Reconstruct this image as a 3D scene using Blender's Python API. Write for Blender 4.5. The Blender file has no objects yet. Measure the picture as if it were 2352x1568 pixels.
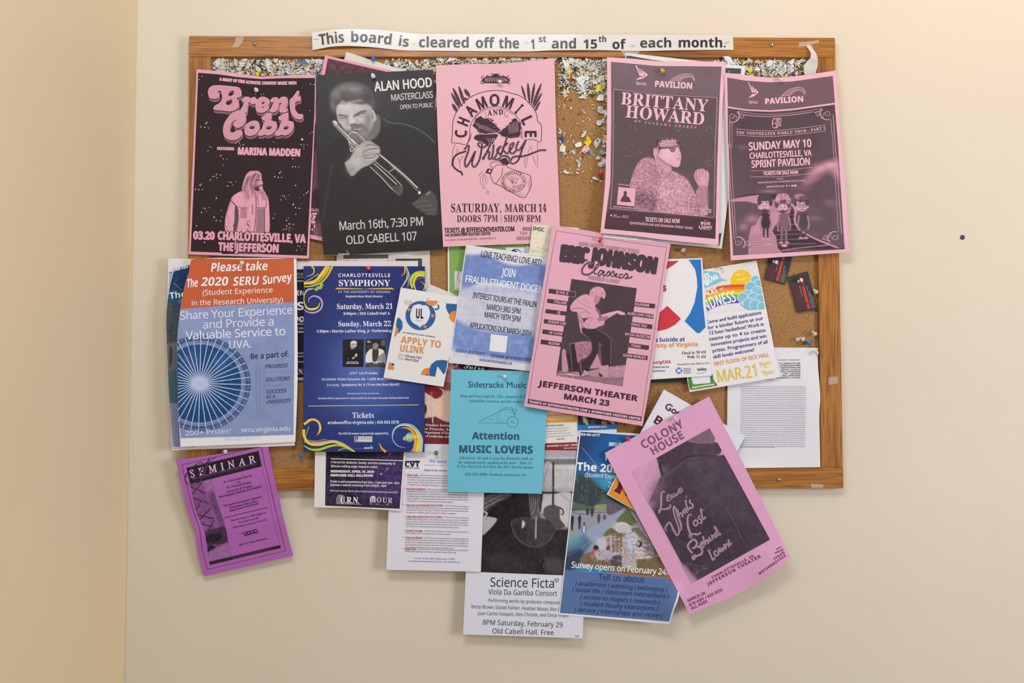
import bpy, math, random
import numpy as np
from mathutils import Vector, Matrix
from mathutils.geometry import tessellate_polygon

SC = bpy.context.scene
COL = SC.collection
rnd = random.Random(7)
nr = np.random.RandomState(11)

# ------------------------------------------------------------------ camera
FPX = 2600.0                      # focal length for a 2352 px wide frame
DIST = 2.6
ZC = 1.55                         # height of the frame's centre on the wall
YAW, PITCH, ROLL = math.radians(1.0), math.radians(2.25), 0.0055
fwd = Vector((math.sin(YAW) * math.cos(PITCH), math.cos(YAW) * math.cos(PITCH), math.sin(PITCH))).normalized()
right0 = fwd.cross(Vector((0, 0, 1))).normalized()
up0 = right0.cross(fwd).normalized()
rt = (right0 * math.cos(ROLL) + up0 * math.sin(ROLL)).normalized()
upv = rt.cross(fwd).normalized()
cam_loc = Vector((0, 0, ZC)) - fwd * (DIST / fwd.y)
cd = bpy.data.cameras.new('camera')
cd.sensor_width = 36.0
cd.lens = FPX * 36.0 / 2352.0
cd.clip_start = 0.05
cam = bpy.data.objects.new('camera', cd)
M = Matrix((rt, upv, -fwd)).transposed().to_4x4()
M.translation = cam_loc
cam.matrix_world = M
COL.objects.link(cam)
SC.camera = cam

# ------------------------------------------------------------------ light
w = bpy.data.worlds.new('room_light')
SC.world = w
w.use_nodes = True
w.node_tree.nodes['Background'].inputs[0].default_value = (1.0, 0.98, 0.97, 1)
w.node_tree.nodes['Background'].inputs[1].default_value = 0.225

def area(name, loc, target, sx, sy, power, color):
    l = bpy.data.lights.new(name, 'AREA')
    l.shape = 'RECTANGLE'; l.size = sx; l.size_y = sy
    l.energy = power; l.color = color
    o = bpy.data.objects.new(name, l)
    o.location = loc
    d = Vector(target) - Vector(loc)
    o.rotation_euler = d.to_track_quat('-Z', 'Y').to_euler()
    COL.objects.link(o)
    return o
area('ceiling_light', (-0.3, -1.8, 3.1), (0, 0, 1.2), 1.2, 0.5, 23.7, (0.90, 0.95, 1.0))
area('window_light', (3.6, -2.6, 1.6), (0.5, 0, 1.5), 1.2, 1.6, 89, (0.98, 0.955, 0.99))
area('far_ceiling_light', (1.3, -0.8, 3.1), (1.0, 0, 2.2), 0.9, 0.5, 6.5, (1.0, 0.75, 0.45))
SC.view_settings.view_transform = 'Standard'
SC.view_settings.look = 'None'
SC.view_settings.gamma = 1.0
SC.view_settings.exposure = 0.07
SC.view_settings.use_curve_mapping = False

# ------------------------------------------------------------------ pixel <-> place on the wall
CL = np.array(cam_loc); FW = np.array(fwd); RT = np.array(rt); UP = np.array(upv)
def place(px, py, h):
    """the point of the plane h millimetres in front of the wall seen at a photo position"""
    px = np.asarray(px, float); py = np.asarray(py, float); h = np.asarray(h, float)
    d = FW + ((px - 1176) / FPX)[..., None] * RT - ((py - 784) / FPX)[..., None] * UP
    t = (-h / 1000.0 - CL[1]) / d[..., 1]
    return CL + d * t[..., None]
def P(px, py, h=0.0):
    return Vector(place(px, py, h))

# current zoom frame in which positions are written
ZF = dict(O=(0, 0, 1), A=(420, 60, 4.9), B=(420, 360, 6.03), C=(710, 60, 5.806), D=(710, 320, 5.228), E=(1000, 60, 5.2275),
          F=(1000, 350, 5.2275), G=(1370, 60, 5.6), H=(1370, 330, 5.6), I=(1640, 60, 5.6), J=(1640, 330, 5.6), K=(370, 570, 6.272),
          L=(370, 790, 6.03), M=(670, 580, 6.534), N=(670, 800, 6.03), P=(390, 1010, 4.753), Q=(700, 1020, 5.058), R=(870, 640, 6.03),
          S=(960, 830, 4.9), T=(1190, 500, 6.03), U=(1190, 740, 6.03), V=(1480, 570, 4.752), W=(1470, 840, 4.9), X=(1050, 1030, 3.4857),
          Y=(1270, 970, 6.273), Z=(1270, 1160, 5.6), a=(1380, 900, 4.9), b=(1480, 1120, 5.058))
zc = [0.0, 0.0, 1.0]
def zz(k):
    zc[:] = ZF[k]
def q(pts):
    a = np.array(pts, float).reshape(-1, 2)
    return a / zc[2] + np.array(zc[:2])

def lin(c):
    """colour as printed -> linear"""
    if isinstance(c, str):
        c = c.lstrip('#'); c = [int(c[i:i + 2], 16) / 255 for i in (0, 2, 4)]
    c = np.asarray(c, float)
    return np.where(c <= 0.04045, c / 12.92, ((np.maximum(c, 0) + 0.055) / 1.055) ** 2.4)
def srgb(c):
    c = c.lstrip('#')
    return np.array([int(c[i:i + 2], 16) / 255 for i in (0, 2, 4)])

# ------------------------------------------------------------------ materials
def new_mat(name):
    m = bpy.data.materials.new(name); m.use_nodes = True
    nt = m.node_tree
    return m, nt, nt.nodes['Principled BSDF']
def col_mat(name, rough=0.6, spec=0.3, grain=0.04, coat=0.0, gain=1.0):
    m, nt, b = new_mat(name)
    at = nt.nodes.new('ShaderNodeVertexColor'); at.layer_name = 'Col'
    tc = nt.nodes.new('ShaderNodeTexCoord')
    no = nt.nodes.new('ShaderNodeTexNoise'); no.inputs['Scale'].default_value = 900; no.inputs['Detail'].default_value = 2
    nt.links.new(tc.outputs['Object'], no.inputs['Vector'])
    mr = nt.nodes.new('ShaderNodeMapRange')
    mr.inputs[3].default_value = gain * (1 - grain); mr.inputs[4].default_value = gain * (1 + grain)
    nt.links.new(no.outputs[0], mr.inputs[0])
    mx = nt.nodes.new('ShaderNodeVectorMath'); mx.operation = 'SCALE'
    nt.links.new(at.outputs[0], mx.inputs[0]); nt.links.new(mr.outputs[0], mx.inputs['Scale'])
    nt.links.new(mx.outputs[0], b.inputs['Base Color'])
    b.inputs['Roughness'].default_value = rough
    b.inputs['Specular IOR Level'].default_value = spec
    b.inputs['Coat Weight'].default_value = coat
    b.inputs['Coat Roughness'].default_value = 0.12
    return m
GAIN = 1.0
M_PAPER = col_mat('printed_paper', 0.65, 0.18, gain=GAIN)
M_SATIN = col_mat('satin_paper', 0.45, 0.25, gain=GAIN)
M_LAMIN = col_mat('laminated_paper', 0.3, 0.5, 0.02, coat=0.3, gain=GAIN)
def plain_mat(name, c, rough=0.5, metal=0.0, spec=0.5, trans=0.0, alpha=1.0, ior=1.45):
    m, nt, b = new_mat(name)
    b.inputs['Base Color'].default_value = (*lin(c), 1)
    b.inputs['Roughness'].default_value = rough
    b.inputs['Metallic'].default_value = metal
    b.inputs['Specular IOR Level'].default_value = spec
    b.inputs['Transmission Weight'].default_value = trans
    b.inputs['Alpha'].default_value = alpha
    b.inputs['IOR'].default_value = ior
    no = nt.nodes.new('ShaderNodeTexNoise'); no.inputs['Scale'].default_value = 300
    bp = nt.nodes.new('ShaderNodeBump'); bp.inputs['Strength'].default_value = 0.05; bp.inputs['Distance'].default_value = 0.0005
    nt.links.new(no.outputs[0], bp.inputs['Height']); nt.links.new(bp.outputs[0], b.inputs['Normal'])
    return m

def ramp(nt, fac, stops):
    r = nt.nodes.new('ShaderNodeValToRGB')
    el = r.color_ramp.elements
    while len(el) < len(stops): el.new(0.5)
    for e, (p, c) in zip(el, stops):
        e.position = p; e.color = (*lin(c), 1)
    nt.links.new(fac, r.inputs[0])
    return r
def wall_mat(name, c1, c2, bump=0.0007):
    m, nt, b = new_mat(name)
    tc = nt.nodes.new('ShaderNodeTexCoord')
    n1 = nt.nodes.new('ShaderNodeTexNoise'); n1.inputs['Scale'].default_value = 2.2; n1.inputs['Detail'].default_value = 5
    n2 = nt.nodes.new('ShaderNodeTexNoise'); n2.inputs['Scale'].default_value = 26; n2.inputs['Detail'].default_value = 6
    n3 = nt.nodes.new('ShaderNodeTexNoise'); n3.inputs['Scale'].default_value = 7; n3.inputs['Detail'].default_value = 3
    for n in (n1, n2, n3): nt.links.new(tc.outputs['Object'], n.inputs['Vector'])
    r = ramp(nt, n1.outputs[0], [(0.25, c1), (0.75, c2)])
    nt.links.new(r.outputs[0], b.inputs['Base Color'])
    ad = nt.nodes.new('ShaderNodeMath'); ad.operation = 'MULTIPLY_ADD'; ad.inputs[1].default_value = 0.35
    nt.links.new(n2.outputs[0], ad.inputs[0]); nt.links.new(n3.outputs[0], ad.inputs[2])
    bp = nt.nodes.new('ShaderNodeBump'); bp.inputs['Strength'].default_value = 0.5; bp.inputs['Distance'].default_value = bump * 4
    nt.links.new(ad.outputs[0], bp.inputs['Height']); nt.links.new(bp.outputs[0], b.inputs['Normal'])
    b.inputs['Roughness'].default_value = 0.55; b.inputs['Specular IOR Level'].default_value = 0.3
    return m
def wood_mat(name, vertical):
    m, nt, b = new_mat(name)
    tc = nt.nodes.new('ShaderNodeTexCoord')
    mp = nt.nodes.new('ShaderNodeMapping')
    s = (34, 14, 2.2) if vertical else (2.2, 14, 34)
    mp.inputs['Scale'].default_value = s
    nt.links.new(tc.outputs['Object'], mp.inputs[0])
    n1 = nt.nodes.new('ShaderNodeTexNoise'); n1.inputs['Scale'].default_value = 1.6; n1.inputs['Detail'].default_value = 6
    n1.inputs['Distortion'].default_value = 1.6
    nt.links.new(mp.outputs[0], n1.inputs['Vector'])
    mp2 = nt.nodes.new('ShaderNodeMapping')
    mp2.inputs['Scale'].default_value = (420, 60, 10) if vertical else (10, 60, 420)
    nt.links.new(tc.outputs['Object'], mp2.inputs[0])
    n2 = nt.nodes.new('ShaderNodeTexNoise'); n2.inputs['Scale'].default_value = 1.0; n2.inputs['Detail'].default_value = 3
    nt.links.new(mp2.outputs[0], n2.inputs['Vector'])
    r1 = ramp(nt, n1.outputs[0], [(0.22, '#74461a'), (0.42, '#a0652a'), (0.55, '#b67a34'), (0.78, '#8c5820')])
    r2 = ramp(nt, n2.outputs[0], [(0.32, '#7d5a40'), (0.55, '#ffffff')])
    mx = nt.nodes.new('ShaderNodeMix'); mx.data_type = 'RGBA'; mx.blend_type = 'MULTIPLY'; mx.inputs[0].default_value = 0.6
    nt.links.new(r1.outputs[0], mx.inputs[6]); nt.links.new(r2.outputs[0], mx.inputs[7])
    nt.links.new(mx.outputs[2], b.inputs['Base Color'])
    bp = nt.nodes.new('ShaderNodeBump'); bp.inputs['Strength'].default_value = 0.25; bp.inputs['Distance'].default_value = 0.0006
    nt.links.new(n2.outputs[0], bp.inputs['Height']); nt.links.new(bp.outputs[0], b.inputs['Normal'])
    b.inputs['Roughness'].default_value = 0.38; b.inputs['Specular IOR Level'].default_value = 0.45
    return m
def cork_mat():
    m, nt, b = new_mat('cork')
    tc = nt.nodes.new('ShaderNodeTexCoord')
    n1 = nt.nodes.new('ShaderNodeTexNoise'); n1.inputs['Scale'].default_value = 380; n1.inputs['Detail'].default_value = 6
    n2 = nt.nodes.new('ShaderNodeTexVoronoi'); n2.inputs['Scale'].default_value = 110
    n3 = nt.nodes.new('ShaderNodeTexNoise'); n3.inputs['Scale'].default_value = 9; n3.inputs['Detail'].default_value = 5
    for n in (n1, n2, n3): nt.links.new(tc.outputs['Object'], n.inputs['Vector'])
    r1 = ramp(nt, n1.outputs[0], [(0.3, '#8a6440'), (0.5, '#a67d50'), (0.7, '#b98f60')])
    r2 = ramp(nt, n2.outputs[0], [(0.05, '#6e4524'), (0.17, '#ffffff')])
    r3 = ramp(nt, n3.outputs[0], [(0.3, '#efe6de'), (0.7, '#ffffff')])
    mx = nt.nodes.new('ShaderNodeMix'); mx.data_type = 'RGBA'; mx.blend_type = 'MULTIPLY'; mx.inputs[0].default_value = 0.8
    nt.links.new(r1.outputs[0], mx.inputs[6]); nt.links.new(r2.outputs[0], mx.inputs[7])
    my = nt.nodes.new('ShaderNodeMix'); my.data_type = 'RGBA'; my.blend_type = 'MULTIPLY'; my.inputs[0].default_value = 1
    nt.links.new(mx.outputs[2], my.inputs[6]); nt.links.new(r3.outputs[0], my.inputs[7])
    nt.links.new(my.outputs[2], b.inputs['Base Color'])
    bp = nt.nodes.new('ShaderNodeBump'); bp.inputs['Strength'].default_value = 0.5; bp.inputs['Distance'].default_value = 0.001
    nt.links.new(n1.outputs[0], bp.inputs['Height']); nt.links.new(bp.outputs[0], b.inputs['Normal'])
    b.inputs['Roughness'].default_value = 0.85; b.inputs['Specular IOR Level'].default_value = 0.15
    return m

GX = None
# ------------------------------------------------------------------ mesh helpers
def make_mesh(name, verts, faces, mat=None, cols=None, smooth=False):
    """verts (n,3); faces: int array (m,3) or (m,4)"""
    me = bpy.data.meshes.new(name)
    verts = np.asarray(verts, np.float32); faces = np.asarray(faces, np.int32)
    k = faces.shape[1]
    me.vertices.add(len(verts)); me.vertices.foreach_set('co', verts.ravel())
    me.loops.add(faces.size); me.loops.foreach_set('vertex_index', faces.ravel())
    me.polygons.add(len(faces))
    me.polygons.foreach_set('loop_start', np.arange(0, faces.size, k, dtype=np.int32))
    me.polygons.foreach_set('loop_total', np.full(len(faces), k, np.int32))
    if smooth: me.polygons.foreach_set('use_smooth', np.ones(len(faces), bool))
    if cols is not None:
        a = me.color_attributes.new('Col', 'FLOAT_COLOR', 'POINT')
        c4 = np.ones((len(verts), 4), np.float32); c4[:, :3] = cols
        a.data.foreach_set('color', c4.ravel())
    me.update(calc_edges=True)
    if mat: me.materials.append(mat)
    return me
def tag(o, label=None, cat=None, group=None, kind=None):
    if label: o['label'] = label
    if cat: o['category'] = cat
    if group: o['group'] = group
    if kind: o['kind'] = kind
    return o
def link(name, me, parent=None):
    o = bpy.data.objects.new(name, me)
    COL.objects.link(o)
    if parent: o.parent = parent
    return o
def box_mesh(name, p8, mat, bevel=0.0):
    """p8: front TL,TR,BR,BL then back TL,TR,BR,BL"""
    import bmesh
    bm = bmesh.new()
    v = [bm.verts.new(p) for p in p8]
    for f in ((0, 3, 2, 1), (4, 5, 6, 7), (0, 1, 5, 4), (1, 2, 6, 5), (2, 3, 7, 6), (3, 0, 4, 7)):
        bm.faces.new([v[i] for i in f])
    bmesh.ops.recalc_face_normals(bm, faces=bm.faces)
    if bevel:
        bmesh.ops.bevel(bm, geom=bm.edges[:], offset=bevel, segments=2, affect='EDGES')
    me = bpy.data.meshes.new(name); bm.to_mesh(me); bm.free()
    me.materials.append(mat)
    return me
def slab(name, corners, h0, h1, mat, bevel=0.0, parent=None):
    """corners: photo positions TL,TR,BR,BL; a solid from h0 to h1 mm off the wall (square to the wall)"""
    f = []
    b = []
    for (x, y) in corners:
        p = P(x, y, h1); f.append(p); b.append(Vector((p.x, -h0 / 1000, p.z)))
    return link(name, box_mesh(name, f + b, mat, bevel), parent)

def smooth_pts(pts, closed=False, n=6):
    p = np.asarray(pts, float)
    if len(p) < 3: return p
    if closed: e = np.vstack([p[-1], p, p[0], p[1]])
    else: e = np.vstack([2 * p[0] - p[1], p, 2 * p[-1] - p[-2]])
    out = []
    for i in range(1, len(e) - 2):
        p0, p1, p2, p3 = e[i - 1], e[i], e[i + 1], e[i + 2]
        for t in np.arange(n) / n:
            out.append(0.5 * (2 * p1 + (p2 - p0) * t + (2 * p0 - 5 * p1 + 4 * p2 - p3) * t * t + (3 * p1 - p0 - 3 * p2 + p3) * t ** 3))
    if not closed: out.append(e[-2])
    return np.array(out)
def resample(pts, n):
    p = np.asarray(pts, float)
    d = np.r_[0, np.cumsum(np.hypot(*(p[1:] - p[:-1]).T))]
    s = np.linspace(0, d[-1], n)
    return np.stack([np.interp(s, d, p[:, 0]), np.interp(s, d, p[:, 1])], 1)
def coons(TL, TR, BR, BL, nx, ny, top=(), right=(), bottom=(), left=()):
    f = lambda a, m, b, n: resample(smooth_pts([a, *m, b]) if len(m) else [a, b], n)
    t = f(TL, top, TR, nx); b = f(BL, bottom, BR, nx); l = f(TL, left, BL, ny); r = f(TR, right, BR, ny)
    u = np.linspace(0, 1, nx)[None, :, None]; v = np.linspace(0, 1, ny)[:, None, None]
    TL, TR, BR, BL = map(np.array, (TL, TR, BR, BL))
    return ((1 - v) * t[None] + v * b[None] + (1 - u) * l[:, None] + u * r[:, None]
            - ((1 - u) * (1 - v) * TL + u * (1 - v) * TR + u * v * BR + (1 - u) * v * BL))
def grid_faces(nx, ny):
    i = np.arange((ny - 1) * nx).reshape(ny - 1, nx)[:, :-1].ravel()
    return np.stack([i, i + nx, i + nx + 1, i + 1], 1)
def in_poly(X, Y, poly):
    poly = np.asarray(poly, float)
    if X is GX:
        i0, i1 = np.searchsorted(HX, [poly[:, 0].min() - 2, poly[:, 0].max() + 2]); j0, j1 = np.searchsorted(HY, [poly[:, 1].min() - 2, poly[:, 1].max() + 2])
        r = np.zeros(X.shape, bool); r[j0:j1, i0:i1] = in_poly(X[j0:j1, i0:i1], Y[j0:j1, i0:i1], poly); return r
    ins = np.zeros(X.shape, bool)
    n = len(poly)
    for i in range(n):
        x0, y0 = poly[i]; x1, y1 = poly[(i + 1) % n]
        if y0 == y1: continue
        c = ((y0 > Y) != (y1 > Y)) & (X < (x1 - x0) * (Y - y0) / (y1 - y0) + x0)
        ins ^= c
    return ins
def poly_sdf(X, Y, poly, closed=True):
    n = len(poly)
    best = np.full(X.shape, 1e9)
    for i in range(n if closed else n - 1):
        x0, y0 = poly[i]; x1, y1 = poly[(i + 1) % n]
        dx, dy = x1 - x0, y1 - y0
        L2 = dx * dx + dy * dy + 1e-9
        t = np.clip(((X - x0) * dx + (Y - y0) * dy) / L2, 0, 1)
        d = (X - x0 - t * dx) ** 2 + (Y - y0 - t * dy) ** 2
        np.minimum(best, d, out=best)
    return np.sqrt(best)

# value noise over photo positions
_tab = nr.rand(256, 256)
def vnoise(X, Y, s, o=0):
    x = X / s + o * 17.3; y = Y / s + o * 9.1
    xi = np.floor(x).astype(int); yi = np.floor(y).astype(int)
    fx = x - xi; fy = y - yi
    fx = fx * fx * (3 - 2 * fx); fy = fy * fy * (3 - 2 * fy)
    g = lambda a, b: _tab[b & 255, a & 255]
    return (g(xi, yi) * (1 - fx) + g(xi + 1, yi) * fx) * (1 - fy) + (g(xi, yi + 1) * (1 - fx) + g(xi + 1, yi + 1) * fx) * fy
def fbm(X, Y, s, o=0, k=3):
    r = 0; a = 1; t = 0
    for i in range(k):
        r = r + a * vnoise(X, Y, s / 2 ** i, o + i); t += a; a *= 0.5
    return r / t

# ------------------------------------------------------------------ height of whatever hangs on the wall so far (mm, 4 px cells)
CS = 4.0
HX = np.arange(300, 2040, CS); HY = np.arange(40, 1500, CS)
GX, GY = np.meshgrid(HX, HY)
HG = np.zeros_like(GX)
def hset(poly, h):
    m = in_poly(GX, GY, poly); HG[m] = np.maximum(HG[m], h)
def blur(a, r=1, n=2):
    for _ in range(n):
        p = np.pad(a, r, mode='edge')
        a = sum(p[r + i:p.shape[0] - r + i, r:-r] for i in range(-r, r + 1)) / (2 * r + 1)
        p = np.pad(a, r, mode='edge')
        a = sum(p[r:-r, r + i:p.shape[1] - r + i] for i in range(-r, r + 1)) / (2 * r + 1)
    return a
def bil(A, x, y):
    fx = np.clip((np.asarray(x, float) - HX[0]) / CS, 0, A.shape[1] - 1.001); fy = np.clip((np.asarray(y, float) - HY[0]) / CS, 0, A.shape[0] - 1.001)
    i = fx.astype(int); j = fy.astype(int); fx -= i; fy -= j
    return (A[j, i] * (1 - fx) + A[j, i + 1] * fx) * (1 - fy) + (A[j + 1, i] * (1 - fx) + A[j + 1, i + 1] * fx) * fy

# ------------------------------------------------------------------ glyphs
ST = dict(p=(0, 0, 0), r=(0x1D400, 0x1D41A, 0x1D7CE), i=(0x1D434, 0x1D44E, 0), j=(0x1D468, 0x1D482, 0), c=(0x1D4D0, 0x1D4EA, 0),
          s=(0x1D5A0, 0x1D5BA, 0x1D7E2), b=(0x1D5D4, 0x1D5EE, 0x1D7EC), m=(0x1D670, 0x1D68A, 0x1D7F6))
def mapch(st, ch):
    U, L_, D = ST[st]
    if 'A' <= ch <= 'Z' and U: return chr(U + ord(ch) - 65)
    if 'a' <= ch <= 'z' and L_:
        if st == 'i' and ch == 'h': return chr(0x210E)
        return chr(L_ + ord(ch) - 97)
    if '0' <= ch <= '9' and D: return chr(D + ord(ch) - 48)
    return ch
_tc = bpy.data.curves.new('lettering_source', 'FONT')
_to = bpy.data.objects.new('lettering_source', _tc)
COL.objects.link(_to)
_gl = {}
_adv = {}
def _lines(rows, res):
    """mesh of many lines of text at once -> for each line its triangles (n,3,2)"""
    _tc.body = '\n'.join(rows); _tc.resolution_u = res; _tc.space_line = 4.0
    bpy.context.view_layer.update()
    me = _to.evaluated_get(bpy.context.evaluated_depsgraph_get()).to_mesh()
    n = len(me.vertices)
    v = np.zeros(n * 3, np.float32); me.vertices.foreach_get('co', v); v = v.reshape(-1, 3)[:, :2].astype(float)
    me.calc_loop_triangles()
    t = np.zeros(len(me.loop_triangles) * 3, np.int32); me.loop_triangles.foreach_get('vertices', t)
    t = v[t.reshape(-1, 3)]
    k = np.round((0.3 - t[:, 0, 1]) / 4.0).astype(int)
    t[..., 1] += k[:, None] * 4.0
    o = np.argsort(k, kind='stable'); k = k[o]; t = t[o]
    e = np.searchsorted(k, np.arange(len(rows) + 1))
    return [t[e[i]:e[i + 1]] for i in range(len(rows))]
def glyph(st, ch, res):
    if ch == 'Á': ch = 'A'
    if (st, ch, res) not in _gl:
        H = mapch(st, 'H')
        if st not in _adv: _adv[st] = _lines([H + H], 1)[0][..., 0].max()
        m = mapch(st, ch)
        if (st, ch) not in _adv:
            _adv[(st, ch)] = _lines([H + m + H], 1)[0][..., 0].max() - _adv[st]
        _gl[(st, ch, res)] = (_lines([m], res)[0] if ch != ' ' else np.zeros((0, 3, 2)), _adv[(st, ch)])
    return _gl[(st, ch, res)]
_cap = {}
def capheight(st):
    if st not in _cap: _cap[st] = glyph(st, 'H', 2)[0][..., 1].max()
    return _cap[st]

# ------------------------------------------------------------------ printed matter
class Sheet:
    cur = None
    def __init__(s, name, label, cat, quad, colour, top=(), right=(), bottom=(), left=(), hh=(16, 16, 20, 20), bumps=(), pin=None,
                 mat=None, clear=1.15, group=None, cell=4.0, kink=()):
        TL, TR, BR, BL = [np.array(p, float) for p in quad]
        s.name, s.label, s.cat, s.group, s.mat = name, label, cat, group, mat or M_PAPER
        W = np.hypot(*(TR - TL)); Hh = np.hypot(*(BL - TL))
        nx = max(3, int(W / cell)); ny = max(3, int(Hh / cell))
        s.G = coons(TL, TR, BR, BL, nx, ny, top, right, bottom, left)
        G = s.G
        s.out = np.vstack([G[0], G[1:, -1], G[-1, ::-1][1:], G[::-1, 0][1:-1]])
        s.quad = quad
        # own rest height
        A = np.array([[*TL, 1], [*TR, 1], [*BR, 1], [*BL, 1]])
        uv, *_ = np.linalg.lstsq(A, np.array([[0, 0], [1, 0], [1, 1], [0, 1]], float), rcond=None)
        U = np.clip(GX * uv[0, 0] + GY * uv[1, 0] + uv[2, 0], -.1, 1.1); V = np.clip(GX * uv[0, 1] + GY * uv[1, 1] + uv[2, 1], -.1, 1.1)
        a, b, c, d = hh
        base = (1 - V) * ((1 - U) * a + U * b) + V * ((1 - U) * d + U * c)
        for (bx, by, amp, sx, *sy) in bumps:
            sy = sy[0] if sy else sx
            base = base + amp * np.exp(-((GX - bx) / sx) ** 2 / 2 - ((GY - by) / sy) ** 2 / 2)
        for (axis, at, amp, width) in kink:      # a fold across the sheet: axis 'u' or 'v'
            t = U if axis == 'u' else V
            base = base + amp * np.maximum(0, 1 - np.abs(t - at) / width)
        m = in_poly(GX, GY, s.out)
        md = blur(m.astype(float), 2, 1) > 0
        need = np.where(md, HG + clear, -99)
        need = np.where(md, HG + clear, base)
        h = np.maximum(base, need)
        for r in (3, 2):
            h = np.where(md, np.maximum(blur(h, r, 2), need), base)
        h = np.where(md, blur(h, 1, 1), base)
        h = np.where(md, np.maximum(h, need - 0.25), h)
        # carry the surface a few cells beyond the edge so that it samples cleanly
        s.hg = h
        HG[m] = np.maximum(HG[m], h[m])
        nxy = G.reshape(-1, 2)
        v = place(nxy[:, 0], nxy[:, 1], bil(s.hg, nxy[:, 0], nxy[:, 1]))
        cols = np.tile(lin(colour), (len(v), 1))
        org = place(*(s.out.mean(0)), float(bil(s.hg, *s.out.mean(0))))
        s.org = org
        me = make_mesh(name, v - org, grid_faces(nx, ny), s.mat, cols, True)
        s.ob = link(name, me)
        s.ob.location = org
        tag(s.ob, label, cat, group)
        s.tri = []; s.tc = []
        Sheet.cur = s
        s.npic = 0
    def h(s, x, y): return bil(s.hg, x, y)
    def add(s, tri, colour, layer):
        """tri (n,3,2) photo positions"""
        if not len(tri): return
        s.tri.append(np.dstack([tri, np.full(tri.shape[:2], layer)]))
        s.tc.append(np.tile(lin(colour), (len(tri), 1)))
    def finish(s):
        if not s.tri: return s
        T_ = np.concatenate(s.tri); C_ = np.concatenate(s.tc)
        for _ in range(12):
            e = [np.hypot(*(T_[:, (k + 1) % 3, :2] - T_[:, k, :2]).T) for k in range(3)]
            e = np.stack(e, 1); L = e.max(1)
            big = L > 11
            if not big.any(): break
            B = T_[big]; k = e[big].argmax(1); n = np.arange(len(B))
            a = B[n, k]; b = B[n, (k + 1) % 3]; c = B[n, (k + 2) % 3]; mid = (a + b) / 2
            T_ = np.concatenate([T_[~big], np.stack([a, mid, c], 1), np.stack([mid, b, c], 1)])
            C_ = np.concatenate([C_[~big], C_[big], C_[big]])
        f = T_.reshape(-1, 3)
        v = place(f[:, 0], f[:, 1], s.h(f[:, 0], f[:, 1]) + np.where(f[:, 2] < 0.6, 0.12 + 0.05 * f[:, 2], 0.40 + 0.05 * f[:, 2]))
        me = make_mesh('lettering', v - s.org, np.arange(len(v)).reshape(-1, 3), s.mat, np.repeat(C_, 3, 0))
        link('lettering', me, s.ob)
        s.tri = []; s.tc = []
        return s

def T(st, txt, x0, y0, x1, y1, cap, col, layer=3, bold=0, sh=0.0, tr=0.0, res=None, path=None, oc=None, ow=0, aspect=None):
    """text stretched along the baseline (x0,y0)-(x1,y1) or along path; cap = height of a capital; oc/ow = outline"""
    s = Sheet.cur
    k = cap / zc[2]
    if res is None: res = 1 if k < 7 else 2 if k < 14 else 4
    pts = q(path) if path is not None else q([(x0, y0), (x1, y1)])
    if path is not None and len(path) > 2: pts = smooth_pts(pts, n=8)
    d = np.r_[0, np.cumsum(np.hypot(*(pts[1:] - pts[:-1]).T))]
    gs = []; x = 0
    for ch in txt:
        g, a = glyph(st, ch, res)
        gs.append((g, x)); x += a + tr
    wid = x - tr
    if len(txt) and txt[-1] != ' ':
        pass
    sx = d[-1] / wid
    sy = k / capheight(st)
    def put(ox, oy, colour, lay):
        for g, gx in gs:
            if not len(g): continue
            X = g[..., 0]; Y = g[..., 1]
            if path is not None and len(path) > 2:      # rigid glyph turned along the path
                cx = X.mean(); c = (gx + cx) * sx
                px = np.interp(c, d, pts[:, 0]); py = np.interp(c, d, pts[:, 1])
                e = 0.02 * d[-1]
                ax = np.interp(c + e, d, pts[:, 0]) - np.interp(c - e, d, pts[:, 0]); ay = np.interp(c + e, d, pts[:, 1]) - np.interp(c - e, d, pts[:, 1])
                n = math.hypot(ax, ay); ax /= n; ay /= n
                lx = (X - cx) * sx + sh * Y * sy; ly = Y * sy
                xx = px + lx * ax + ly * ay; yy = py + lx * ay - ly * ax
            else:
                dx, dy = (pts[-1] - pts[0]) / d[-1]
                lx = (gx + X) * sx + sh * Y * sy; ly = Y * sy
                xx = pts[0, 0] + lx * dx + ly * dy; yy = pts[0, 1] + lx * dy - ly * dx
            s.add(np.stack([xx + ox, yy + oy], -1), colour, lay)
    if oc is not None:
        w_ = ow / zc[2]
        for a in range(8): put(w_ * math.cos(a * math.pi / 4), w_ * math.sin(a * math.pi / 4), oc, layer - 1.8 + 0.1 * a)
    if bold:
        b_ = bold / zc[2]
        dirs = ((-b_, 0), (b_, 0), (0, -b_), (0, b_)) if b_ < 1.6 else [(b_ * f_ * math.cos(a), b_ * f_ * math.sin(a)) for f_ in (.5, 1) for a in (.4, 1.2, 2, 2.8, 3.5, 4.3, 5.1, 5.9)]
        for n_, o in enumerate(dirs): put(o[0], o[1], col, layer - 0.95 + 0.9 * n_ / len(dirs))
    put(0, 0, col, layer)

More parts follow.
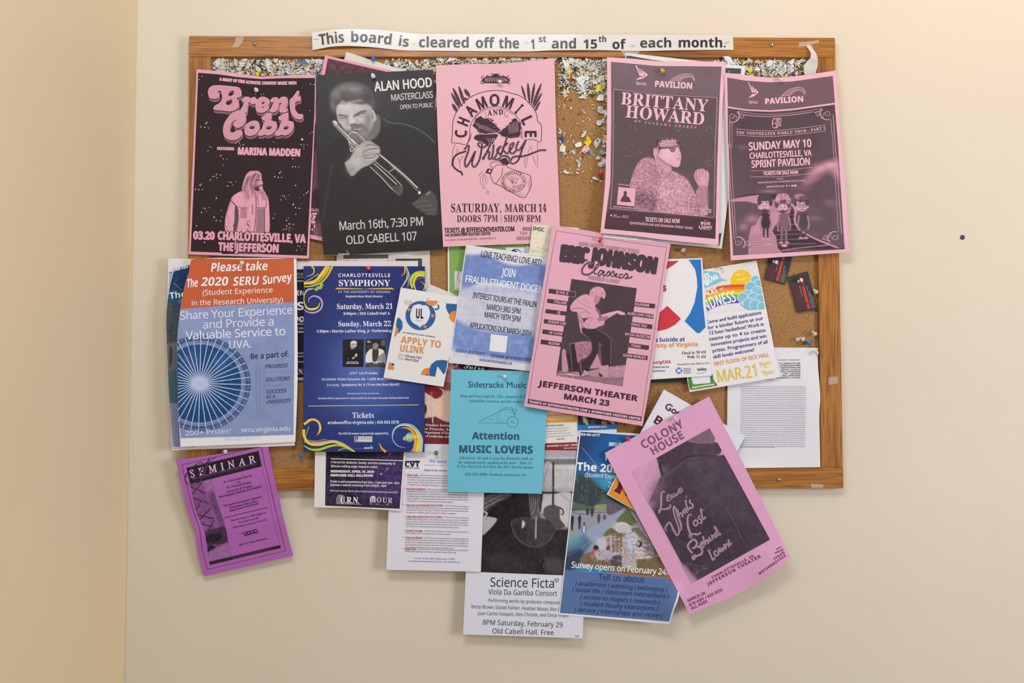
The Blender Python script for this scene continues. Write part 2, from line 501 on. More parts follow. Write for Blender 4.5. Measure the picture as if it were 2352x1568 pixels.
def F(pts, col, sm=False, layer=1):
    p = q(pts)
    if sm: p = smooth_pts(p, True)
    v = [Vector((x, y, 0)) for x, y in p]
    t = tessellate_polygon([v])
    if len(t): Sheet.cur.add(p[np.array(t)], col, layer)
def L(pts, w, col, sm=False, closed=False, layer=2, n=6):
    """stroke; w a width or list of widths (zoom px)"""
    p = q(pts)
    ws = np.full(len(p), w / zc[2], float) if np.isscalar(w) else np.array(w, float) / zc[2]
    if sm:
        a = np.hstack([p, ws[:, None]])
        a = smooth_pts3(a, closed, n); p = a[:, :2]; ws = a[:, 2]
    if closed: p = np.vstack([p, p[:1]]); ws = np.r_[ws, ws[:1]]
    d = np.zeros_like(p)
    d[1:-1] = p[2:] - p[:-2]; d[0] = p[1] - p[0]; d[-1] = p[-1] - p[-2]
    if closed: d[0] = d[-1] = p[1] - p[-2]
    if not sm and len(p) > 2:           # mitre for polylines
        e = p[1:] - p[:-1]; e /= np.maximum(np.hypot(*e.T), 1e-6)[:, None]
        for i in range(1, len(p) - 1): d[i] = e[i - 1] + e[i]
        if closed: d[0] = d[-1] = e[-1] + e[0]
    d /= np.maximum(np.hypot(*d.T), 1e-6)[:, None]
    nrm = np.stack([-d[:, 1], d[:, 0]], 1)
    A = p + nrm * ws[:, None] / 2; B = p - nrm * ws[:, None] / 2
    t = np.concatenate([np.stack([A[:-1], B[:-1], B[1:]], 1), np.stack([A[:-1], B[1:], A[1:]], 1)])
    Sheet.cur.add(t, col, layer)
def smooth_pts3(p, closed, n):
    e = np.vstack([p[-1], p, p[0], p[1]]) if closed else np.vstack([2 * p[0] - p[1], p, 2 * p[-1] - p[-2]])
    out = []
    for i in range(1, len(e) - 2):
        p0, p1, p2, p3 = e[i - 1], e[i], e[i + 1], e[i + 2]
        for t in np.arange(n) / n:
            out.append(0.5 * (2 * p1 + (p2 - p0) * t + (2 * p0 - 5 * p1 + 4 * p2 - p3) * t * t + (3 * p1 - p0 - 3 * p2 + p3) * t ** 3))
    if not closed: out.append(e[-2])
    o = np.array(out); o[:, 2] = np.maximum(o[:, 2], 0.05)
    return o
def O(cx, cy, rx, ry, col, layer=2, n=14, rot=0, a0=0, a1=360):
    c, s_ = math.cos(math.radians(rot)), math.sin(math.radians(rot))
    a = [math.radians(a0 + (a1 - a0) * i / n) for i in range(n + (a1 - a0 < 360))]
    F([(cx + rx * math.cos(t) * c - ry * math.sin(t) * s_, cy + rx * math.cos(t) * s_ + ry * math.sin(t) * c) for t in a], col, layer=layer)
def A_(cx, cy, rx, ry, a0, a1, w, col, layer=2, n=20):
    L([(cx + rx * math.cos(math.radians(a0 + (a1 - a0) * i / n)), cy + ry * math.sin(math.radians(a0 + (a1 - a0) * i / n))) for i in range(n + 1)], w, col, layer=layer)

class Pic:
    """a tonal picture printed on the current sheet: a fine mesh with a colour at each vertex"""
    def __init__(s, quad, base, step=1.6, name='printed_picture', layer=0, edges={}, label=None):
        s.sh = Sheet.cur; s.name = name; s.layer = layer; s.label = label
        Q = q(quad)
        ed = {k: [tuple(p) for p in q(v)] for k, v in edges.items()}
        W = max(np.hypot(*(Q[1] - Q[0])), np.hypot(*(Q[2] - Q[3]))); H_ = max(np.hypot(*(Q[3] - Q[0])), np.hypot(*(Q[2] - Q[1])))
        s.nx = max(2, int(W / step)); s.ny = max(2, int(H_ / step))
        G = coons(Q[0], Q[1], Q[2], Q[3], s.nx, s.ny, **ed)
        s.X, s.Y = G[..., 0], G[..., 1]
        s.C = np.tile(srgb(base), (*s.X.shape, 1))
    def _box(s, p, m):
        ok = (s.X > p[:, 0].min() - m) & (s.X < p[:, 0].max() + m) & (s.Y > p[:, 1].min() - m) & (s.Y < p[:, 1].max() + m)
        j, i = np.nonzero(ok)
        if not len(j): return None
        return slice(j.min(), j.max() + 1), slice(i.min(), i.max() + 1)
    def _mix(s, b, a, col):
        c = srgb(col) if isinstance(col, str) else col
        s.C[b] = s.C[b] * (1 - a[..., None]) + c * a[..., None]
    def poly(s, pts, col, blur=1.2, a=1.0, sm=True):
        p = q(pts); blur = max(1.1, blur / zc[2])
        if sm: p = smooth_pts(p, True, 4)
        b = s._box(p, blur + 1)
        if b is None: return s
        X, Y = s.X[b], s.Y[b]
        d = poly_sdf(X, Y, p); d = np.where(in_poly(X, Y, p), -d, d)
        s._mix(b, np.clip(0.5 - d / blur, 0, 1) * a, col); return s
    def line(s, pts, w, col, blur=1.2, a=1.0, sm=True):
        p = q(pts); blur = max(1.1, blur / zc[2])
        if sm and len(p) > 2: p = smooth_pts(p, False, 4)
        w = w / zc[2] / 2
        b = s._box(p, blur + w + 1)
        if b is None: return s
        d = poly_sdf(s.X[b], s.Y[b], p, False) - w
        s._mix(b, np.clip(0.5 - d / blur, 0, 1) * a, col); return s
    def ell(s, cx, cy, rx, ry, col, blur=1.5, a=1.0, rot=0):
        (cx, cy), = q([(cx, cy)]); rx /= zc[2]; ry /= zc[2]; blur = max(1.1, blur / zc[2])
        c, n = math.cos(math.radians(rot)), math.sin(math.radians(rot))
        R_ = max(rx, ry) + blur
        b = s._box(np.array([[cx - R_, cy - R_], [cx + R_, cy + R_]]), 1)
        if b is None: return s
        dx, dy = s.X[b] - cx, s.Y[b] - cy
        u = (dx * c + dy * n) / rx; v = (-dx * n + dy * c) / ry
        r = np.sqrt(u * u + v * v); d = (r - 1) * min(rx, ry)
        s._mix(b, np.clip(0.5 - d / blur, 0, 1) * a, col); return s
    def glow(s, cx, cy, rx, ry, col, a=1.0, rot=0):
        (cx, cy), = q([(cx, cy)]); rx /= zc[2]; ry /= zc[2]
        c, n = math.cos(math.radians(rot)), math.sin(math.radians(rot))
        R_ = max(rx, ry) * 2.6
        b = s._box(np.array([[cx - R_, cy - R_], [cx + R_, cy + R_]]), 1)
        if b is None: return s
        dx, dy = s.X[b] - cx, s.Y[b] - cy
        u = (dx * c + dy * n) / rx; v = (-dx * n + dy * c) / ry
        s._mix(b, np.exp(-(u * u + v * v)) * a, col); return s
    def grad(s, x0, y0, x1, y1, c0, c1, a=1.0):
        p = q([(x0, y0), (x1, y1)]); d = p[1] - p[0]
        t = np.clip(((s.X - p[0, 0]) * d[0] + (s.Y - p[0, 1]) * d[1]) / (d @ d), 0, 1)[..., None]
        s.C = s.C * (1 - a) + a * (srgb(c0) * (1 - t) + srgb(c1) * t); return s
    def noise(s, sc, amp, o=0, k=3, poly=None, col=None):
        n = (fbm(s.X, s.Y, max(2.4, sc / zc[2]), o, k) - 0.5) * 2
        m = in_poly(s.X, s.Y, q(poly)) if poly is not None else 1.0
        if col is None: s.C = s.C + (n * amp * m)[..., None]
        else: s._mix(np.s_[:, :], np.clip(n * amp * 2, 0, 1) * m, col)
        return s
    def done(s):
        v = s.X.ravel(), s.Y.ravel()
        p = place(v[0], v[1], s.sh.h(*v) + 0.26 + 0.05 * min(s.layer, 2))
        c = lin(np.clip(s.C.reshape(-1, 3), 0, 1))
        me = make_mesh(s.name, p - s.sh.org, grid_faces(s.nx, s.ny), s.sh.mat, c, True)
        o = link(s.name, me, s.sh.ob)
        if s.label: o['label'] = s.label
        return s

# ================================================================== the room
M_WALL = wall_mat('painted_plaster', '#daceba', '#dfd4c1')
M_WALL2 = wall_mat('painted_plaster_side', '#dcc9a5', '#e1cfac')
c_tl = P(304.5, 0, 0); c_bl = P(296.5, 1568, 0)
XL = (c_tl.x + c_bl.x) / 2
wb = link('wall_back', box_mesh('wall_back', [Vector(p) for p in ((XL - 0.15, 0, 3.2), (2.6, 0, 3.2), (2.6, 0, 0), (XL - 0.15, 0, 0),
          (XL - 0.15, 0.12, 3.2), (2.6, 0.12, 3.2), (2.6, 0.12, 0), (XL - 0.15, 0.12, 0))], M_WALL))
tag(wb, kind='structure')
wl = link('wall_left', box_mesh('wall_left', [Vector(p) for p in ((XL - 0.15, -3.2, 3.2), (XL, -3.2, 3.2), (XL, -3.2, 0), (XL - 0.15, -3.2, 0),
          (XL - 0.15, 0.0, 3.2), (XL, 0.0, 3.2), (XL, 0.0, 0), (XL - 0.15, 0.0, 0))], M_WALL2, 0.003))
tag(wl, kind='structure')

# ------------------------------------------------------------------ the board
W_H = wood_mat('oak_rail', False); W_V = wood_mat('oak_stile', True)
bt = bpy.data.objects.new('bulletin_board', None); COL.objects.link(bt)
bt.location = P(1180, 1120, 0)
tag(bt, 'large oak framed cork bulletin board crowded with posters on the cream wall', 'bulletin board')
def bpart(name, corners, h0, h1, mat, bevel=0.0):
    o = slab(name, corners, h0, h1, mat, bevel)
    o.parent = bt; o.matrix_parent_inverse = Matrix.Translation(-bt.location)
    return o
FT = [(434, 82.5), (1918, 86.5), (1919, 132), (433.5, 130)]
FB = [(430, 1079), (1937, 1073.5), (1937.5, 1121), (429.5, 1127)]
bpart('frame_rail', FT, 0, 20, W_H, 0.0012)
bpart('frame_rail', FB, 0, 20, W_H, 0.0012)
bpart('frame_stile', [(433.6, 130.6), (485, 130.8), (481, 1078.6), (430, 1078.6)], 0, 19.4, W_V, 0.0012)
bpart('frame_stile', [(1874, 132.2), (1919, 132.4), (1936.6, 1073.2), (1885, 1073.4)], 0, 19.4, W_V, 0.0012)
bpart('cork_panel', [(484, 131), (1875.5, 131.5), (1887, 1074), (480, 1079)], 0, 11, cork_mat())
hset([(430, 82), (1918, 86), (1937, 1121), (429, 1127)], 20)
inner = in_poly(GX, GY, [(487, 133), (1872, 133), (1883, 1071), (484, 1076)])
HG[inner] = 11.0
HSCRAP = HG.copy()
m = in_poly(GX, GY, [(487, 133), (1872, 133), (1876, 172), (487, 172)]) | in_poly(GX, GY, [(1278, 133), (1396, 133), (1396, 220), (1278, 220)])
HG[m] = 14.5

# ================================================================== posters, the lowest of the pile first
INK = '#3a2d34'
def words(seed, n, lo=2, hi=9):
    r = random.Random(seed)
    pool = ('the of and to in a for our we you with from have this that people help work meeting community members can please time more '
            'want about social office housing food local state action team looking volunteers write letters events monthly student group '
            'university position research collection library faculty catalog experience knowledge required degree professional support').split()
    return ' '.join(r.choice(pool) for _ in range(n))
def block(st, x0, y0, x1, dy, n, cap, col, seed, slope=0.0, nw=14, last=0.7, slant=0.0):
    """n justified lines of small print starting at baseline x0,y0; slope = rise of the baseline over its run; slant = shift in x per line"""
    for i in range(n):
        e = last if i == n - 1 else 1.0
        xa = x0 + slant * i; xb = xa + (x1 - x0) * e
        T(st, words(seed + i, max(3, int(nw * e))), xa, y0 + dy * i, xb, y0 + dy * i + slope * (xb - xa), cap, col, res=1)


# ---- loose white sheet behind the pink one
s = Sheet('paper_sheet', 'blank grey-white sheet whose corner sticks up behind the dark trumpet poster', 'paper',
          [(796, 119), (1003, 186), (925, 400), (722, 340)], '#d9d3cd', hh=(19, 16, 18, 18)).finish()


# ---- pink poster hidden behind the trumpet poster
s = Sheet('concert_poster', 'dark-printed pink poster mostly hidden behind the black trumpet poster, tilted clockwise', 'poster',
          [(746.5, 126.5), (1013, 188), (937.5, 593.5), (670, 539)], '#e79cb3', hh=(20, 17, 19, 19))
zz('O')
p = Pic([(753, 134), (1006, 192), (932, 584), (678, 531)], '#5c4049', 3.0)
zz('D')
p.noise(30, .10, 3).poly([(20, 200), (150, 180), (150, 620), (40, 640)], '#76505c', 20, .8).poly([(40, 620), (150, 600), (150, 840), (20, 820)], '#3e3034', 20, .9)
p.poly([(75, 1040), (180, 1020), (190, 1200), (60, 1170)], '#7d5a66', 14, .9).done()
T('b', 'ED BY:', 22, 862, 122, 868, 34, '#f0b2c5')
F([(28, 885), (98, 880), (62, 975), (10, 975)], '#f0b2c5'); T('b', 'E7', 16, 962, 84, 968, 62, '#5c3440', sh=.2)
F([(20, 980), (78, 985), (62, 1094), (5, 1085)], '#f0b2c5'); T('b', 'K', 12, 1078, 62, 1084, 76, '#4a3038', bold=3)
s.finish()


# ---- flyers behind the symphony poster
s = Sheet('paper_flyer', 'white study flyer headed with a dark contact box, peeking out above the blue symphony poster', 'flyer',
          [(776, 420), (985, 420), (989, 690), (772, 690)], '#d5cfca', hh=(15, 15, 15, 15))
zz('M')
F([(780, 30), (1450, 30), (1450, 85), (780, 92)], '#5f5a58'); F([(1560, 92), (1955, 88), (1955, 230), (1560, 230)], '#4b4849')
T('b', 'Qualifications to', 815, 152, 1262, 160, 36, '#55525a'); T('b', 'obtain study:', 1030, 212, 1360, 214, 36, '#55525a')
T('b', 'Contact Info:', 1588, 152, 1842, 150, 30, '#e6e2e2'); F([(1415, 115), (1540, 110), (1500, 190), (1420, 165)], '#b9b0ab')
T('s', 'email the study team', 1590, 205, 1800, 203, 16, '#b8b4b4')
s.finish()
s = Sheet('symposium_poster', 'white-edged black student research symposium poster showing left of the blue symphony poster', 'poster',
          [(681.5, 599), (960, 599), (965, 873), (682, 873)], '#ded8d8', hh=(16, 14, 15, 16))
zz('M')
F([(75, 250), (200, 250), (200, 1900), (80, 1900)], '#1f1a26')
T('s', 'OFFICE OF', 0, 340, 178, 338, 34, '#c9c4cc'); T('s', 'UNDERGRADUATE', -240, 388, 182, 386, 32, '#a9a4ac')
L([(80, 428), (190, 424)], 10, '#e5e0e4')
T('b', 'STUDENT', -180, 640, 250, 640, 72, '#efe9ee'); T('b', 'RES', -190, 860, 190, 858, 118, '#efe9ee', bold=2)
T('b', 'SYMPOSIUM', -190, 1040, 480, 1040, 80, '#efe9ee', bold=2)
L([(80, 1187), (190, 1187)], 9, '#e5e0e4')
zz('N')
T('s', 'student', 80, -380, 165, -380, 22, '#d8d4da')
for y, t_ in ((-330, 'cutting edge'), (-268, 'Y, APRIL'), (-218, 'HALL'), (75, 'presentations'), (120, 'awards from'), (196, 'abstract due')):
    T('b', t_, 78, y, 165 + 20 * (len(t_) > 8), y, 24, '#cfcbd2')
T('r', 'U.R.N.', -60, 358, 170, 358, 76, '#e8e4ea')
L([(75, 412), (165, 412)], 14, '#e0dbe0')
s.finish()
zz('O')
s = Sheet('paper_flyer', 'green flyer with white border and round stamp, tucked behind the blue docent flyer', 'flyer',
          [(1028, 540), (1215, 540), (1216, 690), (1029, 688)], '#dfdedb', hh=(15, 15, 15, 15))
F([(1032, 543), (1207, 543), (1208, 684), (1033, 683)], '#7fa75c')
zz('F')
T('b', 'HARAMBEE', 540, 1118, 795, 1116, 40, '#20241c', bold=2)
F([(845, 1140), (1080, 1140), (1080, 1230), (850, 1230)], '#dcdce6', layer=1.5); O(965, 1235, 75, 80, '#3c4470'); O(965, 1238, 66, 72, '#e8e4ea', 2.5); O(950, 1205, 40, 34, '#2c2c34', 3); O(952, 1222, 26, 30, '#d9a08c', 3.5)
F([(230, 1425), (330, 1425), (330, 1650), (230, 1650)], '#d8d6da', layer=1.5); A_(320, 1490, 52, 70, 80, 280, 5, '#4c4a52')
T('s', 'made a', 245, 1640, 320, 1640, 12, '#555555')
s.finish()
zz('O')
s = Sheet('paper_sheet', 'white sheet corner poking out above the blue docent flyer and orange link flyer', 'paper',
          [(986, 652), (1064, 684), (1050, 722), (972, 692)], '#dcd8d6', hh=(16, 16, 16, 16)).finish()


# ---- photo poster in reds behind the turquoise flyer
s = Sheet('studies_poster', 'red and cream photo poster of a dripping spoon behind the turquoise flyer', 'poster',
          [(965, 828), (1190, 828), (1190, 1023), (965, 1020)], '#7c2a33', hh=(15, 15, 16, 16))
zz('S')
p = Pic([(30, 10), (1000, 10), (1000, 900), (70, 890)], '#8b3a42', 2.2, name='printed_photo')
p.poly([(300, 30), (390, 30), (400, 240), (290, 230)], '#c58a8d', 10).poly([(270, 240), (400, 250), (400, 330), (270, 330)], '#a65a58', 8)
p.poly([(60, 270), (250, 300), (320, 330), (400, 330), (400, 690), (60, 640)], '#e6c3b2', 14, 1, False)
p.poly([(60, 270), (180, 275), (270, 330), (265, 390), (200, 420), (150, 390), (60, 330)], '#8a2530', 6)
p.poly([(60, 480), (95, 500), (95, 570), (60, 600)], '#6a1f26', 6).poly([(60, 640), (200, 620), (330, 690), (400, 700), (400, 910), (60, 900)], '#6f2a30', 14, 1, False)
p.line([(150, 345), (155, 480), (162, 640)], 10, '#8a8a90', 4).line([(158, 400), (168, 690)], 5, '#e8e6ea', 3)
p.poly([(480, 20), (800, 20), (760, 105), (510, 90)], '#1d1a20', 4).noise(40, .05, 5).done()
A_(415, 25, 32, 34, 0, 360, 10, '#d8bcbc'); T('c', 'Intro', 510, 76, 750, 100, 60, '#e8e0e4')
for t_, x, y, x2 in (('Studies Initiative', 80, 724, 430), ('for Diversity, Equity', 62, 768, 440), ('Department of English', 66, 808, 420), ('of Leadership and', 82, 850, 352)):
    T('r', t_, x, y, x2, y + (x2 - x) * .03, 26, '#f1dfdf')
s.finish()
zz('O')


# ---- brochure sheets under the guitarist poster
s = Sheet('brochure', 'white brochure with an orange band and dark red foot, right of the turquoise flyer', 'brochure',
          [(1190, 893), (1325, 890), (1326.5, 1033), (1192, 1041)], '#e6e2de', hh=(15, 16, 17, 16))
zz('S')
F([(1300, 596), (1795, 592), (1795, 680), (1300, 694)], '#e0a040'); F([(1300, 925), (1790, 906), (1790, 996), (1300, 1024)], '#8f2c3a')
T('b', 'ONE OF THE FIRST PROGRAMS', 1410, 634, 1755, 622, 20, '#f6e7c8'); T('b', 'OPPORTUNITIES AND ENRICHMENT', 1410, 660, 1755, 648, 20, '#f6e7c8')
T('b', 'FEATURED SPEAKERS:', 1445, 730, 1645, 722, 14, '#5a5558')
for i, x2 in enumerate((1700, 1690, 1720, 1755)): T('s', words(50 + i, 8), 1446, 762 + 30 * i, x2, 752 + 28 * i, 13, '#8a868a', res=1)
T('b', 'LEARN MORE:', 1560, 880, 1655, 874, 13, '#5a5558')
T('b', 'NOVEMBER 5-8, 2020 | VIRGINIA', 1450, 962, 1835, 944, 20, '#f0dadd'); T('b', 'www.conference.org', 1638, 982, 1830, 976, 16, '#f0dadd')
s.finish()
zz('O')
s = Sheet('brochure', 'brochure with a blue important dates band under the lower edge of the guitarist poster', 'brochure',
          [(1327, 850), (1413, 852), (1417, 1003), (1326, 1003)], '#dcdce4', hh=(16, 15, 16, 16))
zz('U')
p = Pic([(830, 700), (1360, 700), (1365, 1420), (825, 1420)], '#3a3034', 1.8, name='printed_photo')
p.poly([(890, 1310), (930, 1300), (975, 1410), (920, 1400)], '#b9c2a0', 3).poly([(1010, 1350), (1060, 1370), (1050, 1420), (990, 1420)], '#3a4f7c', 4)
p.poly([(1160, 1360), (1230, 1370), (1230, 1420), (1170, 1420)], '#b06a60', 4).poly([(1240, 1350), (1330, 1370), (1330, 1420)], '#c8a8a8', 4).noise(6, .25, 2).done()
F([(826, 1420), (1366, 1414), (1366, 1478), (828, 1500)], '#2c77b4', layer=2)
T('b', 'IMPORTANT DATES', 968, 1466, 1228, 1456, 26, '#e6eef6', 3)
s.finish()
zz('O')


# ---- viola poster
s = Sheet('concert_poster', 'tall white poster with a black and white photograph of viols, hanging lowest below the board', 'poster',
          [(1083, 1030), (1352, 1036), (1338.5, 1465.5), (1063.5, 1456.5)], '#dedfec', hh=(15, 15, 24, 22), mat=M_SATIN)
zz('X')
p = Pic([(232, 10), (980, 15), (955, 1018), (190, 988)], '#2b2628', 1.5, name='printed_photo')
p.poly([(500, -20), (1000, -20), (960, 640), (640, 600)], '#c3c0c6', 10, 1, False)
p.poly([(500, -20), (1000, -20), (1000, 60), (500, 60)], '#b4b0b8', 16).line([(600, 105), (960, 105)], 44, '#77727a', 14)
p.poly([(690, 130), (760, 130), (755, 350), (690, 350)], '#b7b3ba', 10, .9).line([(770, 110), (768, 480)], 16, '#3b383d', 4).line([(680, 352), (960, 352)], 16, '#39363b', 4)
p.poly([(790, 370), (930, 370), (900, 600), (820, 590)], '#c9c6c9', 14).line([(730, 130), (700, 240), (700, 340)], 5, '#8a8790', 4)
p.line([(690, 240), (740, 290), (900, 420)], 6, '#9a969c', 5).line([(600, 640), (950, 640)], 30, '#8d898e', 10).line([(640, 615), (950, 618)], 12, '#c7c4c8', 4)
p.poly([(640, 645), (950, 645), (940, 1030), (560, 1010)], '#2f2a2d', 20, 1, False)
p.poly([(690, 500), (720, 460), (780, 450), (820, 480), (825, 560), (860, 630), (700, 640)], '#524d51', 8, .95)     # right viol
p.line([(818, 470), (845, 490), (848, 520), (835, 528)], 10, '#26222a', 4)
p.poly([(200, 340), (430, 330), (500, 420), (560, 560), (420, 700), (300, 700), (190, 760), (180, 500)], '#211d20', 20)
p.poly([(205, 400), (300, 360), (440, 370), (330, 430), (230, 500), (205, 540)], '#6d686b', 14, .8)                 # left neck and strings
for k in range(5): p.line([(205, 430 + 18 * k), (345, 360 + 14 * k)], 3, '#b3afb3' if k % 2 else '#2a2629', 2.5)
p.poly([(200, 555), (260, 545), (318, 560), (300, 600), (250, 655), (200, 688)], '#b4b1b5', 5)
p.line([(318, 475), (280, 500), (270, 535), (300, 545)], 12, '#17141a', 4).line([(210, 500), (240, 520), (215, 548)], 12, '#c2bfc2', 4)
p.poly([(430, 590), (470, 555), (560, 545), (700, 560), (760, 600), (780, 660), (740, 730), (640, 780), (530, 765), (455, 700)], '#423d40', 8, .95)  # centre viol body
p.poly([(440, 600), (520, 590), (560, 700), (500, 730)], '#353033', 16, .9).poly([(640, 690), (770, 660), (730, 740), (640, 775)], '#444044', 12, .9)
p.line([(432, 600), (470, 700), (560, 775), (650, 785), (740, 735), (782, 660)], 6, '#645f63', 6)
p.poly([(522, 575), (545, 600), (520, 640)], '#c9c5c9', 3).poly([(560, 340), (690, 340), (665, 560), (590, 560)], '#3a3538', 8, 1, False)
for k in range(6): p.line([(575 + 17 * k, 345), (595 + 10 * k, 560)], 4, '#aaa6aa', 3)
p.line([(632, 555), (628, 715)], 12, '#a9a5a9', 4).poly([(660, 500), (700, 540), (705, 565), (665, 545)], '#8f8b90', 5)
p.poly([(240, 860), (420, 840), (540, 900), (530, 985), (330, 990)], '#3c373a', 60, .7).poly([(690, 900), (780, 870), (850, 920), (820, 1005), (720, 985)], '#565155', 60, .8)
p.line([(690, 890), (672, 940), (690, 985)], 12, '#161316', 5).line([(520, 900), (535, 940), (525, 985)], 8, '#1d191c', 5)
p.noise(26, .05, 1).done()
T('s', 'Science Ficta', 262, 1103, 782, 1114, 72, '#35343f', sh=0); T('s', 'Viola Da Gamba Consort', 250, 1166, 802, 1180, 42, '#565563')
L([(782, 1045), (797, 1037), (812, 1045), (812, 1062), (797, 1071), (782, 1062)], 3, '#45444f', closed=True); L([(782, 1045), (797, 1054), (812, 1045)], 3, '#45444f'); L([(797, 1054), (797, 1071)], 3, '#45444f')
T('s', 'Performing works by graduate composers', 246, 1226, 842, 1246, 27, '#686776'); T('s', 'Becky Brown, Daniel Fishkin, Heather Mease, Ben Luca', 112, 1276, 872, 1302, 28, '#686776')
T('s', 'Juan Carlos Vasquez, Alex Christie, and Omar Fraire', 166, 1330, 895, 1350, 28, '#686776')
T('s', '8PM Saturday, February 29', 202, 1408, 846, 1430, 40, '#4a4954'); T('s', 'Old Cabell Hall, Free', 280, 1478, 775, 1492, 40, '#4a4954')
T('r', 'music', 944, 1505, 976, 1506, 12, '#555460')
s.finish()
zz('O')


# ---- letter page with red headings
s = Sheet('printed_page', 'white letter page with red underlined headings, hanging below the board beside the viol poster', 'flyer',
          [(899, 1018), (1114, 1021), (1104.5, 1312.5), (887, 1308)], '#e0dfea', hh=(15, 15, 24, 24))
zz('Q')
T('b', 'CVT', 1160, 262, 1336, 262, 62, '#2b2a30', bold=2); L([(1228, 226), (1268, 226)], 9, '#2b2a30', layer=4)
F([(1165, 194), (1335, 190), (1340, 206), (1168, 208)], '#2b2a30'); T('b', 'ACTION TEAM', 1165, 282, 1335, 284, 14, '#3a3940')
T('r', 'We need you!', 1448, 212, 1760, 222, 38, '#7a92d0'); T('r', 'Volunteers urgently needed', 1390, 250, 1760, 256, 22, '#e2a8be'); T('r', 'Some of our current needs', 1388, 310, 1730, 318, 24, '#66656e')
rows = [(358, 5, 'Phone calls.', 130, 1190), (520, 6, 'Data Work in Richmond.', 220, 1185), (708, 4, 'Outreach and Community Events People:', 430, 1180), (842, 5, 'Coffee Shop Liaison Every Few Chapter:', 430, 1175),
        (1004, 2, 'Graphic Design.', 205, 1170), (1084, 5, 'Venue Coordinator:', 205, 1168), (1216, 2, 'English Tutor.', 140, 1162)]
for k, (y, n, hd, wd, x0) in enumerate(rows):
    O(x0 - 22, y - 6, 5, 6, '#9a5560', 2, 6)
    T('r', hd, x0, y + 6, x0 + wd, y + 8, 19, '#c8586c', bold=.6)
    L([(x0, y + 12), (x0 + wd, y + 14)], 2.5, '#c8586c')
    T('r', words(k + 3, int((735 - wd) / 52) + 2), x0 + wd + 14, y + 8, 1905, y + 24, 16, '#82818c', res=1)
    for i in range(1, n):
        T('r', words(100 + 10 * k + i, 13 if i < n - 1 else 9), x0, y + 6 + 27.5 * i, 1900 if i < n - 1 else 1700 + 30 * (k % 4), y + 20 + 28 * i, 16, '#82818c', res=1)
T('r', 'P.O. Box 779 Suite 200, Charlottesville VA 22902', 1268, 1332, 1745, 1342, 17, '#6d8cc4'); T('r', 'communityactionteam@email.org  www.example.org', 1205, 1362, 1800, 1376, 17, '#6d8cc4')
s.finish()
zz('O')


# ---- starry symposium poster
s = Sheet('symposium_poster', 'white-edged starry purple-black symposium poster hanging over the lower frame rail', 'poster',
          [(726, 880), (946, 880), (920.5, 1173), (721.7, 1165)], '#e3dfde', hh=(15, 15, 25, 24), bottom=[(820, 1166.5)])
zz('Q')
p = Pic([(255, -300), (1180, -300), (1102, 748), (236, 712)], '#27202f', 1.6)
p.glow(1000, 350, 420, 330, '#4a3670', .85).glow(880, 560, 250, 150, '#4d3a78', .6).glow(260, 560, 120, 200, '#3d3a58', .6).glow(620, 120, 260, 60, '#191520', .9)
p.noise(24, .09, 4).noise(8, .05, 9)
rr = random.Random(3)
for _ in range(90):
    x, y = rr.uniform(650, 1140), rr.uniform(90, 560)
    p.ell(x, y, rr.uniform(2, 6), rr.uniform(2, 5), '#a79ac8', 1.2, rr.uniform(.4, .9))
p.ell(888, 343, 9, 8, '#e6e0f0', 1.5).ell(962, 282, 16, 7, '#b7a9d8', 3, .8).ell(985, 110, 12, 9, '#a79ac8', 3, .7)
p.done()
L([(304, 168), (1152, 190)], 9, '#e8e3e8')
for t_, x, y, x2, y2, c_, st in (('A forum for students, faculty, and the community to', 304, 218, 1054, 236, 25, 's'), ('discuss cutting edge research topics', 302, 264, 848, 276, 25, 's'),
        ('WEDNESDAY, APRIL 15, 2020', 300, 326, 806, 332, 26, 'b'), ('NEWCOMB HALL BALLROOM', 298, 372, 794, 376, 26, 'b'),
        ('Poster & oral presentations from 9am - 12pm and 1pm - 4pm', 296, 442, 1100, 462, 25, 's'), ('Keynote & awards ceremony from 4:30pm - 6pm', 294, 482, 948, 494, 25, 's')):
    T(st, t_, x, y, x2, y2, c_, '#e4dfe6', bold=.9 if st == 's' else 1.5)
T('s', 'Abstracts due by March 6th at https://tinyurl.com/symposium2020', 290, 546, 1080, 568, 20, '#cfc9d4', bold=.7, sh=.2)
p0 = [(365, 690), (365, 625), (380, 595), (410, 582), (445, 590), (465, 620), (465, 690)]
F(p0, '#8f8b96'); 
for k in range(5): L([(378 + k * 20, 690), (378 + k * 20, 606)], 4, '#2a2632', layer=2)
T('r', 'U.R.N.', 408, 682, 636, 688, 72, '#f0ecf0', bold=1, oc='#2a2430', ow=4); L([(365, 690), (660, 698)], 4, '#cfc9d0')
F([(757, 672), (757, 620), (775, 602), (800, 598), (822, 612), (824, 676)], '#d5d0d6')
for k in range(3): L([(762, 622 + k * 18), (820, 624 + k * 18)], 4, '#3a3640', layer=2)
L([(780, 672), (780, 640), (800, 640), (800, 672)], 4, '#3a3640', layer=2)
T('r', 'OUR', 832, 674, 1018, 684, 62, '#c9c4cc', tr=.1)
T('r', 'O', 756, 700, 778, 701, 18, '#cfc9d0'); T('r', 'U', 834, 706, 856, 707, 18, '#cfc9d0'); T('r', 'R', 950, 708, 972, 709, 20, '#cfc9d0')
L([(782, 698), (830, 700)], 2.5, '#a8a2aa'); L([(860, 706), (945, 708)], 2.5, '#a8a2aa'); L([(975, 708), (1018, 710)], 2.5, '#a8a2aa')
s.finish()
zz('O')


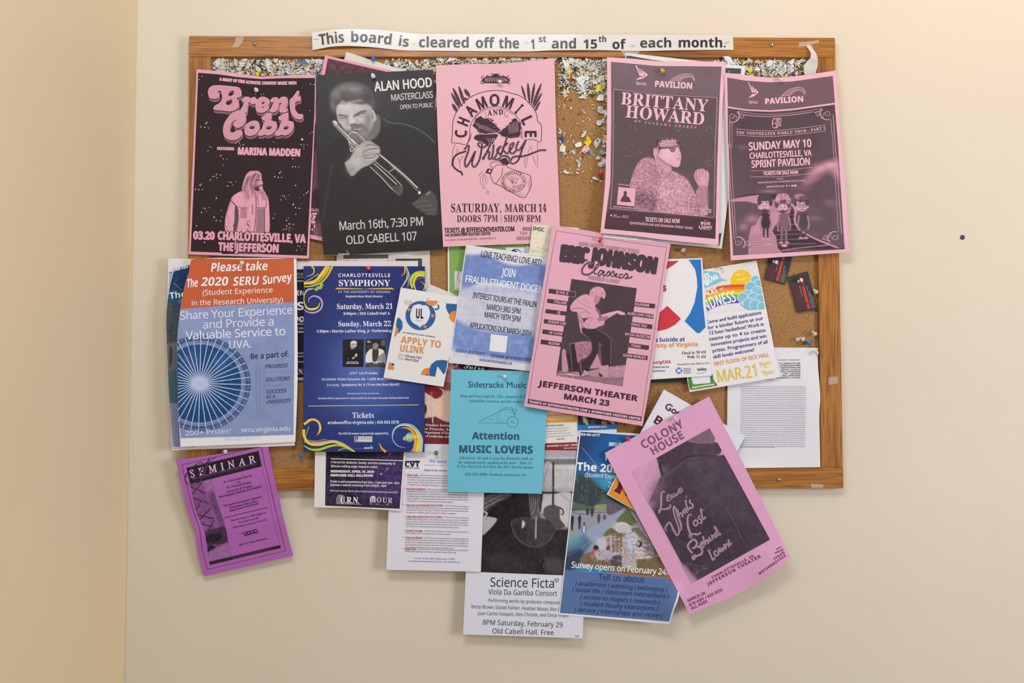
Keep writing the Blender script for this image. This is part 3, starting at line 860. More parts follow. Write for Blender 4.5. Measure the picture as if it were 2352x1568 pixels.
# ---- two survey posters at the left and the purple seminar flyer under them
s = Sheet('seminar_flyer', 'crumpled purple flyer headed SEMINAR hanging crooked at the lower left corner of the board', 'flyer',
          [(403.7, 1056.3), (616, 1024.7), (674, 1276), (467.8, 1323.5)], '#b066b4',
          left=[(411, 1088), (417.4, 1119.4), (432, 1178), (447.9, 1218), (453, 1262.5)], right=[(623.5, 1066.8), (641.4, 1142.5), (649.8, 1184.6)],
          hh=(26, 24, 14, 12), kink=[('v', .30, 5, .12), ('v', .66, 6, .12)], bumps=[(517, 1035, -5, 40)], clear=1)
zz('P')
L([(132, 272), (970, 76), (1000, 74)], 3.5, INK)
L([(132, 272), (185, 500), (260, 780), (325, 960), (352, 1180), (408, 1414), (1262, 1210), (1215, 1010), (1140, 700), (1080, 430), (1040, 280), (1000, 74)], 4.5, INK)
L([(1010, 300), (1060, 520), (1120, 800), (1195, 1130)], 2.5, '#6a3a70')
p = Pic([(220, 480), (468, 424), (668, 1270), (428, 1330)], '#7c4a80', 1.5, edges=dict(left=[(290, 780), (380, 1010)], right=[(500, 620), (560, 800), (610, 960)]))
p.poly([(360, 450), (468, 424), (560, 800), (600, 960), (500, 980), (440, 760)], '#9d66a6', 18).poly([(410, 600), (440, 590), (560, 940), (500, 960)], '#8a5a94', 10)
p.poly([(430, 600), (500, 600), (600, 930), (560, 960)], '#5f3a66', 30, .7).poly([(220, 480), (360, 455), (400, 590), (470, 940), (370, 1000)], '#8a5590', 10, .9, False)
for a_, b_ in (((228, 512), (395, 582)), ((345, 480), (240, 592)), ((250, 630), (350, 670)), ((330, 705), (285, 762)), ((300, 815), (480, 860)), ((445, 745), (328, 868)), ((340, 912), (450, 945)), ((480, 880), (420, 985)), ((370, 670), (430, 700))):
    p.line([a_, b_], 11, '#2e2032', 2)
p.poly([(380, 1010), (610, 950), (630, 1090), (560, 1140), (480, 1140), (410, 1150)], '#4a3050', 8).poly([(400, 1050), (540, 1010), (560, 1090), (420, 1120)], '#2c1e30', 6)
p.poly([(400, 1170), (480, 1150), (490, 1200), (420, 1230)], '#2e2034', 5).poly([(500, 1180), (640, 1130), (668, 1270), (428, 1330), (415, 1240)], '#9c6aa2', 12)
p.noise(9, .09, 5).done()
F([(182, 305), (968, 120), (1004, 288), (222, 482)], '#26202a', layer=2)
T('i', 'SEMINAR', 232, 410, 946, 242, 78, '#e6b6e4', 4, tr=.42, sh=-.2, bold=2)
T('b', 'BIOCHEMISTRY & MOLECULAR GENETICS', 244, 434, 936, 270, 20, '#7d4f84', 4)
L([(205, 490), (170, 440), (180, 380), (260, 290), (330, 245), (360, 265), (330, 350), (290, 430), (240, 460), (220, 420), (280, 330), (400, 250), (500, 190)], [4, 10, 12, 8, 6, 8, 14, 10, 6, 5, 6, 8, 5], '#3c2a44', True, layer=5)
L([(430, 190), (400, 290), (350, 420), (300, 480), (210, 500)], [10, 16, 16, 8, 4], '#4a3852', True, layer=5)
for t_, x, y, x2, y2, c_ in (('Dr. Christopher Barrett', 590, 474, 902, 398, 24), ('and', 726, 474, 776, 462, 18), ('Dr. Christian Reidys', 625, 534, 890, 470, 24),
        ('University of Virginia', 625, 578, 904, 508, 24), ('Biocomplexity Institute and Initiative', 540, 634, 1008, 516, 24),
        ('"Moving Beyond Sequence Alignment:', 585, 732, 1010, 626, 22), ('Mathematical Study of RNA', 655, 752, 955, 676, 22), ('Shape/Sequence relationships"', 655, 784, 978, 698, 22),
        ('Thursday, March 5, 2020 12:00 P.M.', 665, 890, 1058, 804, 20), ('Pinn Hall Room 1017', 758, 912, 985, 856, 19), ('Refreshments served at 11:45 A.M.', 692, 966, 1064, 878, 19), ('Host: Mr. Trudy Sonnenberg', 760, 1156, 1064, 1082, 20)):
    T('r', t_, x, y, x2, y2, c_, '#432a4c')
L([(594, 850), (1074, 735)], 6, INK)
L([(755, 1028), (800, 1024), (830, 1035), (930, 1008), (975, 1010)], 4, INK, True)
for k in range(4): A_(828 + 36 * k, 1024 - 9 * k, 16, 20, 0, 360, 9, INK, n=12)
F([(432, 1330), (1205, 1146), (1212, 1178), (438, 1364)], '#2c2230', layer=2)
T('s', 'Dept. of Biochemistry and Molecular Genetics seminar series', 690, 1296, 1120, 1192, 14, '#8b5a90', 3)
s.finish()
zz('O')
s = Sheet('survey_poster', 'rearmost white survey sheet at the left, only its pale left and bottom edges showing', 'poster',
          [(386.5, 593), (672, 600), (677, 1023), (395, 1034)], '#e6e2e4', hh=(20, 20, 22, 26), left=[(383, 800)])
F([(389, 628), (402, 628), (402, 700), (389, 700)], '#a9b2d6'); T('b', 'IR', 388, 628, 396, 627.5, 3.6, '#3a3a4c'); F([(386, 760), (402, 760), (413, 1026), (397, 1027)], '#8e93b4')
s.finish()
s = Sheet('survey_poster', 'curled survey poster with a dark blue campus photo strip, between two other survey posters', 'poster',
          [(400, 612), (640, 600), (670, 1010), (397, 1028)], '#d9d9e2', left=[(388, 665), (381, 735), (386, 850), (392, 930)], hh=(24, 22, 24, 30), bumps=[(430, 605, -3, 40)])
zz('K')
p = Pic([(190, 300), (440, 232), (480, 2860), (175, 2860)], '#1c3a66', 2, name='printed_photo', edges=dict(left=[(118, 600), (75, 1000), (92, 1600), (120, 2200)]))
p.poly([(60, 740), (300, 880), (300, 1500), (60, 1500)], '#4a525a', 10, 1, False).noise(20, .08, 1).poly([(60, 1400), (300, 1400), (300, 1800), (60, 1800)], '#6e6e76', 20)
p.poly([(60, 1790), (300, 1720), (300, 2240), (60, 2240)], '#456672', 20, 1, False).poly([(100, 2230), (460, 2230), (480, 2900), (130, 2900)], '#8086a8', 2, 1, False)
p.poly([(120, 600), (320, 640), (280, 860), (100, 740)], '#22567a', 20).line([(140, 1440), (140, 1640)], 34, '#3a3a40', 8).ell(140, 1440, 14, 18, '#33333a').line([(130, 1640), (125, 1720)], 10, '#3a3a40', 4).done()
T('b', 'IRB-SBS #3177', 190, 330, 560, 240, 32, '#dfe3ee', bold=1.5, sh=.1); L([(180, 495), (300, 610)], 4, '#b8c2d8')
T('b', 'The 2020', 125, 728, 700, 660, 88, '#f0f0f4'); T('s', '(Student', 245, 780, 560, 770, 40, '#b9cad6')
s.finish()
zz('O')
s = Sheet('survey_poster', 'front survey poster with orange top and printed blue dome, left edge of the board', 'poster',
          [(440, 600), (681, 593), (678.5, 1014.5), (414.5, 1026)], '#e9e7ec', top=[(452, 595.5), (500, 592), (560, 592.5), (620, 592)],
          left=[(431, 634), (419.4, 678), (409, 753), (405.7, 840), (409.8, 939)], right=[(682.5, 700), (683.5, 870)], hh=(34, 24, 26, 36), bumps=[(556, 608, -8, 50), (400, 800, 6, 30, 150)])
zz('K')
p = Pic([(432, 165), (1912, 142), (1905, 2685), (285, 2735)], '#8d9cc9', 1.5,
        edges=dict(top=[(560, 150), (900, 150), (1200, 155), (1600, 152)], left=[(385, 400), (310, 680), (246, 1150), (225, 1690), (250, 2300)], right=[(1918, 800), (1918, 1700)]))
p.grad(500, 900, 1800, 2700, '#8e9cc8', '#8495c2').noise(140, .03, 2)
p.poly([(200, 100), (2000, 100), (2000, 770), (1400, 800), (900, 825), (280, 875), (150, 880)], '#c5603c', 2, 1, False)
p.glow(1750, 250, 300, 260, '#cc7040', .5)
zz('L')
cx, cy = 535, 545
p.ell(cx, cy, 706, 662, '#3a5480', 3).ell(cx, cy, 690, 650, '#56709c', 3).ell(cx, cy, 655, 615, '#2b3f66', 4).ell(cx, cy, 640, 600, '#6f84b4', 4)
p.ell(cx, cy, 600, 565, '#8496bf', 5).ell(cx, cy, 575, 540, '#1b4a7c', 4)
p.ell(cx - 40, cy - 40, 420, 400, '#1c5484', 60, .6).glow(820, 260, 160, 100, '#3a62a4', .9, -40).glow(430, 250, 120, 160, '#4a5a90', .7).noise(26, .07, 7, poly=[(cx + 700 * math.cos(t_ / 10), cy + 655 * math.sin(t_ / 10)) for t_ in range(63)])
p.poly([(1310, 250), (1430, 250), (1430, 980), (1310, 980)], '#8593bd', 14, .6)
p.done()
for k in range(40):
    t_ = 2 * math.pi * (k + .15) / 40
    c_, n_ = math.cos(t_), math.sin(t_)
    x0, y0, x1, y1 = cx + 90 * c_, cy + 78 * n_, cx + 706 * c_, cy + 662 * n_
    if x1 < 232:
        f_ = (232 - x0) / (x1 - x0); x1 = 232; y1 = y0 + (y1 - y0) * f_
    L([(x0, y0), (x1, y1)], [13, 10], '#c2cdee', layer=1)
O(cx, cy, 104, 92, '#bcc7ea', 1.5, 24); O(cx, cy, 9, 8, '#8a96bc', 2)
for k in range(9): L([(1320, 300 + 75 * k), (1365, 340 + 75 * k)], 5, '#7684ae', layer=1)
L([(1312, 260), (1322, 940), (1365, 990), (1420, 985)], 4, '#7684ae', layer=1); L([(1365, 330), (1368, 900)], 4, '#7684ae', layer=1); L([(1425, 330), (1425, 980)], 4, '#7684ae', layer=1)
for y in (388, 570, 840): L([(1430, y), (1840, y - 8)], 3, '#7583ae', layer=1)
T('s', 'Be a part of:', 1236, 208, 1770, 172, 74, '#2a3148', bold=2)
for t_, x, y, x2, y2 in (('PROGRESS', 1436, 336, 1752, 318, ), ('SOLUTIONS', 1442, 516, 1782, 498), ('SUCCESS', 1450, 684, 1735, 668), ('AS A', 1448, 752, 1580, 746), ('UNIVERSITY', 1450, 826, 1795, 806)):
    T('s', t_, x, y, x2, y2, 50, '#2f3750', sh=.22, bold=1)
T('s', '200+ Prizes!', 330, 1268, 978, 1228, 66, '#dfe5f6'); T('s', 'seru.virginia.edu', 1106, 1222, 1796, 1196, 62, '#dfe5f6', bold=1); T('s', 'IRB-SBS #3177', 870, 1336, 1390, 1322, 52, '#d5dcf2')
zz('K')
T('b', 'Please take', 706, 336, 1532, 312, 122, '#eee9f0', sh=.16, bold=1); T('b', 'The', 366, 566, 528, 550, 118, '#eee9f0', sh=.16, bold=1); T('b', '2020', 570, 542, 962, 534, 122, '#eee9f0', sh=.16, bold=1)
T('b', 'SERU', 1030, 538, 1408, 524, 122, '#eee9f0', sh=.16, bold=1); T('b', 'Survey', 1458, 522, 1880, 470, 118, '#eee9f0', sh=.16, bold=1)
T('s', '(Student Experience', 590, 676, 1612, 636, 76, '#ecdfe2', bold=1, sh=.06); T('s', 'in the Research University)', 434, 826, 1762, 776, 76, '#ecdfe2', bold=1, sh=.06)
T('s', 'Share Your Experience', 270, 1030, 1902, 942, 118, '#dce2f5', bold=1, tr=-.03, layer=4); T('s', 'and Provide a', 596, 1158, 1636, 1110, 118, '#dce2f5', bold=1, tr=-.03, layer=4)
T('s', 'Valuable Service to', 358, 1316, 1800, 1250, 118, '#e4e8f6', bold=1, tr=-.03, layer=4); T('s', 'UVA.', 970, 1440, 1306, 1428, 108, '#e4e8f6', bold=1, layer=4)
s.finish()
zz('O')

# ---- Brent Cobb: pink sheet, nearly black print
PINK = '#e0a2b4'; DK = '#312428'
s = Sheet('concert_poster', 'pink poster with bubbly lettering and a long-haired man in a jacket, top left', 'poster',
          [(451.6, 159), (728, 171.5), (709.4, 593.8), (433.3, 583.9)], PINK, top=[(500, 163), (560, 170.5), (599, 175.5), (640, 174), (690, 172)],
          hh=(26, 22, 26, 24), bumps=[(592, 205, -6, 45)], clear=1.2)
zz('A')
bg = [(173, 524), (400, 545), (620, 573), (880, 596), (1100, 586), (1486, 584), (1478, 1000), (1448, 1568), (1430, 2600 - 700)]
zz('O')
F([(455.3, 167), (500, 170.5), (546, 177), (600, 181.5), (645, 179.5), (723.5, 179), (722, 262), (716, 380), (705, 587), (438, 577.5), (446, 400)], DK, layer=0)
zz('A')
wave = [(410, 612), (620, 634), (840, 655), (1060, 658), (1280, 656)]
T('b', 'A NIGHT OF FINE ACOUSTIC COUNTRY MUSIC WITH', 0, 0, 0, 0, 34, PINK, path=wave, bold=3)
def bub(shapes, holes=(), col='#cf94a4'):
    """bubbly letters: a dark line, two drop lines, then the face"""
    for dx, dy, c_, w_, ly in ((6, 34, '#b8808e', 3, 1.2), (4, 30, DK, 0, 1.6), (4, 22, '#9c6c78', 2, 2.0), (2, 16, DK, 0, 2.4), (0, 0, PINK, 5, 2.8), (0, 0, col, 0, 3.2)):
        for sh_ in shapes:
            pts, wd = sh_
            F_ = [(x + dx, y + dy) for x, y in pts]
            if wd is None:
                L(F_ + F_[:1], 4 + w_, c_, True, layer=ly) if w_ else None
                F(F_, c_, True, layer=ly)
            else:
                L(F_, [v + w_ for v in wd] if isinstance(wd, list) else wd + w_, c_, True, layer=ly)
    for h_ in holes:
        F(h_, DK, True, layer=4); 
        xs = [a for a, b in h_]; ys = [b for a, b in h_]
        L([(min(xs) + 6, sum(ys) / len(ys)), (sum(xs) / len(xs), min(ys) + 8), (max(xs) - 4, sum(ys) / len(ys) - 4)], 4, '#b07e8c', True, layer=4.5)
B_ = [(285, 745), (300, 700), (345, 672), (430, 670), (560, 682), (630, 695), (655, 740), (645, 790), (600, 812), (625, 850), (625, 900), (590, 940), (530, 955), (440, 945), (352, 935), (362, 900), (410, 870), (440, 830), (445, 770), (430, 725), (395, 725), (388, 745), (408, 768), (395, 805), (345, 815), (300, 795)]
r_ = [(662, 835), (690, 802), (740, 800), (760, 815), (800, 800), (828, 822), (820, 862), (780, 875), (755, 850), (735, 860), (722, 910), (718, 960), (690, 975), (650, 955), (665, 920), (690, 880), (690, 845), (675, 850)]
e_ = [(820, 900), (835, 840), (880, 800), (940, 808), (975, 845), (960, 880), (915, 900), (880, 905), (900, 925), (945, 900), (965, 905), (945, 945), (890, 970), (835, 955)]
n_ = [(985, 840), (1010, 810), (1060, 805), (1075, 830), (1115, 800), (1165, 805), (1178, 840), (1165, 890), (1150, 930), (1180, 935), (1165, 960), (1115, 970), (1088, 950), (1100, 900), (1115, 870), (1105, 858), (1080, 870), (1060, 940), (1020, 965), (982, 960), (990, 930), (1020, 880), (1022, 848), (1000, 855)]
t_ = [(1290, 730), (1308, 740), (1285, 795), (1320, 795), (1318, 835), (1275, 845), (1255, 880), (1262, 940), (1300, 990), (1345, 995), (1345, 1030), (1310, 1045), (1255, 1020), (1215, 950), (1205, 850), (1210, 825), (1240, 800)]
C_ = [(600, 960), (660, 950), (700, 985), (705, 1040), (680, 1110), (620, 1140), (580, 1120), (578, 1080), (610, 1060), (600, 1050), (565, 1065), (530, 1120), (525, 1180), (560, 1200), (610, 1180), (660, 1180), (665, 1215), (620, 1265), (550, 1280), (490, 1255), (458, 1200), (465, 1110), (510, 1030), (560, 980)]
o_ = [(695, 1160), (720, 1105), (780, 1070), (840, 1075), (860, 1120), (845, 1180), (800, 1220), (740, 1230), (702, 1205)]
b1 = [(940, 990), (975, 980), (995, 990), (985, 1060), (1010, 1070), (1050, 1085), (1052, 1130), (1025, 1190), (965, 1225), (920, 1215), (890, 1228), (850, 1222), (865, 1190), (895, 1150), (910, 1100), (930, 1070), (895, 1045), (890, 1025), (920, 1010)]
b2 = [(x + 190, y) for x, y in b1]
bub([(B_, None), (r_, None), (e_, None), (n_, None), (t_, None), (C_, None), (o_, None), (b1, None), (b2, None)],
    [[(512, 775), (530, 735), (572, 728), (570, 765), (535, 785)], [(485, 870), (500, 838), (550, 828), (552, 860), (515, 888)], [(885, 870), (900, 850), (918, 852), (912, 875)],
     [(748, 1142), (770, 1122), (808, 1128), (800, 1152), (765, 1158)], [(938, 1148), (955, 1128), (998, 1130), (990, 1154), (955, 1162)], [(1132, 1148), (1150, 1128), (1190, 1130), (1182, 1154), (1148, 1162)]])
T('b', 'FEATURING', 385, 1392, 578, 1396, 32, PINK, bold=2.5); T('b', 'MARINA MADDEN', 614, 1444, 1322, 1464, 80, PINK, bold=5)
rr = random.Random(5)
for x, y, r in ((218, 562, 6), (185, 602, 5), (215, 770, 5), (1436, 652, 6), (1474, 658, 6), (202, 1132, 7), (246, 1140, 7), (288, 1147, 6), (262, 1095, 8), (272, 1080, 6), (820, 765, 6), (884, 768, 5), (912, 764, 5), (1343, 1274, 13), (598, 1320, 6), (612, 1302, 5), (636, 1315, 6),
                (680, 1334, 7), (646, 1342, 6), (1024, 1304, 5), (426, 1457, 8), (452, 1494, 7), (497, 1499, 7), (282, 1402, 6), (320, 1362, 6), (298, 1354, 5), (1238, 1492, 7), (1456, 1188, 6), (1432, 1208, 5), (1432, 950, 5), (1330, 1332, 6), (1364, 1330, 5), (1362, 1354, 5), (1363, 1380, 5), (1402, 1335, 4)):
    O(x, y, r, r, '#e6c4cc', 2, 7)
zz('B')
for x, y, r in ((557, 28, 8), (612, 36, 8), (557, 116, 7), (1523, 28, 9), (1519, 140, 8), (1560, 136, 8), (1605, 142, 6), (464, 244, 9), (522, 253, 8), (412, 272, 7), (436, 274, 7), (380, 320, 9), (470, 292, 7), (1340, 226, 10), (1357, 208, 7), (1272, 276, 9), (1321, 285, 9), (1369, 286, 7),
                (240, 394, 10), (256, 376, 7), (175, 447, 9), (222, 454, 9), (269, 455, 7), (640, 346, 6), (672, 354, 9), (733, 342, 6), (694, 392, 6), (620, 405, 9), (1561, 398, 9), (464, 572, 11), (1736, 484, 9), (1710, 502, 9), (1675, 528, 7), (1621, 566, 5), (1376, 540, 6), (1405, 546, 9), (1465, 530, 6),
                (1355, 596, 8), (1427, 583, 6), (1528, 660, 11), (1560, 704, 9), (1614, 712, 9), (1637, 654, 4), (278, 708, 6), (307, 717, 9), (365, 704, 7), (330, 754, 6), (258, 770, 9), (528, 742, 7), (432, 836, 11), (465, 881, 9), (521, 888, 9), (540, 832, 6), (1563, 793, 8), (1252, 850, 9), (1274, 795, 6),
                (1466, 848, 6), (1437, 880, 9), (1476, 928, 10), (1529, 936, 8), (1433, 956, 7), (1448, 962, 5), (1481, 972, 6), (1394, 1008, 8), (1434, 998, 8), (1474, 994, 7), (1474, 1024, 6), (1523, 1000, 5), (190, 956, 9), (300, 1184, 9), (1592, 1234, 7), (1622, 1240, 7), (1684, 1226, 5), (1650, 1278, 6), (1574, 1293, 8)):
    O(x, y, r, r, '#e3c6cb', 2, 7)
p = Pic([(560, 170), (1240, 170), (1240, 1345), (540, 1345)], DK, 1.15, name='printed_figure', layer=.5)
PK = '#e2a2b4'
p.poly([(800, 480), (740, 510), (680, 560), (640, 660), (600, 800), (580, 930), (600, 1040), (690, 1045), (730, 1050), (740, 1330), (1090, 1330), (1110, 1050), (1195, 1050), (1200, 800), (1185, 600), (1150, 520), (1110, 470), (900, 450)], PK, 3)
p.poly([(740, 1050), (1110, 1050), (1095, 1345), (735, 1345)], '#5d444b', 5, 1, False).poly([(850, 1100), (900, 1345), (1005, 1345), (990, 1100)], '#40303a', 6, .9, False)
p.poly([(980, 195), (920, 205), (870, 260), (830, 380), (815, 480), (840, 600), (890, 640), (960, 560), (1000, 480), (1090, 480), (1140, 530), (1110, 440), (1085, 320), (1090, 250), (1050, 200)], '#d898aa', 2)
p.poly([(1000, 260), (1050, 235), (1085, 270), (1095, 330), (1110, 372), (1090, 390), (1095, 420), (1060, 470), (1010, 440), (985, 380)], PK, 2)
p.poly([(985, 385), (1010, 420), (1040, 400), (1075, 395), (1085, 410), (1060, 425), (1070, 450), (1040, 475), (1000, 465), (985, 430)], '#4a3238', 2).poly([(1050, 410), (1080, 410), (1072, 440), (1050, 440)], '#c78f9e', 3)
p.line([(1030, 325), (1070, 320)], 14, '#402c32', 3).line([(1060, 385), (1100, 392)], 7, '#402c32', 2).line([(1040, 360), (1090, 345)], 5, '#8a6470', 3)
rr = random.Random(8)
for k in range(30):      # hair
    x = 850 + k * 6.5; y = 225 + abs(k - 20) * 3
    x2 = 820 + k * 9 + rr.uniform(-10, 10)
    p.line([(x + 40, y), (x - 10 + rr.uniform(-8, 8), y + 120), (x2, 450 + rr.uniform(0, 150))], rr.uniform(3, 7), '#5a3e47' if rr.random() < .75 else '#efb8c8', 2, .8)
for k in range(6): p.line([(1085 + 8 * k, 470 + 4 * k), (1095 + 12 * k, 600)], 4, '#704e58', 2, .8)
DL = '#4a333b'
p.line([(1010, 500), (1015, 700), (1005, 900), (985, 1040)], 9, DL, 2).line([(1040, 500), (1045, 680)], 5, DL, 2).line([(960, 660), (965, 790)], 8, DL, 2)
p.line([(790, 705), (905, 705)], 6, DL, 2).line([(1025, 700), (1145, 705)], 6, DL, 2).poly([(800, 712), (890, 712), (885, 850), (790, 845)], '#b07a8a', 6, .9, False).poly([(1030, 712), (1130, 712), (1125, 1040), (1010, 1040)], '#96707c', 14, .9, False)
p.line([(1130, 700), (1132, 1040)], 9, DL, 2).line([(1160, 560), (1150, 700)], 6, DL, 2).line([(660, 600), (740, 690), (760, 800), (700, 960)], 12, DL, 3).poly([(720, 700), (760, 700), (770, 880), (740, 1030), (700, 1020), (715, 880)], '#5a4048', 8, .9)
p.line([(585, 900), (610, 1000), (640, 1040)], 5, DL, 2).line([(690, 560), (620, 750)], 5, '#7a5662', 3)
for k in range(26): 
    x, y = rr.uniform(730, 900), rr.uniform(520, 1030)
    p.line([(x, y), (x + rr.uniform(-20, 10), y + rr.uniform(15, 40))], 4, '#6c4a55', 2, .7)
for k in range(20):
    x, y = rr.uniform(880, 930), rr.uniform(880, 1040); p.ell(x, y, 7, 5, DL, 2, .9)
for k in range(14): p.line([(600 + k * 3, 780 + 15 * k), (640 + k * 2, 790 + 15 * k)], 4, '#8b6370', 2, .5)
p.done()
T('b', '03.20', 142, 1138, 440, 1146, 106, PINK, bold=7, oc=DK, ow=14, layer=5); T('b', 'CHARLOTTESVILLE, VA', 478, 1144, 1698, 1190, 112, PINK, bold=6, oc=DK, ow=13, layer=5)
T('b', 'THE JEFFERSON', 490, 1298, 1330, 1326, 112, PINK, bold=6, oc=DK, ow=13, layer=5)
s.finish()
zz('O')


# ---- trumpet poster
s = Sheet('concert_poster', 'black and white poster of a bearded man playing a trumpet, between two pink posters', 'poster',
          [(725.5, 172.5), (995, 159.4), (1018, 573.4), (744, 587.8)], '#3b3739', top=[(800, 170.5), (858, 169), (930, 165)], left=[(727, 300), (731, 440)], right=[(999, 250), (1006, 380)],
          hh=(24, 24, 26, 27), bumps=[(858, 180, -4, 50)], mat=M_SATIN)
zz('C')
p = Pic([(92, 655), (1652, 579), (1785, 2975), (200, 3060)], '#3a3638', 1.35, edges=dict(left=[(98, 1400), (125, 2200)], right=[(1680, 1100), (1722, 1900)]), name='printed_photo')
p.grad(100, 700, 1700, 2900, '#323033', '#272324').glow(900, 800, 700, 500, '#383436', .7).glow(1300, 2000, 500, 500, '#353132', .5).noise(120, .018, 3)
# shirt
p.poly([(350, 1480), (560, 1440), (900, 1420), (1100, 1290), (1300, 1330), (1500, 1420), (1690, 1560), (1760, 2300), (1700, 2800), (300, 2900), (160, 2600), (130, 1900), (180, 1700)], '#2d292b', 60)
p.line([(980, 1225), (1075, 1285), (1250, 1305), (1400, 1350), (1540, 1430), (1680, 1555)], 10, '#7d797a', 6, .8).line([(250, 1560), (350, 1490), (480, 1440)], 10, '#4e4a4c', 12, .8)
p.line([(170, 2600), (260, 2100), (300, 1850)], 30, '#48444a', 30, .5).line([(420, 2120), (330, 2300)], 8, '#5d595c', 8, .5).poly([(560, 2400), (700, 2200), (760, 2500), (640, 2700)], '#2b282a', 30, .5)
# neck and head
p.poly([(720, 1330), (900, 1180), (950, 1260), (940, 1400), (870, 1500), (750, 1520)], '#6f696a', 30)
p.poly([(350, 1000), (420, 960), (560, 940), (740, 960), (830, 1060), (860, 1200), (850, 1320), (800, 1420), (720, 1500), (600, 1500), (500, 1420), (430, 1330), (370, 1200)], '#b3adac', 22)
p.glow(480, 1060, 130, 80, '#cfc9c8', .9).glow(640, 1060, 130, 60, '#c6c0bf', .7).glow(560, 1230, 40, 90, '#cdc7c6', .9).glow(690, 1230, 70, 60, '#c5bfbe', .8).glow(430, 1260, 50, 60, '#c2bcba', .8)
# ear
p.poly([(820, 1100), (860, 1120), (890, 1200), (890, 1260), (860, 1280), (830, 1220)], '#a39d9c', 6).line([(835, 1130), (865, 1200), (858, 1275)], 7, '#d4cecd', 3).line([(850, 1120), (885, 1190), (892, 1255)], 6, '#d4cecd', 3).line([(845, 1160), (850, 1230)], 9, '#5d5858', 4)
# hair
p.poly([(345, 1150), (290, 1080), (270, 980), (290, 890), (360, 800), (480, 750), (620, 745), (740, 780), (820, 850), (860, 950), (880, 1080), (850, 1110), (830, 1080), (790, 1040), (740, 1010), (690, 980), (580, 1000), (500, 1010), (440, 990), (410, 1020), (370, 1070)], '#565253', 30)
p.glow(600, 840, 130, 50, '#8b8788', .9, 10).glow(360, 900, 70, 60, '#84807f', .8, -50).glow(460, 820, 80, 40, '#7a7677', .7, -20).glow(780, 930, 80, 90, '#3e3a3c', .8).glow(700, 1020, 130, 25, '#4a4647', .9).glow(320, 1060, 30, 60, '#76726f', .7)
rr = random.Random(2)
for k in range(40):
    a = rr.uniform(0, 1); x = 300 + 480 * a; y = 960 - 160 * math.sin(a * 3) + rr.uniform(-40, 60)
    p.line([(x, y), (x + rr.uniform(20, 50), y + rr.uniform(-25, 25))], 5, rr.choice(['#8b8786', '#6d6969', '#757170']), 12, .35)
for k in range(10): p.line([(400 + 12 * k, 985), (385 + 13 * k, 1040 + 5 * (k % 3))], 6, '#4c4848', 5, .7)
# brows, eyes, nose, mouth, beard
p.poly([(385, 1180), (440, 1178), (525, 1198), (520, 1215), (450, 1203), (395, 1203)], '#66615f', 14, .9).poly([(590, 1195), (680, 1132), (760, 1122), (765, 1140), (690, 1158), (610, 1212)], '#5a5554', 14, .9)
p.line([(405, 1228), (455, 1222), (505, 1228)], 9, '#3b3737', 5).line([(650, 1190), (700, 1165), (745, 1160)], 10, '#353131', 5).glow(460, 1250, 60, 16, '#938d8b', .6).glow(700, 1200, 60, 18, '#8f8987', .6)
p.line([(420, 1300), (440, 1345), (480, 1380)], 10, '#6e6967', 16, .8).line([(500, 1330), (505, 1290), (525, 1275)], 8, '#7b7573', 12, .7).poly([(540, 1330), (570, 1290), (620, 1290), (660, 1310), (700, 1290), (650, 1350), (600, 1340)], '#615c5b', 10, .9)
p.glow(580, 1280, 34, 22, '#d6d0cf', .9).line([(520, 1240), (510, 1290), (540, 1320)], 10, '#736d6c', 8, .7).line([(630, 1245), (690, 1300), (750, 1318)], 12, '#8d8785', 18, .8).glow(790, 1250, 50, 110, '#6c6766', .7).glow(760, 1400, 60, 80, '#5f5a59', .6)
p.poly([(560, 1345), (620, 1335), (700, 1310), (740, 1330), (790, 1400), (800, 1470), (760, 1530), (690, 1530), (640, 1470), (600, 1410), (560, 1380)], '#6f6a68', 24).glow(720, 1430, 60, 60, '#8f8a88', .8).line([(600, 1375), (660, 1370), (690, 1360)], 12, '#9a9492', 5).line([(600, 1390), (650, 1395)], 8, '#3a3635', 4)
p.noise(7, .07, 6, poly=[(560, 1330), (740, 1310), (810, 1450), (760, 1540), (640, 1500)]).noise(10, .04, 2, poly=[(290, 760), (880, 760), (880, 1100), (290, 1100)])
# trumpet upper part
p.poly([(480, 1400), (560, 1385), (620, 1420), (700, 1500), (780, 1500), (700, 1560), (560, 1560), (500, 1480)], '#6f6a68', 30, .85).line([(605, 1382), (655, 1378), (700, 1362)], 11, '#a8a2a0', 8)
p.line([(330, 1285), (600, 1568), (640, 1620)], 34, '#8d898a', 5).line([(345, 1290), (610, 1560)], 10, '#e8e4e3', 3).line([(325, 1310), (590, 1590)], 8, '#c9c5c4', 3, .9).line([(340, 1300), (560, 1540)], 5, '#3a3637', 3)
p.ell(345, 1285, 34, 22, '#d5d1cf', 4, 1, 35).ell(325, 1300, 12, 18, '#6e6a69', 4, 1, 35).line([(570, 1408), (640, 1430), (740, 1525)], 10, '#e5e1e0', 4).line([(640, 1440), (720, 1520)], 24, '#8b8786', 8, .7).line([(560, 1412), (520, 1480), (540, 1600)], 9, '#bab6b5', 4)
p.line([(440, 1430), (490, 1480)], 9, '#aaa6a5', 4)
zz('D')
p.line([(470, 0), (520, 90), (580, 130)], 10, '#c9c5c4', 4).line([(515, 0), (600, 80)], 9, '#d9d5d4', 4)
p.line([(520, 90), (495, 110), (500, 140), (525, 135), (540, 100)], 12, '#c5c1c0', 4)
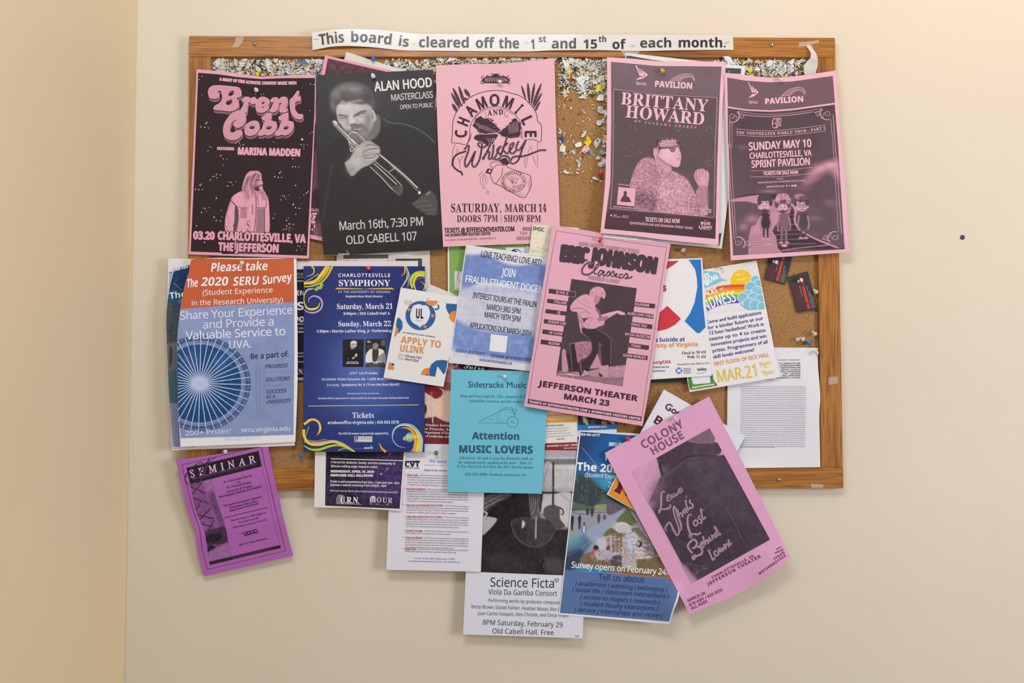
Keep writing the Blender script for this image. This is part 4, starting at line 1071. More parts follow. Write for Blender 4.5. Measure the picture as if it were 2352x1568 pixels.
# hand
p.poly([(560, 110), (620, 50), (680, 20), (740, 20), (800, 60), (850, 100), (850, 180), (830, 220), (790, 260), (720, 310), (640, 340), (580, 390), (530, 435), (490, 425), (430, 300), (440, 270), (490, 230), (520, 170)], '#a5a09f', 14)
p.glow(560, 270, 80, 70, '#c2bdbc', .9).glow(600, 130, 60, 60, '#bab5b4', .7).glow(500, 370, 60, 50, '#8f8a89', .6)
for a_ in ([(640, 160), (720, 120), (800, 110), (850, 110)], [(640, 190), (730, 195), (800, 180), (850, 170)], [(650, 220), (730, 225), (800, 205)], [(680, 80), (740, 60), (800, 75)]): p.line(a_, 9, '#5e5a5a', 6, .9)
for a_ in ([(700, 145), (790, 135), (835, 135)], [(700, 205), (780, 195)], [(690, 250), (760, 240), (810, 215)], [(700, 95), (780, 90)]): p.line(a_, 14, '#c0bbba', 9, .8)
# trumpet lower part
p.line([(850, 185), (960, 275), (1150, 435), (1330, 630)], 40, '#55504f', 12, .7).line([(850, 185), (965, 280), (1160, 445), (1300, 580)], 11, '#f0ecea', 3).line([(1000, 330), (1160, 470), (1290, 610)], 8, '#a5a19f', 5, .8)
p.ell(1325, 640, 16, 18, '#e6e2e0', 4).line([(735, 330), (880, 470), (980, 580), (1050, 640)], 9, '#d7d3d1', 3).line([(780, 290), (930, 430), (1050, 540)], 9, '#e5e1df', 3).line([(795, 265), (870, 330), (1000, 440), (1110, 555)], 8, '#d0ccca', 3)
p.line([(760, 310), (900, 460), (1010, 580)], 12, '#5f5b5a', 5, .8).line([(1110, 555), (1120, 600), (1060, 640)], 8, '#8d8988', 4).line([(990, 580), (1050, 560), (1110, 560)], 6, '#75716f', 4)
p.line([(960, 390), (1030, 345)], 9, '#b5b1af', 4).line([(970, 330), (1000, 300)], 8, '#8f8b8a', 4).poly([(1010, 590), (1110, 560), (1125, 640), (1090, 680), (1040, 650)], '#5a5655', 8, .8)
for k in range(24): p.ell(rr.uniform(800, 1110), rr.uniform(300, 660), 5, 4, rr.choice(['#c5c1bf', '#8b8786']), 3, .5)
# far hand holding the bell
p.poly([(1330, 700), (1380, 650), (1450, 620), (1510, 660), (1540, 760), (1530, 900), (1440, 905), (1360, 860), (1240, 780)], '#544f4f', 18, .9)
for a_ in ([(1240, 770), (1330, 740), (1440, 740)], [(1290, 820), (1370, 800), (1470, 790)], [(1340, 860), (1420, 850), (1500, 840)], [(1400, 900), (1480, 890)]): p.line(a_, 12, '#686362', 8, .8)
p.line([(1410, 662), (1452, 628)], 7, '#d0ccca', 3).noise(60, .012, 4).done()
zz('C')
GR = '#c9c4c4'
T('s', 'ALAN HOOD', 876, 868, 1645, 806, 122, '#dcd6d7', bold=4.5, res=4); T('s', 'MASTERCLASS', 1090, 996, 1656, 952, 84, GR, bold=1.5, tr=-.04); T('s', 'OPEN TO PUBLIC', 1212, 1108, 1655, 1076, 56, GR, bold=1, tr=-.03)
zz('D')
T('s', 'March 16th, 7:30 PM', 358, 1090, 1380, 1030, 102, GR, bold=1.5, tr=-.03); T('s', 'OLD CABELL 107', 442, 1260, 1300, 1206, 100, GR, bold=1.5, tr=-.03)
T('r', 'music', 348, 1392, 492, 1386, 34, GR); L([(455, 1330), (462, 1352)], 6, GR); L([(184, 1392), (345, 1388)], 3, '#a9a4a4')
s.finish()
zz('O')


# ---- Chamomile and Whiskey
PC = '#e2afba'; IK = '#43303a'
s = Sheet('concert_poster', 'plain pink poster with a winged arch emblem and tilted bottle, next to the trumpet poster', 'poster',
          [(1001, 150), (1273.6, 133.6), (1287, 557), (1018, 566.5)], PC, top=[(1080, 147), (1148, 146), (1215, 140)], right=[(1277, 280), (1284, 450)], left=[(1005, 300), (1011, 440)],
          hh=(24, 24, 20, 26), bumps=[(1148, 190, -6, 45, 30)])
zz('E')
# crest
F([(575, 625), (620, 600), (680, 600), (725, 570), (770, 600), (830, 600), (880, 625), (890, 660), (870, 685), (580, 685), (560, 660)], IK)
for sgn, cx in ((-1, 575), (1, 875)):
    A_(cx, 620, 20, 22, 0, 300, 7, IK); A_(cx + sgn * 8, 672, 20, 20, 0, 330, 7, IK); A_(cx - sgn * 55, 605, 16, 16, 0, 300, 6, IK)
A_(725, 598, 36, 24, 180, 360, 7, IK); O(725, 600, 20, 18, IK); A_(690, 580, 18, 12, 0, 300, 5, IK); A_(762, 580, 18, 12, 0, 300, 5, IK)
L([(590, 635), (640, 622), (810, 622), (860, 635), (868, 660)], 3, PC, layer=3)
T('r', 'JEFFERSON', 588, 668, 860, 668, 36, '#c995a8', 4)
# wings
def feather(x0, y0, x1, y1, w):
    dx, dy = x1 - x0, y1 - y0; n = math.hypot(dx, dy); nx_, ny_ = -dy / n * w, dx / n * w
    F([(x0, y0), (x0 + dx * .3 + nx_, y0 + dy * .3 + ny_), (x0 + dx * .75 + nx_ * .9, y0 + dy * .75 + ny_ * .9), (x1, y1), (x0 + dx * .8 - nx_ * .9, y0 + dy * .8 - ny_ * .9), (x0 + dx * .3 - nx_, y0 + dy * .3 - ny_)], IK, True)
    for k in range(5):
        t_ = .15 + .16 * k
        L([(x0 + dx * t_ - nx_ * .5, y0 + dy * t_ - ny_ * .5), (x0 + dx * (t_ + .1) + nx_ * .4, y0 + dy * (t_ + .1) + ny_ * .4)], 2.2, '#b98a9c', layer=3)
for a_ in ((210, 738, 312, 960, 17), (280, 718, 350, 935, 16), (350, 755, 412, 850, 20), (190, 798, 290, 985, 15), (205, 930, 262, 1030, 18), (300, 860, 395, 880, 14), (240, 900, 330, 960, 12)): feather(*a_)
for a_ in ((1110, 678, 1130, 930, 15), (1035, 712, 1085, 880, 12), (1192, 678, 1150, 940, 14), (1275, 685, 1165, 960, 15), (1280, 800, 1175, 985, 13), (1262, 900, 1195, 1010, 12), (1235, 960, 1205, 1015, 9)): feather(*a_)
# arch
L([(195, 1400), (205, 1250), (215, 1130), (270, 1000), (380, 880), (540, 800), (730, 770), (900, 800), (1040, 850), (1160, 960), (1215, 1060), (1230, 1140), (1275, 1200), (1270, 1390)], 7, IK, True)
L([(375, 1425), (410, 1330), (420, 1200), (470, 1100), (560, 1010), (700, 965), (820, 980), (930, 1040), (1010, 1130), (1035, 1240), (1045, 1350)], 6, IK, True)
L([(400, 1380), (430, 1300), (440, 1270), (420, 1360), (380, 1420)], 4, IK); L([(1020, 1240), (1030, 1340)], 3, IK); L([(1010, 1250), (1015, 1340)], 3, IK)
L([(195, 1400), (280, 1405), (370, 1428)], 6, IK, True); L([(1110, 1360), (1190, 1365), (1262, 1395)], 6, IK, True)
L([(490, 1170), (480, 1100), (560, 1030), (700, 990), (820, 1000), (930, 1060)], 3, IK, True)
arc = [(300 + 0, 0)]
def arcletters(txt, cx, cy, rx, ry, a0, a1, cap, st='s', bold=5, wsc=1.0, fx=None):
    n = len(txt)
    for i, ch in enumerate(txt):
        a = math.radians(a0 + (a1 - a0) * i / (n - 1)) if fx is None else math.radians(fx[i])
        x, y = cx + rx * math.cos(a), cy + ry * math.sin(a)
        tx, ty = -math.sin(a), math.cos(a)
        w_ = cap * wsc * {'I': .22, 'M': .95, 'O': .95}.get(ch, .68) / 2
        nx_, ny_ = math.cos(a) * cap / 2, math.sin(a) * cap / 2
        T(st, ch, x - tx * w_ - nx_, y - ty * w_ - ny_, x + tx * w_ - nx_, y + ty * w_ - ny_, cap, IK, bold=bold)
arcletters('CHAMOMILE', 725, 1300, 418, 412, 180, 360, 132, bold=7, fx=[181, 202, 224, 246, 268, 291, 312, 335, 359])
T('r', 'AND', 632, 1072, 818, 1060, 62, IK, bold=1, tr=.15)
L([(600, 1030), (620, 1080), (590, 1090), (620, 1110)], 4, IK); L([(835, 1020), (830, 1070), (870, 1110), (850, 1080), (880, 1070)], 4, IK)
# bird
F([(445, 1195), (470, 1150), (485, 1110), (545, 1078), (585, 1112), (640, 1100), (700, 1130), (690, 1150), (740, 1180), (730, 1200), (790, 1240), (770, 1290), (700, 1280), (600, 1292), (515, 1275), (500, 1240)], IK)
F([(770, 1290), (800, 1240), (850, 1215), (845, 1195), (890, 1180), (880, 1160), (925, 1145), (915, 1125), (965, 1100), (1000, 1150), (1028, 1170), (1015, 1195), (1035, 1220), (1015, 1250), (1025, 1290), (995, 1335), (900, 1345), (800, 1320)], IK)
F([(465, 1350), (505, 1302), (620, 1292), (745, 1300), (735, 1340), (690, 1410), (640, 1440), (570, 1400)], IK, True)
for k in range(9): L([(470 + 30 * k, 1150 + 12 * k), (540 + 26 * k, 1230 + 8 * k)], 4, '#caa0b0', layer=3)
for k in range(10): L([(620 + 18 * k, 1100 + 14 * k), (690 + 12 * k, 1150 + 12 * k)], 5, PC, layer=3)
for k in range(8): L([(870 + 16 * k, 1190 - 8 * k), (900 + 14 * k, 1290 - 4 * k)], 4, '#caa0b0', layer=3)
L([(490, 1260), (560, 1295), (700, 1290), (760, 1270)], 6, PC, True, layer=3); L([(760, 1270), (860, 1190), (920, 1110)], 6, PC, True, layer=3)
rr = random.Random(4)
for k in range(70):
    x, y = rr.uniform(500, 980), rr.uniform(1180, 1360)
    if y > 1150 + abs(x - 740) * .1: L([(x, y), (x + 12, y + 6)], 2.5, '#b98ea0', layer=3)
# Whiskey in rope script, drawn pink outline then dark core
rope = [([(345, 1480), (400, 1430), (395, 1500), (355, 1620), (370, 1690), (430, 1600), (480, 1500), (440, 1640), (470, 1690), (530, 1600), (560, 1430), (545, 1395), (510, 1420), (560, 1460), (620, 1430)], 1),
        ([(640, 1350), (660, 1420), (590, 1560), (570, 1600), (610, 1530), (650, 1510), (640, 1590), (670, 1590)], 1), ([(700, 1420), (690, 1520), (680, 1590), (720, 1570), (760, 1480), (790, 1440), (740, 1490), (790, 1560), (740, 1600), (700, 1590)], 1),
        ([(860, 1330), (840, 1400), (790, 1540)], 1), ([(870, 1400), (810, 1470), (860, 1530), (890, 1500), (930, 1440), (940, 1400), (900, 1430), (890, 1500), (930, 1530), (980, 1480)], 1),
        ([(1000, 1380), (970, 1460), (1000, 1490), (1050, 1430), (1090, 1360), (1040, 1480), (1000, 1600), (940, 1650), (900, 1630), (940, 1570), (1060, 1560), (1180, 1520), (1260, 1490), (1330, 1490)], 1)]
for pts, _ in rope: L(pts, 30, PC, True, layer=4); 
for pts, _ in rope: L(pts, 22, IK, True, layer=5)
for pts, _ in rope:
    pp = smooth_pts(pts, False, 3)
    for k in range(0, len(pp) - 1, 1): L([(pp[k][0] - 7, pp[k][1] + 4), (pp[k][0] + 7, pp[k][1] - 4)], 3, '#c394a8', layer=6)
O(700, 1365, 20, 20, PC, 4); O(700, 1365, 13, 13, IK, 5)
L([(370, 1500), (260, 1540), (215, 1600), (215, 1680), (280, 1740), (310, 1750), (325, 1790)], 20, IK, True, layer=3)
L([(240, 1420), (210, 1480), (200, 1620), (190, 1690)], 4, IK); L([(1225, 1395), (1230, 1500)], 4, IK)
L([(245, 1530), (268, 1465), (292, 1525)], 4, IK); L([(1110, 1520), (1140, 1435), (1165, 1510)], 4, IK)
zz('F')
L([(1075, 60), (1070, 120), (1085, 190), (1110, 60)], 4, IK); L([(1172, 40), (1195, 120), (1235, 190), (1225, 30)], 4, IK); L([(335, 40), (290, 110), (300, 190)], 4, IK); L([(275, 60), (290, 120)], 4, IK)
# bottle
L([(672, 200), (655, 250), (700, 360), (780, 400), (1040, 540), (1110, 490), (1150, 400), (1145, 310), (1120, 270), (900, 190), (830, 140), (800, 150)], 6, IK, True, closed=False)
L([(680, 205), (740, 150), (800, 150), (830, 160)], 5, IK, True); F([(630, 190), (690, 205), (665, 262), (600, 242)], IK); F([(648, 205), (668, 212), (655, 245), (635, 235)], PC, layer=3)
L([(690, 190), (665, 160), (670, 125), (710, 110), (770, 112), (800, 140)], 16, IK, True); L([(690, 190), (665, 160), (670, 125), (710, 110), (770, 112), (800, 140)], 9, PC, True, layer=3)
L([(812, 180), (790, 280), (720, 385)], 5, IK, True); L([(770, 60), (830, 40), (880, 60), (890, 110), (850, 140), (790, 110)], 20, IK, True); F([(750, 90), (850, 60), (880, 110), (840, 150), (770, 120)], IK)
A_(940, 350, 148, 128, 0, 360, 3, IK, n=40); A_(940, 350, 105, 92, 0, 360, 2.5, IK, n=30)
for i, ch in enumerate('CHARLOTTESVILLE'):
    a = math.radians(135 + i * 12.5); T('p', ch, 940 + 118 * math.cos(a) - 8 * -math.sin(a), 352 + 100 * math.sin(a) - 8 * math.cos(a), 940 + 118 * math.cos(a) + 8 * -math.sin(a), 352 + 100 * math.sin(a) + 8 * math.cos(a), 22, IK, bold=1.5)
for i, ch in enumerate('LIVE MUSIC HALL'):
    a = math.radians(-30 + i * 10.5); T('p', ch, 940 + 118 * math.cos(a) - 7 * -math.sin(a), 352 + 100 * math.sin(a) - 7 * math.cos(a), 940 + 118 * math.cos(a) + 7 * -math.sin(a), 352 + 100 * math.sin(a) + 7 * math.cos(a), 20, IK, bold=1)
def star(x, y, r, w=3):
    L([(x + (r if k % 2 == 0 else r * .45) * math.sin(k * math.pi / 5 + .3), y - (r if k % 2 == 0 else r * .45) * math.cos(k * math.pi / 5 + .3)) for k in range(10)], w, IK, closed=True)
star(982, 318, 18); star(962, 362, 20); star(940, 408, 20)
for k in range(7): L([(930, 375), (862 + 16 * k, 300 - 6 * k if k < 5 else 290)], 2, IK)
for k in range(5): L([(990 - 10 * k, 395 + 5 * k), (1040 - 8 * k, 380 + 14 * k)], 2, IK)
for k in range(14): L([(1040 - 18 * k, 536 - 9 * k), (1075 - 20 * k, 500 - 10 * k)], 2, '#8b6a78')
for k in range(8): L([(1140, 320 + 14 * k), (1115, 340 + 16 * k)], 2, '#8b6a78')
for a_ in ([(600, 250), (550, 290), (540, 340), (560, 400), (580, 440)], [(590, 270), (570, 330), (585, 400), (600, 445)], [(610, 270), (600, 340), (625, 370)], [(570, 220), (540, 260)], [(625, 300), (635, 330)]): L(a_, 3.5, '#7b5a68', True)
A_(628, 482, 12, 18, 0, 360, 3, IK); O(530, 268, 5, 8, IK)
# lettering
T('r', 'SATURDAY,', 182, 716, 795, 716, 102, IK, tr=.04); T('r', 'MARCH', 832, 712, 1215, 714, 94, IK, tr=.04); T('r', '14', 1238, 714, 1335, 712, 94, IK)
T('r', 'DOORS 7PM', 258, 836, 752, 830, 80, IK, tr=.03); T('r', 'SHOW 8PM', 820, 832, 1268, 834, 80, IK, tr=.03); L([(790, 750), (790, 850)], 4, '#8b6472')
T('s', 'TICKETS @ JEFFERSONTHEATER.COM', 110, 964, 952, 944, 56, IK, bold=2.5); T('s', 'THE DOWNTOWN VISITORS CENTER', 112, 1012, 664, 990, 34, IK, bold=1.5)
T('b', '110 E. MAIN ST. ON THE DOWNTOWN MALL - CHARLOTTESVILLE, VA', 116, 1064, 732, 1036, 20, '#a06a80')
F([(1048, 898), (1158, 900), (1158, 936), (1048, 936)], '#7b5464'); T('b', 'GUINNESS', 1056, 930, 1160, 930, 22, '#d8a0b2', 3); T('s', 'TOP OF', 1015, 992, 1190, 990, 40, '#8a5c6e', tr=.3, bold=1)
T('b', 'CHARLOTTESVILLE', 972, 1030, 1180, 1026, 20, '#8a5c6e'); T('b', 'PIZZA AND MORE', 975, 1052, 1180, 1046, 18, '#8a5c6e')
s.finish()
zz('O')


# ---- the typed page
s = Sheet('printed_page', 'white page of dense small typed text at the lower right corner of the cork', 'notice',
          [(1672, 797), (1878.8, 798.3), (1884.3, 1072.6), (1669, 1075)], '#dfdfe6', right=[(1879, 840), (1884, 909), (1882, 954), (1883, 1010)], hh=(13, 13, 24, 14), bumps=[(1868, 910, 6, 30, 60)], kink=[('v', .45, 3, .5)])
zz('W')
GT = '#9a99a8'
T('r', 'UVA COLLEGE AT WISE', 1400, 160, 1505, 158, 9, '#4a4950'); T('r', 'SUBJECT: LIBRARIAN', 1560, -60, 1800, -62, 12, '#6a6974')
for k, (x, t_) in enumerate(((1570, 'IS A RESULT OF THE'), (1575, 'A PERMANENT HIRE'), (1580, 'WAGE FUNDING FOR'), (1583, 'MIDWAY  ALUMNAE'), (1586, 'BELLA FOUNDATION'), (1610, 'AND   ARCHIVE'), (1600, 'HALL EMPLOYEE'), (1530, 'NOVEMBER 12, AT NOON'))):
    T('r', t_, x, -22 + 23 * k, 1806, -24 + 23.2 * k, 13, '#6a6974', bold=.6)
for k in range(29):
    y = 238 + 24 * k - (k * k) * .0
    T('r', words(300 + k, 19), 1135 - .25 * k, y, (1872 if k else 1872) - .5 * k, y + 1, 13, GT, res=1)
T('r', words(340, 9), 1128, 918, 1516, 920, 13, GT, res=1)
s.finish()
zz('O')


# ---- suicide-prevention walk poster over a dark sheet
s = Sheet('paper_sheet', 'black sheet whose bottom edge shows under the red and blue walk poster', 'paper',
          [(1420, 700), (1580, 700), (1577, 877), (1420, 881)], '#35343a', hh=(15, 15, 17, 17)).finish()
s = Sheet('hackathon_flyer', 'hand-drawn white flyer with a smiling sun, rainbow and clouds, right of centre', 'flyer',
          [(1530, 634), (1737.8, 598), (1791.4, 865.7), (1584, 900)], '#e6e3e8', hh=(17, 17, 25, 22), bumps=[(1655, 617, -2, 40)])
zz('V')
p = Pic([(560, 250), (1225, 145), (1318, 660), (640, 715)], '#e3dfe4', 1.5, name='printed_drawing')
for k in range(32):
    a = math.radians(150 + k * 8); p.line([(1060 + 145 * math.cos(a), 370 + 145 * math.sin(a)), (1060 + 330 * math.cos(a), 370 + 330 * math.sin(a))], 10, '#e9dfa4' if k % 2 else '#d9d2de', 3, .9)
p.poly([(560, 270), (700, 250), (810, 270), (830, 320), (900, 350), (830, 365), (780, 390), (600, 440)], '#7cc0d6', 3, .95)
p.ell(1060, 370, 122, 138, '#ecc32c', 4).poly([(1000, 295), (1025, 283), (1050, 290)], '#fff3b0', 3)
p.line([(1010, 345), (1060, 340), (1115, 318)], 8, '#f4ecc0', 2).line([(1015, 288), (1040, 300)], 5, '#f4ecc0', 2).line([(1070, 285), (1095, 275)], 5, '#f4ecc0', 2).line([(1045, 310), (1058, 308)], 5, '#d9952a', 2)
for k, c_ in enumerate(('#d8502f', '#e58030', '#e9b034', '#e6cf3c', '#5fa84c', '#3f8fc0', '#5b4596')):
    o_ = k * 34
    w_ = 36
    p.line([(520, 560 + o_ * .97), (640, 500 + o_ * .95), (760, 445 + o_ * .9), (900, 418 + o_ * .84), (1100, 412 + o_ * .8)], w_, c_, 2)
p.line([(560, 790), (680, 712), (800, 660), (1000, 620)], 16, '#e3dfe4', 3)
def cloud(x, y, r, c_='#7fbfd4'):
    p.ell(x, y, r + 7, r * .9 + 7, '#e6eef2', 2).ell(x, y, r, r * .9, c_, 2)
for a_ in ((1210, 340, 46), (1245, 400, 60), (1160, 420, 58), (1230, 470, 60), (1130, 520, 66), (1075, 540, 56), (1190, 540, 60), (1265, 560, 60), (1140, 600, 62), (1210, 620, 60), (1280, 630, 44)): cloud(*a_)
p.line([(1050, 610), (1110, 655), (1200, 672), (1300, 660)], 9, '#3f88a8', 3).glow(1180, 560, 60, 30, '#a6d3e2', .6).glow(1240, 440, 40, 30, '#a6d3e2', .6)
p.noise(10, .03, 2).done()
T('s', 'ES', 655, 330, 718, 308, 44, '#e9f2f6', bold=4); T('s', '@UVA', 660, 400, 815, 330, 56, '#e9f2f6', bold=4)
T('s', 'HACKS', 620, 535, 802, 480, 58, '#f2e6e6', bold=4, layer=4); T('s', 'of . . .', 820, 462, 930, 446, 30, '#f2e6e6', bold=1, layer=4)
T('s', 'KINDNESS', 0, 0, 0, 0, 118, '#f4f0f2', path=[(600, 735), (690, 680), (780, 635), (900, 600), (1005, 580)], bold=3, layer=4)
NB = '#3a3c78'
for t_, x, y, x2, y2 in (('Come and build applications', 672, 826, 1280, 716), ('for a kinder future at our', 692, 886, 1300, 778), ('12 hour hackathon! Work in', 708, 944, 1308, 842), ('teams up to 4 to create', 712, 1008, 1326, 908),
        ('innovative projects and win', 730, 1070, 1338, 972), ('prizes. Programmers of all', 746, 1136, 1350, 1036), ('skill levels welcome!', 754, 1204, 1204, 1122)):
    T('p', t_, x, y, x2, y2, 38, NB, bold=.8, res=2)
T('p', 'FIRST FLOOR OF RICE HALL', 764, 1284, 1366, 1180, 42, '#e29a5c', bold=1); T('s', 'MAR.', 796, 1462, 1102, 1414, 126, '#e3c344', bold=2); T('s', '21', 1110, 1420, 1260, 1390, 136, '#e3c344', bold=2)
T('p', '9am', 1262, 1292, 1388, 1262, 50, '#e6cf60', bold=2); L([(1310, 1308), (1325, 1296), (1340, 1306), (1356, 1294)], 7, '#e6cf60', True); T('p', '9pm', 1290, 1384, 1418, 1364, 50, '#e6cf60', bold=2)
p = Pic([(465, 1412), (740, 1370), (800, 1500), (500, 1550)], '#e6e3e8', 1.6, name='printed_corner')
p.poly([(490, 1395), (735, 1350), (752, 1430), (790, 1480), (795, 1500), (505, 1545), (480, 1440)], '#4f7f33', 3)
rr = random.Random(9)
for k in range(60):
    x, y = rr.uniform(490, 790), rr.uniform(1420, 1540); p.line([(x, y), (x + rr.uniform(-6, 12), y - 26)], 4, rr.choice(['#7ba548', '#3a6426', '#96b860']), 2, .7)
p.poly([(508, 1398), (715, 1385), (722, 1470), (530, 1485)], '#e4e4ea', 1.5, 1, False).done()
T('b', 'tinyurl.com/hackuva', 520, 1530, 765, 1492, 22, '#e6ecdf', bold=1)
s.finish()
zz('O')
s = Sheet('walk_poster', 'white poster with big red and blue arcs, partly behind the guitarist poster', 'poster',
          [(1400, 598), (1612.6, 592.5), (1634.7, 862.5), (1422, 876)], '#e7e4e5', hh=(20, 20, 25, 24))
zz('V')
F([(262, 140), (378, 136), (320, 180), (252, 225), (200, 200)], '#cb3a46'); F([(485, 125), (617, 122), (628, 330), (640, 600), (668, 862), (600, 928), (570, 920), (440, 795), (500, 710), (550, 590), (580, 420), (575, 330), (555, 230)], '#2f76bf')
F([(250, 628), (400, 768), (340, 830), (250, 880), (160, 902), (140, 900), (170, 700)], '#cb3a46'); T('b', 's', 205, 468, 243, 466, 78, '#cb3a46', bold=3)
T('b', 'Out of the Darkness', -500, 1022, 152, 1022, 46, '#2b3f86'); T('b', 'Suicide at', 162, 1020, 445, 1014, 44, '#2b3f86'); T('b', 'University of Virginia', -70, 1092, 588, 1068, 46, '#e08a4c')
T('r', 'Check in: 10 AM', 410, 1158, 675, 1144, 30, '#4a484e'); T('r', 'Walk: 11 AM', 468, 1200, 674, 1196, 30, '#4a484e'); T('s', 'afsp.org/UVA', 20, 1262, 290, 1256, 34, '#c0454e', bold=1.5)
T('b', 'walk@virginia.edu for', 10, 1306, 272, 1304, 20, '#3a4f9c'); T('b', 'more questions!', 20, 1346, 232, 1346, 20, '#3a4f9c'); T('r', 'Presented by Active Minds at UVA', 362, 1276, 708, 1262, 20, '#6a6870')
A_(378, 1335, 28, 26, 0, 360, 18, '#3f78c4', n=20); 
for k in range(4): 
    a = math.radians(45 + 90 * k); L([(378 + 18 * math.cos(a), 1335 + 17 * math.sin(a)), (378 + 40 * math.cos(a), 1335 + 36 * math.sin(a))], 9, '#e7e4e5', layer=3)
for k, t_ in enumerate(('American', 'Foundation', 'for Suicide', 'Prevention')): T('b', t_, 428, 1318 + 17 * k, 505 + 10 * (k % 2), 1314 + 17 * k, 13, '#5a6aa0')
L([(541, 1300), (543, 1375)], 1.5, '#a9a9b4'); T('b', 'out of the', 575, 1322, 660, 1316, 15, '#5c5c66'); T('b', 'DARKNESS', 580, 1336, 682, 1328, 15, '#5c5c66', bold=1); L([(565, 1360), (600, 1366), (650, 1352), (678, 1340)], 5, '#6f9ad0', True)
s.finish()
zz('O')


# ---- survey poster, lower middle
s = Sheet('survey_poster', 'blue survey poster with campus photos hanging below the board, its lower corner curled', 'poster',
          [(1331.4, 987.5), (1606, 1008), (1538, 1433), (1283.4, 1411)], '#e6e7ee', top=[(1400, 992), (1470, 996)], right=[(1584, 1180), (1563, 1330), (1560, 1362), (1557, 1378), (1545, 1408)], hh=(18, 18, 26, 22), bumps=[(1555, 1400, 20, 26, 40)])
p = Pic([(1334, 991), (1600, 1010), (1537, 1427), (1286, 1407)], '#2c5f9c', 1.7, name='printed_photo', edges=dict(right=[(1579, 1180), (1558, 1330), (1556, 1362), (1553, 1376), (1543, 1405)]))
zz('Y')
p.grad(380, 130, 500, 1200, '#243f78', '#2f86b8').glow(1050, 350, 460, 380, '#1c70b8', .8).glow(400, 300, 160, 260, '#2a3e70', .8).glow(850, 850, 240, 140, '#4aa6c8', .9)
p.poly([(340, 740), (420, 760), (520, 790), (640, 870), (760, 990), (1060, 1240), (600, 1560), (180, 1600), (230, 1300)], '#4f5a62', 14, 1, False)
p.poly([(330, 800), (450, 770), (540, 830), (600, 900), (690, 960), (720, 1060), (640, 1160), (520, 1220), (380, 1200), (290, 1160)], '#37474e', 20).noise(26, .55, 6, 3, poly=[(330, 740), (520, 780), (760, 990), (780, 1200), (280, 1240)], col='#6f8078')
p.poly([(620, 1190), (820, 1180), (830, 1240), (620, 1260)], '#a3ad6e', 10, .8).poly([(290, 1140), (560, 1230), (560, 1270), (280, 1240)], '#5d6d5a', 10, .8)
p.poly([(270, 1280), (780, 1260), (1060, 1240), (640, 1500), (180, 1650), (220, 1400)], '#9b9daa', 12).line([(280, 1300), (500, 1320), (540, 1300), (790, 1290)], 9, '#4a4e58', 4).poly([(780, 1150), (860, 1140), (1060, 1230), (800, 1330)], '#6a5f70', 12).noise(14, .12, 9, 3, poly=[(780, 1130), (1080, 1230), (790, 1340)])
for x, y, h_, c_ in ((280, 1360, 190, '#2e333c'), (385, 1360, 170, '#343942'), (565, 1260, 90, '#343840'), (500, 1260, 70, '#3a3e46'), (662, 1340, 130, '#5a4a4e'), (745, 1350, 110, '#5f6068')):
    p.poly([(x - 22, y), (x + 22, y), (x + 14, y + h_ * .6), (x + 8, y + h_), (x - 14, y + h_), (x - 18, y + h_ * .6)], c_, 6).ell(x, y - 14, 13, 15, c_, 4)
p.poly([(1060, 1240), (1960, 800), (1960, 2100), (180, 2100), (180, 1650), (640, 1500)], '#99a3bf', 10, 1, False)
zz('Z')
p.poly([(160, 470), (420, 330), (940, 20), (700, 320), (350, 740), (140, 840)], '#9aa6c2', 14, 1, False).poly([(180, 480), (400, 370), (500, 480), (340, 740), (150, 830)], '#4d6f8c', 60, .9, False).glow(260, 460, 140, 70, '#6fa6b0', .8, -25)
p.poly([(150, 660), (360, 560), (370, 760), (150, 850)], '#2f4257', 50, .9)
p.ell(402, 235, 14, 16, '#34383f', 3).poly([(375, 265), (425, 265), (432, 320), (415, 350), (372, 350)], '#5f86c0', 5).poly([(390, 275), (410, 275), (408, 345), (390, 345)], '#d9dde8', 4)
p.poly([(940, 30), (1000, 60), (1180, 330), (1510, 940), (900, 880), (340, 740), (520, 540), (800, 220)], '#b9b3b8', 6, 1, False)
p.poly([(960, 40), (1060, 190), (1080, 220), (1000, 260), (880, 240), (810, 200), (900, 100)], '#6d7350', 14).noise(12, .55, 14, 2, poly=[(950, 40), (1090, 230), (1150, 380), (1000, 340), (840, 230), (800, 200)], col='#4d5936')
p.poly([(810, 240), (900, 215), (990, 260), (1010, 350), (830, 340)], '#cfcdd0', 8)
for k in range(7): p.line([(830, 250 + 14 * k), (1000, 258 + 14 * k)], 3, '#a9a5aa', 2)
p.poly([(740, 290), (840, 350), (940, 360), (910, 440), (760, 390), (640, 400)], '#6d6e48', 12).poly([(1010, 300), (1090, 290), (1160, 360), (1150, 420), (1040, 370)], '#6d7350', 12)
p.poly([(680, 420), (930, 400), (930, 600), (700, 600)], '#8a6d68', 10, 1, False)
for k in range(5): p.line([(700 + 50 * k, 400), (700 + 50 * k, 600)], 6, '#cfc5c2', 2)
for k in range(3): p.line([(690, 440 + 60 * k), (920, 430 + 60 * k)], 5, '#cfc5c2', 2)
p.line([(740, 390), (750, 600)], 20, '#cbc7cc', 4).line([(905, 420), (905, 590)], 26, '#d9bfa4', 5).poly([(930, 380), (1080, 370), (1080, 640), (980, 620), (925, 560)], '#b6bcd0', 8).poly([(985, 380), (1080, 380), (1075, 600), (985, 600)], '#c9cde0', 8)
p.poly([(1140, 380), (1240, 450), (1340, 640), (1180, 640)], '#7d726e', 8)
for k in range(4): p.line([(1160 + 40 * k, 420 + 30 * k), (1170 + 40 * k, 640)], 5, '#c2bcbc', 2)
for k in range(4): p.line([(1150, 450 + 50 * k), (1300, 460 + 50 * k)], 4, '#c2bcbc', 2)
